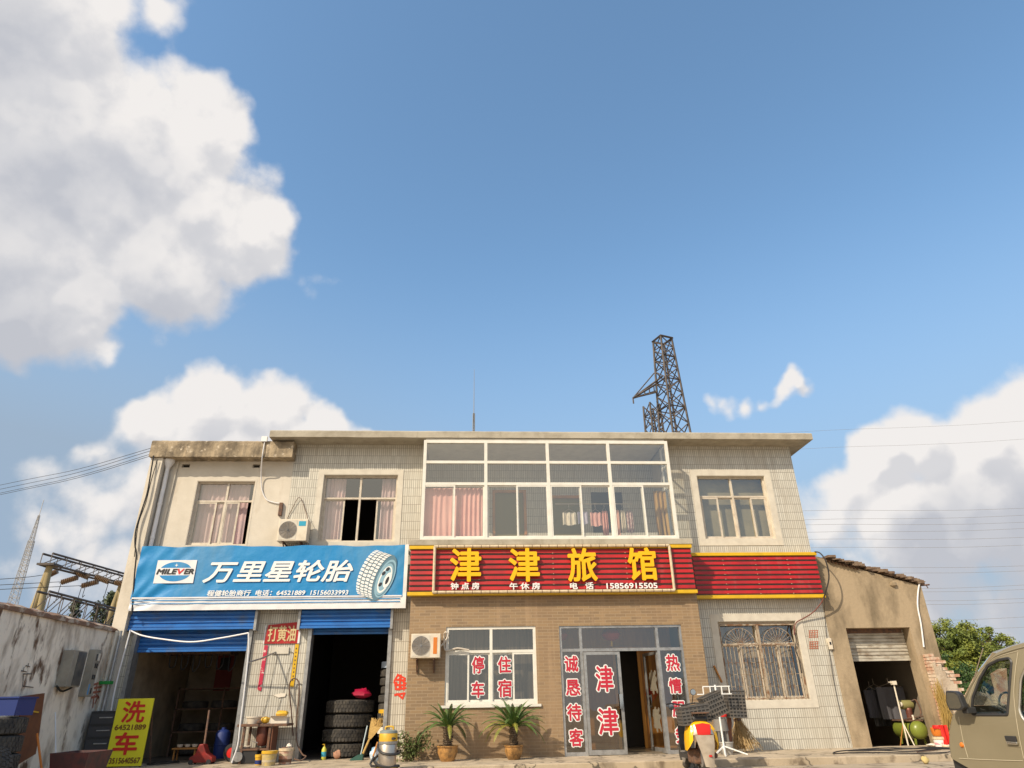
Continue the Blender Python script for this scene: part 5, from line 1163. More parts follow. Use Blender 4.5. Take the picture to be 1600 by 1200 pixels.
def cycad(px, pybase, Y, tr, th, n, L, label, yellow, seed, pr=.20, ph=.27):
    rr = random.Random(seed); x = at(px, pybase, Y).x
    T = thing('potted_cycad', label, 'potted plant', (x, Y, 0), 'potted cycads by the brick front'); c = (x, Y, 0)
    p = MB().lathe([(pr*.62, 0), (pr*.70, .02), (pr*.98, ph*.55), (pr*.96, ph*.85), (pr*1.06, ph*.93), (pr*1.06, ph), (pr*.9, ph), (pr*.88, ph*.88)], c, 28, caps=False).lathe([(.001, .004), (pr*.62, .004)], c, 28, caps=False).build('pot', m_pot, T, smooth=True)
    MB().lathe([(.001, ph*.9), (pr*.9, ph*.88)], c, 20, caps=False).build('soil', m_bark, p, fix=False)
    tk = MB(); prof = [(tr*.9, ph*.85)]
    for i in range(9): prof += [(tr*rr.uniform(.98, 1.1), ph*.9+th*(i+.3)/9), (tr*.88, ph*.9+th*(i+.9)/9)]
    prof.append((.001, ph*.9+th*1.04)); tk.lathe(prof, c, 14)
    for i in range(90):
        a = rr.uniform(0, 6.28); z = ph*.92+th*rr.random(); b = Vector((x+tr*math.cos(a), Y+tr*math.sin(a), z)); tk.tube([b, b+Vector((math.cos(a)*.02, math.sin(a)*.02, .025))], .012, 4, r2=.003)
    tk.build('trunk', m_bark, T)
    q, qy = MB(), MB()
    for i in range(n):
        az = i*2.399+rr.uniform(-.2, .2); lay = i/n; low = rr.random() < .0
        rise = 1.42-1.12*lay+rr.uniform(-.08, .08); Lf = L*(.78+.3*lay)*rr.uniform(.9, 1.05)
        tgt = qy if ((yellow and lay > .72 and rr.random() < .75) or (not yellow and i == n-3)) else q
        frond(tgt, (x+.03*math.cos(az), Y+.03*math.sin(az), ph*.9+th*1.0), az, Lf, rise, .55+.62*lay, .062*L/.6, rr, 40)
    q.build('fronds', m_frond, T, fix=False)
    if qy.f: qy.build('yellowing_fronds', m_frondy, T, fix=False)
    return T
cycad(699, 1190, -1.15, .085, .36, 26, .70, 'smaller cycad with a thick short trunk in an ochre pot, left of the pair', False, 2)
cycad(803, 1188, -1.1, .075, .34, 44, .76, 'bigger fuller cycad with yellowing lower fronds in an ochre pot, right of the pair', True, 5, pr=.18, ph=.25)
def bush(name, label, cat, c, s, n, leaf_l, leaf_w, mt, seed, stems=14, group=None):
    rr = random.Random(seed); T = thing(name, label, cat, (c[0], c[1], c[2]), group); st = MB(); lf = MB()
    for i in range(stems):
        a = rr.uniform(0, 6.28); tip = Vector((c[0]+s[0]*rr.uniform(-1, 1), c[1]+s[1]*rr.uniform(-1, .6), c[2]+s[2]*rr.uniform(.45, 1))); b = Vector((c[0]+rr.uniform(-.08, .08), c[1]+rr.uniform(-.05, .05), c[2]))
        pts = curve([b, b.lerp(tip, .5)+Vector((0, 0, s[2]*.12)), tip], 4); st.tube(pts, .006, 4, r2=.003)
        for k in range(n//stems):
            t = rr.uniform(.2, 1); p = pts[min(len(pts)-1, int(t*(len(pts)-1)))]+Vector((rr.gauss(0, .05), rr.gauss(0, .05), rr.gauss(0, .04)))
            d = Vector((rr.gauss(0, 1), rr.gauss(0, 1), rr.gauss(-.2, .7))).normalized(); sd_ = d.cross(Vector((rr.random(), rr.random(), 1))).normalized()
            L_ = leaf_l*rr.uniform(.6, 1.2); w_ = leaf_w*rr.uniform(.7, 1.2)
            lf.poly([p, p+d*L_*.5+sd_*w_*.5, p+d*L_, p+d*L_*.5-sd_*w_*.5])
    st.build('stems', m_bark, T); lf.build('foliage', mt, T, fix=False); return T
bush('weedy_shrub', 'scruffy green shrub against the brick corner behind the vacuum cleaner', 'shrub', (at(640, 1185, -.9).x, -.95, 0), (.42, .18, .62), 900, .10, .035, mat('shrub_leaf', (.10, .16, .045), .6, c2=(.20, .22, .10), nscale=9), 4, 22)

# ================================================================ SCOOTER, STAND, CRATES
sx_ = at(1093, 1165, -3.3).x; gy_ = -.12
T = thing('motor_scooter', 'yellow and red motor scooter seen from behind, parked at the kerb under black crates', 'scooter', (sx_, -2.9, gy_))
def tp(x, y, z): return Vector((sx_+x, -3.55+y, gy_+z))
for y, nmw in ((.15, 'rear_wheel'), (1.18, 'front_wheel')):
    w = MB().lathe([(.17, -.04), (.22, -.05), (.25, -.03), (.26, 0), (.25, .03), (.22, .05), (.17, .04)], tp(0, y, .26), 30, axis='X', caps=False).build(nmw, m_rubber, T, smooth=True)
    MB().lathe([(.001, -.04), (.06, -.04), (.17, -.035), (.17, .035), (.06, .04), (.001, .04)], tp(0, y, .26), 24, axis='X').build('rim', m_alu, w)
# rear cowl: loft of arched sections from tail (y small) forward
def loft(secs, mt, name, smooth=True):
    mb = MB(); n = len(secs[0])
    for s_ in secs: mb.v += [tp(*p) for p in s_]
    for i in range(len(secs)-1):
        for j in range(n-1): a_ = i*n+j; mb.f.append([a_, a_+1, a_+n+1, a_+n])
    return mb.build(name, mt, T, smooth=smooth, fix=False)
def arch(y, w, z0, z1, n=14, p=.7): return [(w*math.copysign(abs(math.cos(t))**p, math.cos(t)), y, z0+(z1-z0)*math.sin(t)**p) for t in [math.pi*i/n for i in range(n+1)]]
loft([arch(-.06, .19, .50, .70), arch(-.02, .25, .40, .77), arch(.12, .26, .34, .80), arch(.35, .23, .34, .78), arch(.55, .16, .36, .72)], m_yel2, 'rear_cowl')
loft([[(-.11, -.078, .58), (0, -.088, .575), (.11, -.078, .58)], [(-.12, -.075, .65), (0, -.085, .65), (.12, -.075, .65)], [(-.13, -.055, .735), (0, -.06, .755), (.13, -.055, .735)]], m_redp, 'tail_light')
for s_ in (-1, 1): loft([[(s_*.115, -.08, .59), (s_*.20, -.05, .57)], [(s_*.125, -.075, .65), (s_*.21, -.035, .63)], [(s_*.135, -.03, .73), (s_*.19, -.01, .71)]], m_silver, 'turn_signal')
loft([[(-.16, -.09, .575), (0, -.115, .575), (.16, -.09, .575)], [(-.14, -.14, .44), (0, -.17, .44), (.14, -.14, .44)], [(-.10, -.17, .28), (0, -.20, .28), (.10, -.17, .28)], [(-.075, -.19, .12), (0, -.22, .11), (.075, -.19, .12)]], mat('dusty_grey', (.33, .29, .24), .7, c2=(.42, .38, .32), nscale=9), 'rear_mudguard')
MB().box(sx_-.09, sx_+.09, -3.55-.125, -3.55-.112, gy_+.40, gy_+.49).build('number_plate_holder', m_grille, T)
MB().box(sx_+.0, sx_+.05, -3.55-.205, -3.55-.196, gy_+.26, gy_+.29).build('reflector', m_redp, T)
MB().tube([tp(.14, .5, .28), tp(.17, .3, .24), tp(.17, .0, .27)], .045, 12).build('exhaust', m_rust, T, smooth=True)
MB().box(sx_-.16, sx_+.02, -3.42, -3.05, gy_+.14, gy_+.36).build('engine', m_rust, T, bevel=.03)
MB().box(sx_-.13, sx_+.13, -3.52, -2.85, gy_+.77, gy_+.86).build('seat', m_blackp, T, bevel=.035)
MB().prism([(sx_-.16, gy_+.2), (sx_+.16, gy_+.2), (sx_+.16, gy_+.27), (sx_-.16, gy_+.27)], -3.05, -2.55).build('footboard', m_blackp, T)
loft([[(-.13, .98, .3), (0, 1.02, .3), (.13, .98, .3)], [(-.15, .96, .6), (0, 1.05, .6), (.15, .96, .6)], [(-.14, .9, .95), (0, .98, .97), (.14, .9, .95)]], m_blackp, 'leg_shield')
MB().tube([tp(0, 1.18, .28), tp(0, 1.02, .95), tp(0, .98, 1.02)], .025, 8).build('steering_column', m_rust, T)
MB().tube(curve([tp(-.33, .84, 1.05), tp(-.2, .95, 1.06), tp(0, .98, 1.03), tp(.2, .95, 1.06), tp(.33, .84, 1.05)]), .014, 8).build('handlebar', m_blackp, T, smooth=True)
MB().box(sx_-.14, sx_+.14, -3.6, -3.2, gy_+.90, gy_+.92).tube([tp(-.12, .1, .74), tp(-.12, .05, .9)], .01, 6).tube([tp(.12, .1, .74), tp(.12, .05, .9)], .01, 6).build('rear_rack', m_rust, T)
for (mx_, my_) in ((1048.7, 1104.7), (1082.7, 1081.3)):
    p = at(mx_, my_, -2.75); 
    mr = MB().lathe([(.001, -.012), (.05, -.012), (.055, 0), (.05, .012), (.001, .012)], p, 20, axis='Y').build('mirror', m_blackp, T, smooth=True)
    MB().lathe([(.001, -.0135), (.047, -.0135)], p, 20, axis='Y', caps=False).build('mirror_glass', m_chrome, mr, fix=False)
    s_ = -1 if mx_ < 1060 else 1; MB().tube([p+Vector((0, .01, -.04)), tp(s_*.17, .93, 1.06)], .008, 6).build('mirror_stalk', m_blackp, T)
def crate(label, c, s, rot, bars=(7, 4, 5)):
    T = thing('black_crate', label, 'crate', c, 'black plastic crates'); Mx = Matrix.Translation(c) @ rot; t = .008
    x, y, z = s[0]/2, s[1]/2, s[2]
    q = MB(); q.box(-x, x, -y, y, 0, t*1.2, Mx); q.build('crate_base', m_crate, T)
    for nmq, f in (('front_side', lambda a0, a1, z0, z1: (a0*x, a1*x, -y, -y+t, z0, z1)), ('rear_side', lambda a0, a1, z0, z1: (a0*x, a1*x, y-t, y, z0, z1)), ('end_side', lambda a0, a1, z0, z1: (-x, -x+t, a0*(y-t-.001), a1*(y-t-.001), z0, z1)), ('end_side', lambda a0, a1, z0, z1: (x-t, x, a0*(y-t-.001), a1*(y-t-.001), z0, z1))):
        q = MB(); nb = bars[0] if 'end' not in nmq else bars[1]
        for i in range(nb+1): u = -1+2*i/nb; e_ = .55/nb*.5; q.box(*f(max(-1, u-e_), min(1, u+e_), t*1.3, z), M=Mx)
        for j in range(bars[2]+1):
            zz = t*1.3+(z-t*1.3)*j/bars[2]; b_ = f(-1, 1, max(t*1.3, zz-.014), min(z, zz+.014))
            q.box(b_[0]+(.001 if b_[1]-b_[0] < .1 else 0), b_[1]-(.001 if b_[1]-b_[0] < .1 else 0), b_[2]+(.001 if b_[3]-b_[2] < .1 else 0), b_[3]-(.001 if b_[3]-b_[2] < .1 else 0), b_[4], b_[5], M=Mx)
        q.build(nmq, m_crate, T)
    q = MB(); q.box(-x-.01, x+.01, -y-.01, -y+.012, z, z+.02, Mx).box(-x-.01, x+.01, y-.012, y+.01, z, z+.02, Mx).box(-x-.01, -x+.012, -y+.012, y-.012, z, z+.02, Mx).box(x-.012, x+.01, -y+.012, y-.012, z, z+.02, Mx); q.build('crate_rim', m_crate, T)
    q = MB(); q.box(-x+t*1.2, x-t*1.2, -y+t*1.2, y-t*1.2, t*1.3, z*.9, Mx); q.build('crate_liner', mat('liner_grey', (.03, .03, .03), .8), T)
    return T
p = at(1087, 1131, -3.35); crate('black slatted crate strapped level on the scooter rack', Vector((p.x, -3.32, p.z)), (.50, .36, .27), Matrix.Rotation(R_(-6), 4, 'Y'))
p = at(1116, 1117, -2.9); crate('black slatted crate tilted steeply behind the strapped one on the scooter', Vector((p.x+.05, -2.95, p.z-.02)), (.36, .30, .36), Matrix.Rotation(R_(-20), 4, 'Y'))
p = at(1158, 1122, -1.2); crate('black slatted crate hung beside the barred window, right of the white stand', Vector((p.x, -.95, p.z)), (.36, .28, .50), Matrix.Rotation(R_(2), 4, 'Y'), (5, 4, 8))
# white garment stand
qx = at(1131, 1166, -1.3).x; ztop = at(1117, 1070, -1.3).z
T = thing('white_clothes_stand', 'white metal clothes stand with a slotted top bar and splayed feet by the scooter', 'clothes stand', (qx, -1.3, 0))
MB().tube([(qx, -1.3, .12), (at(1117, 1070, -1.3).x, -1.3, ztop)], .018, 10).build('pole', m_white2, T)
q = MB(); z1_ = at(1118, 1072.5, -1.3).z; z0_ = at(1118, 1084.5, -1.3).z
q.bar((at(1097.5, 1072.5, -1.3).x, -1.3, z1_), (at(1140, 1072.5, -1.3).x, -1.3, z1_), .02)
for x in (1098.5, 1109.5, 1127.5, 1139): xx = at(x, 1078, -1.3).x; q.bar((xx, -1.303, z0_), (xx, -1.303, z1_-.01), .018)
q.bar((at(1089, 1084, -1.3).x, -1.306, z0_), (at(1099, 1084, -1.3).x, -1.306, z0_), .018).bar((at(1127, 1084, -1.3).x, -1.306, z0_), (at(1143, 1084, -1.3).x, -1.306, z0_), .018)
q.build('slotted_bar', m_white2, T)
for k, (dx, dy) in enumerate(((-.28, -.18), (.42, -.1), (-.12, -.38), (.06, .3))): MB().bar((qx, -1.3, .16), (qx+dx, -1.3+dy, .012), .024).build('foot', m_white2, T)
# things between the stand and the wall
x_ = at(1128, 1150, -.95).x
T = thing('grey_stool', 'ribbed grey plastic stool between the clothes stand and the brick corner', 'stool', (x_, -.95, 0))
hz_ = at(1128, 1124, -.95).z; hb = at(1128, 1142, -.95).z
MB().lathe([(.15, hb), (.13, hz_), (.12, hz_+.005), (.001, hz_+.005)], (x_, -.95, 0), 20, caps=False).build('stool_skirt', mat('stool_grey', (.20, .20, .20), .6), T)
for k in range(4): t = .78+k*math.pi/2; MB().bar((x_+.13*math.cos(t), -.95+.13*math.sin(t), 0), (x_+.12*math.cos(t), -.95+.12*math.sin(t), hb), .03).build('leg', mat('stool_grey', (.2, .2, .2)), T)
T = bowl_thing('grey_basin', 'pale grey enamel basin stacked under the ribbed stool', 'basin', (x_, -1.16, .001), .13, .22, mat('basin_grey', (.42, .43, .43), .4))
q = MB(); P = [at(x, y, -1.0) for x, y in ((1130, 1094), (1136.5, 1120), (1125, 1121))]
T = thing('red_umbrella', 'folded bright red umbrella standing behind the white clothes stand', 'umbrella', (P[1].x, -1.0, P[1].z))
MB().lathe([(.001, P[0].z), (.035, P[0].z-.12), (.07, P[1].z+.03), (.06, P[1].z), (.001, P[1].z)], ((P[1].x+P[2].x)/2, -1.0, 0), 14).build('folded_canopy', m_redp, T); MB().tube([((P[1].x+P[2].x)/2, -1.0, hz_+.01), ((P[1].x+P[2].x)/2, -1.0, P[0].z+.1)], .008, 6).build('shaft', m_silver, T)
tag(MB().prism([(at(1135, 1086, -.78).x, at(1135, 1086, -.78).z), (at(1141, 1086, -.78).x, at(1141, 1086, -.78).z), (at(1143, 1168, -.78).x, .0), (at(1136, 1168, -.78).x, .0)], -.80, -.775).build('leaning_plank', m_brownw), 'brown plank leaning at the brick corner behind the clothes stand', 'plank')
tag(MB().tube([at(1115.5, 1040, -.03), at(1128, 1066, -.03)], .022, 6).build('wall_stick', m_wood), 'short brown stick fixed slanting on the tiled wall left of the barred window', 'stick')
bb = Vector((at(1153, 1122, -.6).x, -.55, at(1153, 1122, -.6).z)); T = thing('brushwood_besom', 'bundle of dry brushwood standing against the tiled wall under the crate', 'besom', (bb.x, -.5, 0))
q = MB(); rr = random.Random(8)
for i in range(520):
    a = bb+Vector((rr.uniform(-.06, .06), rr.uniform(-.06, .06), rr.uniform(-.06, .06))); e_ = Vector((bb.x+.05+rr.gauss(0, .13), -.62+rr.gauss(0, .10), rr.uniform(0.01, .16)))
    e_.y = min(e_.y, -.3); m_ = a.lerp(e_, .5)+Vector((rr.gauss(0, .02), rr.gauss(0, .02), 0)); q.tube([a, m_, e_], .0035, 3, caps=False)
q.build('twigs', m_straw2, T, fix=False); MB().lathe([(.075, -.03), (.08, 0), (.075, .03)], bb+Vector((0, 0, -.04)), 14, caps=False).build('binding', m_rust, T)

# ================================================================ SHED ON THE RIGHT
SH = thing('rendered_shed', 'brown rendered lean-to shed with a half raised grey shutter beside the tiled building', 'shed', (9.6, 0, 0))
def ztop_(x): return 4.12+(x-8.4)*(3.40-4.12)/(10.92-8.4)
mb = MB(); ox0, ox1, oz1 = 8.80, 10.36, 2.46; Y0, Y1 = -.02, .33
pro = [(8.375, 0), (8.80, 0), (8.80, 2.46), (10.36, 2.46), (10.36, 0), (10.93, 0), (10.92, 1.2)]
def shedpoly(pts): mb.poly([(x, Y0, z) for x, z in pts]); mb.poly([(x, Y1, z) for x, z in pts][::-1])
xs = [8.375, 8.8, 9.3, 9.8, 10.36, 10.92]
for a, b in zip(xs, xs[1:]):
    zb = 2.46 if 8.79 < (a+b)/2 < 10.36 else 0
    shedpoly([(a, zb), (b, zb), (b, ztop_(b)), (a, ztop_(a))])
    mb.poly([(a, Y0, ztop_(a)), (b, Y0, ztop_(b)), (b, Y1, ztop_(b)), (a, Y1, ztop_(a))])
for x in (8.375, 10.92): mb.poly([(x, Y0, 0), (x, Y1, 0), (x, Y1, ztop_(x)), (x, Y0, ztop_(x))])
mb.poly([(8.8, Y0, 0), (8.8, Y1, 0), (8.8, Y1, 2.46), (8.8, Y0, 2.46)]).poly([(10.36, Y0, 0), (10.36, Y1, 0), (10.36, Y1, 2.46), (10.36, Y0, 2.46)]).poly([(8.8, Y0, 2.46), (10.36, Y0, 2.46), (10.36, Y1, 2.46), (8.8, Y1, 2.46)])
mb.build('front_wall', m_shed, SH, fix=False)
MB().box(10.7, 10.90, .33, 4.5, -.13, 3.3).box(8.42, 8.5, .33, 4.5, -.13, 3.9).box(8.5, 10.7, 4.3, 4.5, -.13, 3.3).build('inner_wall', m_bwall, SH)
MB().prism([(8.38, 4.13), (10.96, 3.39), (10.96, 3.45), (8.38, 4.19)], .10, 4.5).build('roof', m_rtile, SH)
q = MB(); rr = random.Random(5)
for i in range(46):
    x = 8.7+i*.05+rr.uniform(-.03, .03); z = ztop_(x)+.035; s_ = rr.uniform(.08, .24)
    if i % 7 == 3: continue
    q.box(x, x+s_, Y0-rr.uniform(.0, .12), .3, z+rr.uniform(-.015, .02), z+rr.uniform(.03, .085), Matrix.Translation((0, 0, 0)))
q.build('ridge_tiles', m_rtile, SH)
q = MB(); a, b = at(1291, 876, -.05), at(1340, 889, -.05); n = 26
for i in range(n):
    t0, t1 = i/n, (i+1)/n; f_ = lambda t, y: (a.x+(b.x-a.x)*t, y, a.z+(b.z-a.z)*t+.02*math.sin(t*n*2.1))
    q.poly([f_(t0, -.12), f_(t1, -.12), f_(t1, .7), f_(t0, .7)]); 
q.build('corrugated_sheet', m_rust, SH, fix=False)
T2 = shutter(ox0+.01, ox1-.01, 1.80, 2.44, .28, m_gshut, 'roller_shutter', SH, pitch=.075, amp=.012)
MB().box(8.85, 10.3, .24, .40, 2.36, 2.455).build('shutter_head', m_rust, SH)
p = [at(x, y, -.05) for x, y in ((1437.5, 908), (1434.5, 925), (1434, 948), (1439, 975), (1443.5, 1011))]
cable('white_cable', 'white cable hanging down the right end of the shed front', p, .018, m_bwhite)
tag(MB().tube([at(1437, 915, .1), at(1452, 913.5, .1)], .02, 6).tube([at(1447, 914, .1), at(1450, 919, .1)], .012, 5).build('roof_bracket', m_rust), 'rusty bracket sticking out past the low end of the shed roof', 'bracket')
lump('wall_clod', 'round clod stuck on the shed wall under the roof edge', 'clod', (at(1396, 913, -.05).x, -.02, at(1396, 917, -.05).z), (.08, .08, .13), m_shed, 12)
# inside the shed
for (x0_, x1_, y0_, y1_, Y, mt, lab) in ((1374, 1406, 1073, 1124, 1.1, mat('dark_grey_cloth', (.10, .105, .13), .95), 'large dark grey coat hanging in the shed doorway'), (1353, 1366, 1078, 1122, 1.3, m_cloth, 'narrow dark garment hanging left in the shed doorway'), (1362, 1374, 1074, 1135, 1.5, m_blackp, 'long black garment hanging behind the grey coat')):
    p0, p1 = at(x0_+6, y1_, Y), at(x1_+4, y0_, Y)
    o = tag(drape(MB(), p0.x, p1.x, p0.z, p1.z, Y, .03, 3).build('hanging_coat', mt, smooth=True, fix=False), lab, 'garment', 'clothes hanging in the shed')
    xm = (p0.x+p1.x)/2; MB().tube([(p0.x+.03, Y, p1.z), (xm, Y, p1.z+.08), (p1.x-.03, Y, p1.z)], .008, 4).tube([(xm, Y, p1.z+.08), (xm, Y, p1.z+.2)], .006, 4).build('hanger', m_silver, o)
T = thing('prop_pole', 'pale forked prop pole on splayed legs standing in the shed doorway', 'pole', at(1421, 1167, .45))
hd = at(1396, 1067, .45); jt = at(1411, 1130, .45)
MB().tube([hd, jt, at(1420, 1168, .45)], .017, 8).build('shaft', m_clear, T); MB().tube([jt, at(1407, 1166, .6)], .012, 6).build('leg', m_wood, T); MB().tube([jt, at(1430, 1167, .3)], .013, 6).build('leg', m_clear, T)
MB().box(hd.x-.05, hd.x+.05, .40, .5, hd.z-.04, hd.z+.04).tube([hd, hd+Vector((-.12, 0, .02))], .01, 5).build('fork', m_clear, T)
cc = at(1440, 1141, .30); Rr = .19
T = thing('air_compressor', 'olive green air compressor with a round ended tank just inside the shed doorway', 'compressor', (cc.x, .6, 0))
MB().lathe([(.001, -.07), (Rr*.55, -.05), (Rr*.88, -.0), (Rr, .07), (Rr, .75), (Rr*.88, .83), (Rr*.5, .88), (.001, .90)], (cc.x, .33, cc.z), 30, axis='Y').build('tank', m_tank, T, smooth=True)
q = MB(); q.lathe([(Rr+.006, .09), (Rr+.01, .10), (Rr+.006, .13)], (cc.x, .33, cc.z), 30, axis='Y', caps=False); q.build('tank_strap', m_black, T)
for x in (-.12, .12):
    for y in (.45, 1.0): MB().bar((cc.x+x, y, .0), (cc.x+x*.8, y, cc.z-Rr*.7), .035).build('leg', m_tank, T)
MB().box(cc.x-.17, cc.x+.17, .42, 1.1, cc.z+Rr-.01, cc.z+Rr+.02).build('platform', m_rust, T)
MB().lathe([(.001, 0), (.09, .01), (.10, .05), (.10, .25), (.09, .28), (.001, .3)], (cc.x-.16, .62, cc.z+Rr+.33), 18, axis='X').build('motor', mat('motor_olive', (.25, .23, .09), .5), T, smooth=True)
MB().lathe([(.06, 0), (.07, .02), (.075, .06), (.07, .1), (.075, .14), (.07, .18), (.075, .22), (.05, .26)], (cc.x+.0, .6, cc.z+Rr+.02), 16).build('pump_cylinder', m_copper, T, smooth=True)
MB().lathe([(.001, -.02), (.05, -.02), (.055, 0), (.05, .02), (.001, .02)], (cc.x-.19, .55, cc.z+Rr+.34), 14, axis='X').build('filter', m_clear, T)
MB().tube(curve([(cc.x+.08, .55, cc.z+Rr+.40), (cc.x+.17, .5, cc.z+Rr+.42), (cc.x+.21, .48, cc.z+Rr+.2), (cc.x+.12, .45, cc.z+Rr+.05)]), .017, 8).tube([(cc.x-.2, .42, cc.z+Rr+.05), (cc.x+.2, .42, cc.z+Rr+.09)], .014, 6).build('pipework', m_rust, T, smooth=True)
MB().tube([(cc.x-.05, .42, cc.z+Rr+.02), (cc.x-.05, .42, cc.z+Rr+.12)], .02, 8).build('gauge', m_paper, T)
lump('floor_scrap', 'pale crumpled plastic on the sill of the shed doorway', 'scrap', (at(1457, 1164, -.2).x, -.2, .0), (.14, .07, .06), m_paper, 14)
# hose coil on the pavement
for kx, (Yc, r1, r2, ph) in enumerate(((-1.70, 1.45, .55, 0), (-1.72, .95, .40, 1.3))):
    cx_ = at(1412, 1185, -1.6).x
    cable('ground_hose', ['large loop of black hose on the pavement before the shed', 'smaller inner loop of black hose on the pavement before the shed'][kx], [(cx_+r1*math.cos(t+ph)+.16*math.sin(3*t), Yc+r2*math.sin(t+ph)+.07*math.sin(5*t), .020+.025*kx+.02*math.sin(2*t)**2) for t in [i*.35 for i in range(20)]], .011, m_wire, 'hose')
p = [(at(1470, 1165, -.3).x, -.3, .02), (at(1474, 1178, -1.0).x, -1.0, .02), (at(1462, 1183, -1.5).x, -1.5, .02), (at(1440, 1184, -2.0).x, -1.9, .02)]
cable('ground_hose', 'brown hose leading from the pillar foot to the hose loops', p, .014, mat('brown_hose', (.13, .08, .06)), 'hose')
lump('yellow_stone', 'small yellowish lump inside the hose loops at the bottom edge', 'stone', (at(1441, 1200, -2.6).x, -2.75, -.12), (.06, .05, .12), mat('stone_yellow', (.5, .42, .2), .9), 15)
# right of the pillar
T, x_, hb_ = bucket('paint_bucket', 'white bucket with pink print and a red cloth, right of the shed pillar', 1473, 1151, 1172, -.9, .135, m_bwhite, m_ivory, False, bands=[(.35, mat('print_pink', (.70, .30, .40), .5, c2=(.78, .76, .74), nscale=16, ramp=(.45, .5)), .09)])
tag(MB().lathe([(.10, hb_+.01), (.12, hb_+.06), (.13, hb_+.16), (.12, hb_+.17), (.10, hb_+.1), (.001, hb_+.03)], (x_-.0, -.9, 0), 18).build('orange_basin', m_orange, smooth=True), 'orange basin set in the white bucket by the shed pillar', 'basin')
T = tag(drape(MB(), x_-.02, x_+.14, hb_-.28, hb_+.22, -1.05, .03, 2, pinch=.02).build('red_cloth', m_redp, smooth=True, fix=False), 'bright red cloth draped over the white bucket', 'cloth')
tag(drape(MB(), x_-.16, x_+.04, hb_+.15, hb_+.22, -1.02, .02, 1).build('red_flap', m_redp, smooth=True, fix=False), 'short red flap of cloth over the orange basin', 'cloth')
bucket('paint_bucket', 'small yellow and white can at the foot of the white bucket', 1482, 1165, 1178, -1.1, .075, m_yp, m_ivory, False, bands=[(.5, m_paper, .05)])
rd_ = at(1470, 1100, .12); T = thing('dry_reeds', 'bunch of dry ochre reeds leaning on the right end of the shed', 'reeds', (rd_.x, -.35, 0))
q = MB(); rr = random.Random(21); b0 = Vector((at(1478, 1160, -.5).x, -.5, .02))
for i in range(260):
    e_ = at(1466, 1085, -.42)+Vector((rr.gauss(.02, .06), rr.gauss(0, .03), rr.gauss(-.03, .14))); m_ = b0.lerp(e_, .55)+Vector((.10+rr.gauss(0, .05), rr.gauss(0, .03), 0)); q.tube(curve([b0+Vector((rr.gauss(0, .03), 0, 0)), m_, e_], 3), .0045, 3, caps=False)
q.build('stalks', mat('reed_ochre', (.42, .28, .08), .9), T, fix=False)
# broken brick wall
YBW = -.27
T = thing('broken_wall', 'ruined brick wall with a ragged sloping top right of the shed', 'wall', (11.6, -.15, 0))
prof = []; P0 = at(1449, 1013, YBW); P1 = at(1512, 1100, YBW); P2 = at(1580, 1122, YBW); rr = random.Random(9)
path = [P0, at(1459, 1012, YBW), at(1462, 1026, YBW), at(1476, 1042, YBW), at(1490, 1052, YBW), at(1499, 1066, YBW), at(1503, 1078, YBW), P1, at(1540, 1105, YBW), P2, Vector((16, YBW, .45))]
mb = MB(); bl, bhh = .24, .072; x_a = P0.x; 
path.sort(key=lambda p: p.x)
def tz(x):
    for a, b in zip(path, path[1:]):
        if a.x <= x <= b.x: return a.z+(b.z-a.z)*(x-a.x)/max(1e-6, b.x-a.x)
    return path[-1].z if x > path[-1].x else path[0].z
row = 0; z = 0
while z < P0.z+.05:
    x = x_a+(bl/2 if row % 2 else 0)-bl
    while x < 15.5:
        xa_ = max(x, x_a); xb_ = x+bl-.012
        if xb_-xa_ > .05 and z+bhh*.5 < tz((xa_+xb_)/2)+rr.uniform(-.06, .06):
            j = rr.uniform(-.015, .015); mb.box(xa_, xb_, .0+j+YBW, .24+j+YBW, z, z+bhh-.012)
        x += bl
    z += bhh; row += 1
mb.build('bricks', m_rubbrick, T)
mb = MB()
xs = [x_a+.01+i*.06 for i in range(72)]
for a, b in zip(xs, xs[1:]): mb.box(a, b, YBW-.035, YBW+.2, 0, max(.05, min(tz(a), tz(b))-.24+.05*math.sin(a*9)+rr.uniform(-.02, .02)))
mb.build('plaster_face', mat('lime_mortar', (.58, .52, .44), .95, c2=(.40, .33, .26), nscale=4, bump=.6), T)
for i, (px, py, s_) in enumerate(((1555, 1112, (.75, .5, 1.0)), (1530, 1116, (.3, .3, .45)), (1590, 1120, (.6, .5, .7)), (1513, 1120, (.25, .25, .4)))):
    p = at(px, py, 2.2); lump('rubble_heap', ['large grey heap of rubble seen through the van window', 'small pale rubble heap left of the large grey one', 'grey rubble heap behind the van door pillar', 'small rubble heap beside the ruined wall foot'][i], 'rubble', (p.x, 2.2+.3*i, -.12), (s_[0], s_[1], p.z+.12+s_[2]*.38), m_rubgrey, 30+i, 14, 9)
T = thing('broken_post', 'broken pale wall stub rising from the rubble behind the van', 'wall stub', at(1572, 1080, 1.8))
P = [at(x, y, 1.8) for x, y in ((1560, 1052), (1573, 1044), (1578, 1120), (1571, 1120), (1566, 1075))]; MB().prism([(p.x, p.z) for p in P], 1.8, 2.1).build('stub', m_rubbrick, T)
for i in range(16):
    p = (at(1500+i*7, 1110, .2).x+rr.uniform(-.1, .1), rr.uniform(.1, .5), -.12); lump('loose_brick', 'loose chunk of broken brick at the foot of the ruined wall', 'brick', p, (rr.uniform(.08, .15), rr.uniform(.06, .12), rr.uniform(.12, .3)), m_rubbrick, 50+i, 6, 4)['group'] = 'loose brick chunks at the ruined wall'

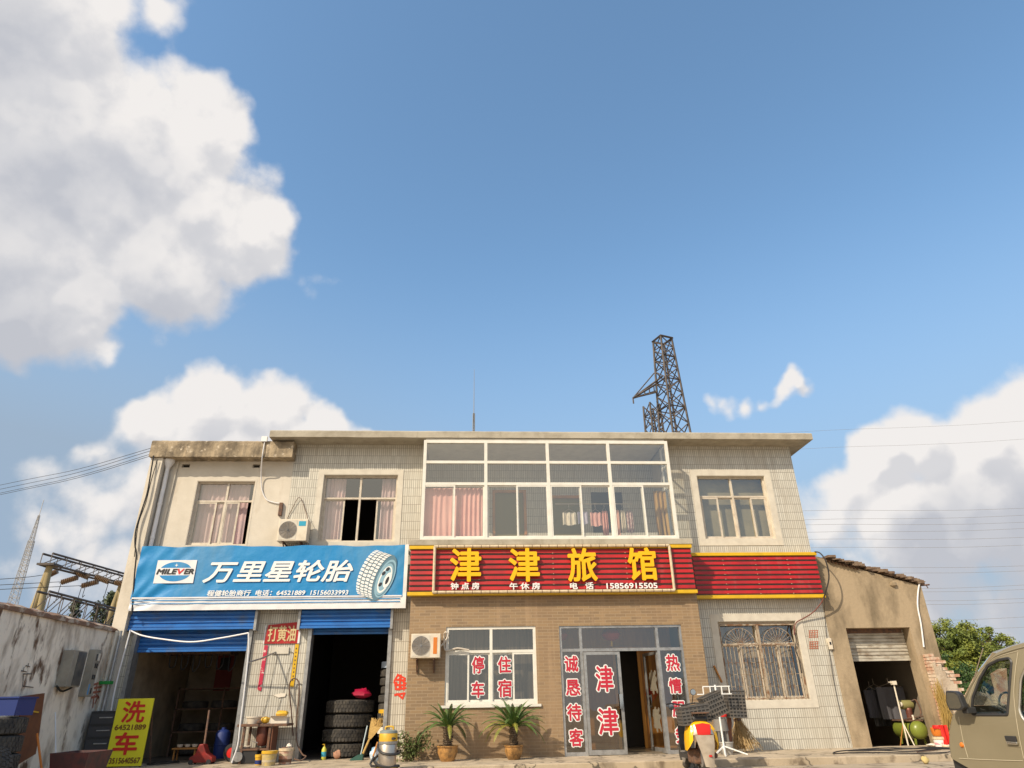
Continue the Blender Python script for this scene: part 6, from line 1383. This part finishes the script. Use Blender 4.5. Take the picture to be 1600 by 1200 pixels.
# ================================================================ VAN
VY = 0.0
PHI = R_(80); VH = Vector((-math.cos(PHI), math.sin(PHI), 0)); VIN = Vector((math.sin(PHI), math.cos(PHI), 0)); VP0 = Vector((6.30, -6.80, 0)); VX0 = 6.43
def atv(px, py, y=0.0):                    # local point on the van's side plane (x rearwards, y inwards)
    d = ray(px, py); t = (VP0+VIN*y-CAM).dot(VIN)/d.dot(VIN); p = CAM+d*t
    return Vector(((p-VP0).dot(-VH)+VX0, y, p.z))
T = V_ = thing('parked_van', 'grey green microvan cut by the right edge of the picture, front to the left', 'van', (8.0, VY+.72, -.12))
def vp(px, py): p = atv(px, py); return (p.x, p.z)
def fill2d(outer, holes, y, th, res=1):
    cu = bpy.data.curves.new('c', 'CURVE'); cu.dimensions = '2D'; cu.fill_mode = 'BOTH'; cu.extrude = th/2
    for pts in [outer]+holes:
        sp = cu.splines.new('POLY'); sp.points.add(len(pts)-1); sp.use_cyclic_u = True
        for i, (x, z) in enumerate(pts): sp.points[i].co = (x, z, 0, 1)
    o = bpy.data.objects.new('c', cu); COL.objects.link(o); dg = bpy.context.evaluated_depsgraph_get(); me = bpy.data.meshes.new_from_object(o.evaluated_get(dg))
    vs = [Vector((v.co.x, y-v.co.z, v.co.y)) for v in me.vertices]; fs = [list(p.vertices) for p in me.polygons]
    bpy.data.objects.remove(o); bpy.data.curves.remove(cu); bpy.data.meshes.remove(me); return vs, fs
def rnd(pts, r=.03, n=4):                  # round the corners of a 2D polygon
    out = []; N = len(pts)
    for i in range(N):
        p0, p1, p2 = Vector(pts[i-1]), Vector(pts[i]), Vector(pts[(i+1) % N]); a, b = (p0-p1), (p2-p1); la, lb = a.length, b.length; rr_ = min(r, la*.45, lb*.45)
        s, e = p1+a/la*rr_, p1+b/lb*rr_
        for k in range(n+1): t = k/n; q_ = s*(1-t)**2+p1*2*t*(1-t)+e*t*t; out.append((q_.x, q_.y))
    return out
def tumble(v, side=1):
    y = v.y
    if v.z > .70: y += side*.16*((v.z-.70)/.95)**1.3
    return Vector((v.x, y, v.z))
roofz = 1.70
outer = [vp(1488, 1185), vp(1485, 1165), vp(1485.5, 1140), vp(1490, 1120), vp(1500, 1104), vp(1508, 1083), vp(1518, 1058), vp(1530, 1038), vp(1545, 1021), vp(1568, 1010), vp(1600, 1001)]
x1v = outer[-1][0]; zr = outer[-1][1]
outer += [(x1v+.5, zr+.07), (8.6, zr+.09), (9.5, zr+.05), (9.72, zr-.12), (9.82, .9), (9.84, .25), (9.6, .14)]
wx1, wx2, wr, wz = 6.98, 9.1, .31, .16
def archpts(cx): return [(cx+wr*math.cos(t), max(.12, wz+wr*math.sin(t))) for t in [math.pi*i/12 for i in range(13)]]
FW = 7.05
low = [(9.55, .12)]+[(wx2+wr*math.cos(t), .12+wr*.9*math.sin(t)) for t in [math.pi*i/12 for i in range(13)]]+[(6.45, .12)]
outer = outer+low
w1 = rnd([vp(1518.5, 1114), vp(1518, 1090), vp(1525, 1062), vp(1535, 1040), vp(1550, 1031.5), vp(1567, 1028.5), vp(1572, 1034), vp(1575, 1117), vp(1522, 1117)], .02)
w2 = [(7.33, .72), (7.31, .95), (7.36, 1.27), (7.45, 1.36), (8.25, 1.38), (8.33, 1.30), (8.33, .74), (8.25, .69), (7.40, .69)]; w2 = rnd([vp(1593, 1112), vp(1590, 1060), vp(1598, 1036)]+[(8.2, 1.34), (8.3, 1.25), (8.3, .72), (8.2, .68), (vp(1600, 1118)[0], .68)], .05)
w3 = rnd([(8.5, .74), (8.5, 1.33), (9.3, 1.33), (9.55, .74)], .07)
vs, fs = fill2d(outer, [w1, w2, w3], VY, .02)
MB().add([tumble(v) for v in vs], fs).build('near_side', m_van, V_, fix=False)
wid = 1.44
MB().add([tumble(Vector((v.x, VY+wid, v.z)), -1) if False else Vector((v.x, VY+wid-(.16*((v.z-.70)/.95)**1.3 if v.z > .7 else 0), v.z)) for v in vs], fs).build('far_side', m_van, V_, fix=False)
# skin between the sides along the outline (nose, roof, tail)
prof = outer[:18]
def skin(i0, i1, mt, name, inset=0, crown=.05):
    mb = MB(); n = 10; k = 0
    for i in range(i0, i1+1):
        x, z = prof[i]
        for j in range(n+1):
            t = j/n; ti = .16*((z-.70)/.95)**1.3 if z > .7 else 0; y = VY+ti+(wid-2*ti)*t; b = math.sin(math.pi*t)
            mb.v.append(Vector((x-((.34 if i < 8 else .34*(10-i)/2)*b**.6 if i < 10 else -crown*b**.5 if i > 14 else 0), y, z+(.05*b**.6 if 8 <= i <= 14 else 0))))
    m_ = n+1
    for i in range(i1-i0):
        for j in range(n): a_ = i*m_+j; mb.f.append([a_, a_+1, a_+m_+1, a_+m_])
    return mb.build(name, mt, V_, smooth=True, fix=False)
skin(0, 4, m_van, 'nose'); skin(4, 8, m_dglass, 'windscreen'); skin(8, 14, m_van, 'roof'); skin(14, 15, m_dglass, 'rear_window'); skin(15, 17, m_van, 'tailgate')
for (w, nm_) in ((w1, 'front_door_window'), (w2, 'sliding_door_window'), (w3, 'rear_quarter_window')):
    for s_, yy in ((1, VY), (-1, VY+wid)):
        vs2, fs2 = fill2d(w, [], yy, 0.002); gl = MB().add([Vector((v.x, yy+s_*(.012+(.16*((v.z-.70)/.95)**1.3 if v.z > .7 else 0)), v.z)) for v in vs2], fs2).build(nm_, glassmat('van_glass', (.80, .84, .78), .08) if 'van_glass' not in MATS else MATS['van_glass'], V_, fix=False)
        if s_ == 1:
            ring = MB(); pp = [tumble(Vector((x, VY-.008, z))) for x, z in w]; ring.tube(pp+[pp[0]], .017, 6, caps=False); ring.build('window_trim', m_chrome if nm_.startswith('sliding') else m_blackp, V_, smooth=True)
def seam(pxs, wdt=.005, nm='door_seam', mt=None):
    q = MB(); pts = []
    for (x, y) in pxs:
        p = atv(x, y, VY); v = tumble(Vector((p.x, VY-.013, p.z))); pts.append(v)
    q.tube(curve(pts, 5), wdt, 5); return q.build(nm, mt or mat('seam_highlight', (.42, .40, .32), .4), V_)  # pale colour paints the highlight along the door edges
seam([(1499, 1120), (1502, 1135), (1507, 1160), (1514, 1184)]); seam([(1580, 1018), (1580, 1050), (1583, 1090), (1592, 1140), (1601, 1185)])
seam([(1512, 1100), (1518, 1070), (1530, 1044), (1546, 1028), (1580, 1017)], .004); seam([(1500, 1185), (1540, 1187), (1600, 1189)], .005)
seam([(1506, 1092), (1514, 1070), (1528, 1045), (1545, 1026), (1570, 1016), (1600, 1008)], .010, 'roof_gutter', m_van)
q = MB(); a = atv(1583, 1158, VY)
V_h = MB().box(a.x-.085, a.x+.10, VY-.014, VY-.011, a.z-.06, a.z+.075).build('handle_recess', m_van, V_, bevel=.001)
MB().box(a.x-.07, a.x+.075, VY-.035, VY-.015, a.z+.0, a.z+.055).build('handle_grip', m_blackp, V_, bevel=.006); MB().box(a.x-.065, a.x+.08, VY-.042, VY-.015, a.z-.035, a.z-.002).build('handle_pull', m_chrome, V_, bevel=.008)
a = atv(1504, 1164, VY); MB().lathe([(.001, -.02), (.02, -.018), (.032, 0)], (a.x, VY-.01, a.z), 16, axis='Y', caps=False).build('side_indicator', m_orange, V_, fix=False)
MB().box(outer[0][0]+.05, 9.6, VY-.012, VY+.05, .07, .13).build('sill_trim', m_silver, V_)
# mirror
P = [atv(x, y, VY-.16) for x, y in ((1481, 1079), (1496, 1080), (1502, 1085), (1510, 1106), (1506, 1110), (1487, 1110), (1482, 1098))]
mr = MB().prism(rnd([(p.x, p.z) for p in P], .02), VY-.20, VY-.12).build('door_mirror', m_blackp, V_, bevel=.012)
c_ = sum((p.x for p in P))/7, sum((p.z for p in P))/7
MB().prism([((x-c_[0])*.80+c_[0], (z-c_[1])*.80+c_[1]) for x, z in rnd([(p.x, p.z) for p in P], .02)], VY-.204, VY-.2015).build('mirror_glass', mat('mirror_dusty', (.16, .16, .14), .25, .5), mr)
a = atv(1508, 1108, VY-.1); MB().box(a.x-.02, a.x+.07, VY-.14, VY+.0, a.z-.05, a.z+.02).build('mirror_arm', m_blackp, V_, bevel=.01)
# wheels, lamps, bumper, seats
for x in (wx1+0.1, wx2):
    for yy, nmx in ((VY+.10, 'near'), (VY+wid-.1, 'far')):
        w = MB().lathe([(.15, -.07), (.25, -.085), (.28, -.05), (.285, 0), (.28, .05), (.25, .085), (.15, .07)], (x, yy, .165), 32, axis='Y', caps=False).build('wheel', m_rubber, V_, smooth=True)
        MB().lathe([(.001, -.05), (.07, -.06), (.15, -.05), (.16, 0), (.15, .05), (.001, .05)], (x, yy, .165), 24, axis='Y').build('rim', m_alu, w)
xf = outer[1][0]
MB().box(xf-.10, xf+.1, VY+.05, VY+wid-.05, .06, .30).build('front_bumper', m_blackp, V_, bevel=.04)
for y in (VY+.10, VY+wid-.34): MB().box(xf-.055, xf+.02, y, y+.24, .42, .58).build('headlight', m_chrome, V_, bevel=.02)
MB().box(6.5, 9.6, VY+.05, VY+wid-.05, .10, .14).build('floor_pan', m_blackp, V_)
for y in (VY+.18, VY+.85): MB().box(7.15, 7.55, y, y+.45, .3, .48).box(7.5, 7.62, y+.02, y+.43, .48, .82).build('front_seat', m_cloth, V_, bevel=.03)
MB().box(6.55, 6.85, VY+.08, VY+wid-.08, .5, .78).build('dashboard', m_blackp, V_, bevel=.04)
MB().tube([(6.86+.10*0+.0, VY+.40+.16*math.cos(t), .84+.16*math.sin(t)) for t in [2*math.pi*i/24 for i in range(25)]], .012, 6).build('steering_wheel', m_blackp, V_)
MB().tube([atv(1513, 1090, VY+.1), atv(1536, 996+40-23, VY+.1)], .006, 5).build('radio_aerial', m_silver, V_)

V_.location = VP0-VH*(8.0-VX0)+VIN*.72+Vector((0, 0, -.12)); V_.rotation_euler = (0, 0, math.atan2(-VH.y, -VH.x))

# ================================================================ TREES
def tree(name, label, c, H, crown, nclump, leaves, mt, ls, seed, group=None, trunk_r=.16, zc0=.35, conif=False):
    rr = random.Random(seed); T = thing(name, label, 'tree', c, group); tk = MB(); lf = MB(); c = Vector(c)
    top = c+Vector((rr.uniform(-.2, .2), 0, H*.9)); tk.tube(curve([c, c+Vector((rr.uniform(-.2, .2), 0, H*.4)), top], 5), trunk_r, 8, r2=trunk_r*.15)
    cl = []
    for i in range(nclump):
        if conif:
            t = (i+.5)/nclump; z = H*(.15+.85*t); R = crown[0]*(1-t)**.8+.08; a = rr.uniform(0, 6.28); p = c+Vector((R*.6*math.cos(a), R*.6*math.sin(a), z)); r = R*.55+.1
        else:
            u = rr.random()**.45; a = rr.uniform(0, 6.28); ph = math.acos(rr.uniform(-.75, 1)); v = Vector((math.sin(ph)*math.cos(a)*crown[0], math.sin(ph)*math.sin(a)*crown[1], math.cos(ph)*crown[2]))*u
            p = c+Vector((0, 0, H-crown[2]))+v; r = rr.uniform(.2, .42)*crown[0]*.5
        cl.append((p, r)); b = c.lerp(top, min(.95, max(.25, (p.z-c.z)/H*.8))); tk.tube(curve([b, b.lerp(p, .5)+Vector((0, 0, .1)), p], 3), trunk_r*.28, 5, r2=.012)
    for (p, r) in cl:
        for k in range(leaves):
            d = Vector((rr.gauss(0, 1), rr.gauss(0, 1), rr.gauss(0, .8)))*r*.62; q_ = p+d
            n_ = (d.normalized()+Vector((rr.gauss(0, .6), rr.gauss(0, .6), rr.gauss(0, .6)+.3))).normalized(); u = n_.orthogonal().normalized(); u = Matrix.Rotation(rr.uniform(0, 6.28), 3, n_) @ u; v = n_.cross(u); s_ = ls*rr.uniform(.6, 1.3)
            lf.poly([q_-u*s_, q_-v*s_*.5, q_+u*s_, q_+v*s_*.5])
    tk.build('trunk', m_bark, T); lf.build('crown', mt, T, fix=False); return T
gz = -.12
def tree_px(name, label, px, ptop, Y, wpx, mt, seed, group=None, **k):
    p = at(px, ptop, Y); H = p.z-gz; w = (at(px+wpx/2, ptop+40, Y)-at(px-wpx/2, ptop+40, Y)).x/2
    return tree(name, label, (p.x, Y, gz), H, (w, w, k.pop('cz', H*.44)), k.pop('ncl', 60), k.pop('leaves', 90), mt, k.pop('ls', .13), seed, group, **k)
tree_px('leafy_tree', 'tall bright green tree right of the shed, its crown the highest of the group', 1480, 966, 12, 92, m_leaf2, 3, 'trees behind the ruined wall', ncl=190, leaves=170, ls=.05)
tree_px('leafy_tree', 'rounded green tree just above the van roof, right of the tallest one', 1541, 980, 13, 70, m_leaf2, 4, 'trees behind the ruined wall', ncl=160, leaves=150, ls=.05)
tree_px('leafy_tree', 'lower dark green tree seen through the van side window', 1530, 1040, 8.5, 120, m_green, 8, 'trees behind the ruined wall', ncl=110, leaves=140, ls=.045, cz=1.1)
tree_px('leafy_tree', 'low bushy tree mostly hidden behind the van roof', 1610, 1010, 13, 130, m_leaf2, 6, 'trees behind the ruined wall', ncl=110, leaves=130, ls=.055)
tree_px('leafy_tree', 'low dark tree between the shed corner and the tallest tree', 1462, 1020, 9.5, 60, m_green, 10, 'trees behind the ruined wall', ncl=80, leaves=130, ls=.045, cz=1.2)
tree_px('conifer_tree', 'thin dark conifer left of centre under the substation gantry', 121, 938, 22, 26, m_leaf3, 11, 'conifers behind the yard wall', conif=True, ncl=46, leaves=60, ls=.10, trunk_r=.08)
tree_px('conifer_tree', 'dark conifer close to the right legs of the substation gantry', 176, 928, 22, 46, m_leaf3, 12, 'conifers behind the yard wall', conif=True, ncl=60, leaves=60, ls=.12, trunk_r=.08)
tree_px('conifer_tree', 'small conifer between the two others under the substation gantry', 155, 942, 24, 20, m_leaf3, 13, 'conifers behind the yard wall', conif=True, ncl=36, leaves=50, ls=.10, trunk_r=.07)
tree_px('leafy_tree', 'bushy green tree low behind the right end of the yard wall', 150, 965, 16, 70, m_leaf2, 14, 'conifers behind the yard wall', ncl=40, leaves=90, ls=.09, cz=1.2)

# ================================================================ LATTICE TOWERS AND MASTS
def lattice(mb, c, z0, z1, w0, w1, n, rot, r, rb):
    def ring(t): w = w0+(w1-w0)*t; z = z0+(z1-z0)*t; return [Vector((c[0]+w*math.cos(rot+k*math.pi/2+math.pi/4), c[1]+w*math.sin(rot+k*math.pi/2+math.pi/4), z)) for k in range(4)]
    h = [0]; s_ = 1.0
    for i in range(n): h.append(h[-1]+s_); s_ *= .93
    h = [v/h[-1] for v in h]; R_s = [ring(t) for t in h]
    for k in range(4): mb.tube([q_[k] for q_ in R_s], r, 4)
    for i in range(n):
        for k in range(4):
            a, b, c2, d = R_s[i][k], R_s[i][(k+1) % 4], R_s[i+1][k], R_s[i+1][(k+1) % 4]
            mb.tube([a, d], rb, 3, caps=False).tube([b, c2], rb, 3, caps=False)
            if i % 2 == 0: mb.tube([c2, d], rb*1.2, 3, caps=False)
        m_ = (R_s[i][0]+R_s[i][2])/2
    return R_s
YT = 34
pt, pm = at(1030, 531, YT), at(1050, 670, YT); bw = (at(1071, 672, YT)-at(1029, 672, YT)).x/2; tw = (at(1043, 533, YT)-at(1017, 533, YT)).x/2
cx_ = at(1031, 540, YT).x; cxm = (at(1029, 672, YT).x+at(1071, 672, YT).x)/2
T = thing('pylon', 'tall rusty lattice pylon with one side arm rising behind the roof', 'pylon', ((cx_+cxm)/2, YT, gz))
mb = MB(); zt_, zm = pt.z, pm.z; tb_ = bw+(bw-tw)*(zm-gz)/(zt_-zm)
lattice(mb, ((cx_+cxm)/2+.25, YT), gz, zt_, tb_*1.08, tw*1.08, 17, .35, .095, .055)
for k in range(4): pass
mb.build('tower_body', m_steel, T)
q = MB(); tip = at(989, 622, YT-.4); r1, r2, r3 = at(1022, 583, YT), at(1025, 600, YT-.6), at(1026, 611, YT+.6)
q.tube([tip, r1], .05, 4).tube([tip, at(1035, 588, YT)], .08, 4).tube([tip, r2], .09, 4).tube([tip, r3], .08, 4).tube([tip, at(1026, 613, YT-.6)], .06, 4)
for t in (.3, .5, .7, .9): a, b = tip.lerp(r2, t), tip.lerp(r3, t); q.tube([a, b], .05, 4).tube([tip.lerp(at(1026, 613, YT-.6), t), a], .04, 4)
q.tube([tip, tip+Vector((0, 0, -.5))], .06, 4); q.build('side_arm', m_steel, T)
q = MB(); zz = zt_
for k in range(4): a = .35+k*math.pi/2+math.pi/4; b = a+math.pi/2; w_ = tw*1.2; q.tube([((cx_+cxm)/2+.25+w_*math.cos(a), YT+w_*math.sin(a), zz), ((cx_+cxm)/2+.25+w_*math.cos(b), YT+w_*math.sin(b), zz)], .10, 4)
q.build('top_ring', m_steel, T)
p = at(1016, 633, YT+3); T = thing('pylon', 'shorter lattice pylon just left of the tall one, barely over the roof', 'pylon', (p.x, YT+3, gz))
mb = MB(); lattice(mb, (p.x+.1, YT+3), gz, p.z, 1.35, .72, 14, .35, .09, .05); mb.build('tower_body', m_steel, T)
p = at(741, 577, 60); T = thing('radio_mast', 'thin straight mast standing up behind the middle of the roof', 'mast', (p.x, 60, gz))
mb = MB(); b = at(741, 660, 60); lattice(mb, (p.x, 60), gz, b.z+1.2, .30, .14, 60, .1, .035, .02); mb.tube([(p.x, 60, b.z), (p.x, 60, p.z)], .06, 6, r2=.025); mb.build('mast_body', mat('mast_grey', (.25, .27, .30), .6), T)
p = at(66, 787, 70); b = at(26, 925, 70); xm_ = (p.x+b.x)/2; T = thing('guyed_mast', 'haze-pale leaning lattice mast far off at the left above the yard wall', 'mast', (xm_, 70, gz))
mb = MB(); z_b = at(52, 845, 70).z; lattice(mb, (xm_, 70), gz, z_b, .95, .38, 34, .2, .04, .022); lattice(mb, (xm_, 70), z_b, p.z-1.5, .3, .12, 12, .2, .03, .016); mb.tube([(xm_, 70, p.z-2), (xm_, 70, p.z+.5)], .04, 5); mb.build('mast_body', mat('mast_haze_pale', (.46, .47, .48), .6), T)  # lightened steel colour stands in for haze over the far mast
a, b = at(1072, 671, 3.0), at(1133, 670, 3.0); zz = 7.18
T = thing('roof_pipe', 'thin pipe on a short stand lying along the roof edge', 'pipe', (a.x, 3, zz))
MB().tube([(a.x, 2.2, zz+.42), (b.x, 2.2, zz+.40)], .02, 6).build('pipe_run', m_rust, T); MB().tube([(a.x+.2, 2.2, zz), (a.x+.45, 2.2, zz+.4)], .015, 5).tube([(a.x+.8, 2.2, zz), (a.x+.45, 2.2, zz+.4)], .015, 5).box(b.x-.3, b.x+.05, 2.1, 2.3, zz+.38, zz+.46).build('pipe_stand', m_rust, T)
lump('roof_lump', 'small dark clod on top of the lower cornice', 'clod', (at(269, 686, -.1).x, 0, 6.95), (.05, .05, .10), m_concold, 60)

# ================================================================ SUBSTATION GANTRY (left, beyond the yard wall)
ZB = 6.6
def gantry(label, Ln, Rn, legs, Z, group='substation gantries behind the yard wall', hh=.45):
    a, b = atz(*Ln, Z), atz(*Rn, Z); T = thing('substation_gantry', label, 'gantry', (a.x, a.y, gz), group); q = MB(); d = (b-a); L = d.length; d.normalize(); sd = Vector((-d.y, d.x, 0))*.22
    n = int(L/.7)
    rails = [a+sd, a-sd, a+Vector((0, 0, hh))]
    a0 = a-d*.3; b0 = b+d*.3
    for o_ in (sd, -sd, sd+Vector((0, 0, hh)), -sd+Vector((0, 0, hh))): q.tube([a0+o_, b0+o_], .045, 4)
    for i in range(n+1):
        p = a0.lerp(b0, i/n); pn = a0.lerp(b0, min(1, (i+1)/n))
        for s_ in (sd, -sd): q.tube([p+s_, p+s_+Vector((0, 0, hh))], .022, 3, caps=False).tube([p+s_, pn+s_+Vector((0, 0, hh))], .022, 3, caps=False)
        q.tube([p+sd, p-sd], .02, 3, caps=False)
    q.build('truss_beam', m_steel, T)
    for (top, l1, l2) in ((a, *legs[0]), (b, *legs[1])) if legs else ():
        for l in (l1, l2):
            dirp = atz(*l, Z*.5) if False else None
            MB().tube([top+Vector((0, 0, -.02)), Vector((top.x+l, top.y+abs(l)*.1, gz))], .12, 12, r2=.16).build('leg', m_pole, T, smooth=True)
        MB().box(top.x-.35, top.x+.35, top.y-.35, top.y+.35, Z-.02, Z+.06).build('head_plate', m_steel, T)
    return T, a, b
G1, ga, gb = gantry('near substation gantry on paired ochre concrete legs with strings of insulators', (78, 884), (190, 913), ((-.75, .35), (-1.0, .75)), ZB)
G2, gc, gd = gantry('lower substation gantry beam seen under the near one', (66, 958), (182, 982), None, 4.4, hh=.75)
def insul(label, p0, p1, tipw):
    a, b = at(*p0, (ga.y*.6+gb.y*.4)), at(*p1, (ga.y*.6+gb.y*.4)); T = thing('insulator_string', label, 'insulator', a, 'insulator strings on the gantry'); q = MB(); n = 9; d = (b-a); u = d.to_track_quat('Z', 'Y').to_matrix().to_4x4(); L = d.length
    prof = []
    for i in range(n): z = L*(i+.2)/n; prof += [(.05, z), (.15, z+L/n*.25), (.16, z+L/n*.45), (.05, z+L/n*.6)]
    q.lathe([(r_*.78, z_) for r_, z_ in prof], a, 12, M=u); q.build('discs', m_insul, T, smooth=True); MB().tube([a, a-d*.1], .02, 5).tube([b, b+d*.12], .02, 5).build('fitting', m_steel, T)
    if tipw: MB().tube(curve([b, b+Vector((-.1, .1, -.8)), at(*tipw, ga.y)], 4), .015, 4).build('jumper', m_wire, T)
insul('insulator string hanging lowest left below the gantry beam', (122, 902), (96, 910), (84, 940)); insul('insulator string hanging lowest right below the gantry beam', (154, 908.5), (128, 915.5), (123, 932))
insul('thick insulator string close under the middle of the gantry beam', (116, 893), (138, 902), (132, 930)); insul('thick insulator string close under the right part of the gantry beam', (149, 901), (170, 909), (162, 946))
insul('insulator string at the right leg head of the gantry', (180, 910), (200, 913.5), None); insul('short insulator string left, behind the near leg of the gantry', (90, 892), (78, 898), None)
for i, (p0, p1) in enumerate((((0, 905), (78, 897)), ((0, 914), (96, 909)), ((0, 921), (128, 915)))):
    cable('overhead_wire', ['upper', 'middle', 'lower'][i]+' of three thin wires entering the gantry from the left edge', [at(p0[0]-300, p0[1]+16, 14), at(*p0, 12), at(*p1, ga.y*.6+gb.y*.4)], .012, group='wires entering the gantry')
# service wires to the left corner
for i, (y0, y1) in enumerate(((758, 699), (764.5, 703), (770.5, 708), (773, 711))):
    cable('service_wire', ['topmost', 'second', 'third', 'lowest'][i]+' of four service wires running from the left edge to the cornice corner', [at(-400, y0+85, 8), at(0, y0, 4), at(120, (y0+y1)/2+5, 2), at(240, y1, -.3)], .006, group='service wires to the cornice corner')
# power lines on the right
ords = ['first', 'second', 'third', 'fourth', 'fifth', 'sixth', 'seventh', 'eighth', 'ninth', 'tenth', 'eleventh', 'twelfth', 'thirteenth', 'fourteenth', 'fifteenth', 'sixteenth']
for i, (yl, yr) in enumerate(((674, 657.7), (701, 686), (798, 794), (812, 805), (820, 816), (831.7, 825.7), (842.7, 839.5), (856, 851.7), (886, 884), (895, 892), (922, 914), (925, 921), (939, 935), (944, 941.5), (972, 964), (985, 980))):
    Yp_ = 42; a = at(1262, yl, Yp_); b = at(1600, yr, Yp_); d = b-a
    pts = [a-d*1.2+Vector((0, 0, -.4)), a, a.lerp(b, .5)+Vector((0, 0, -.10)), b, b+d*1.5+Vector((0, 0, 1.0))]; m_line = mat('conductor_grey', (.30, .31, .33), .5)  # aluminium grey, kept faint to stand in for distance haze
    cable('power_line', ords[i]+' from the top among the distant power lines crossing the sky at right', pts, .012 if i > 1 else .010, m_line, 'power line', 'power lines crossing the sky at right', n=4)
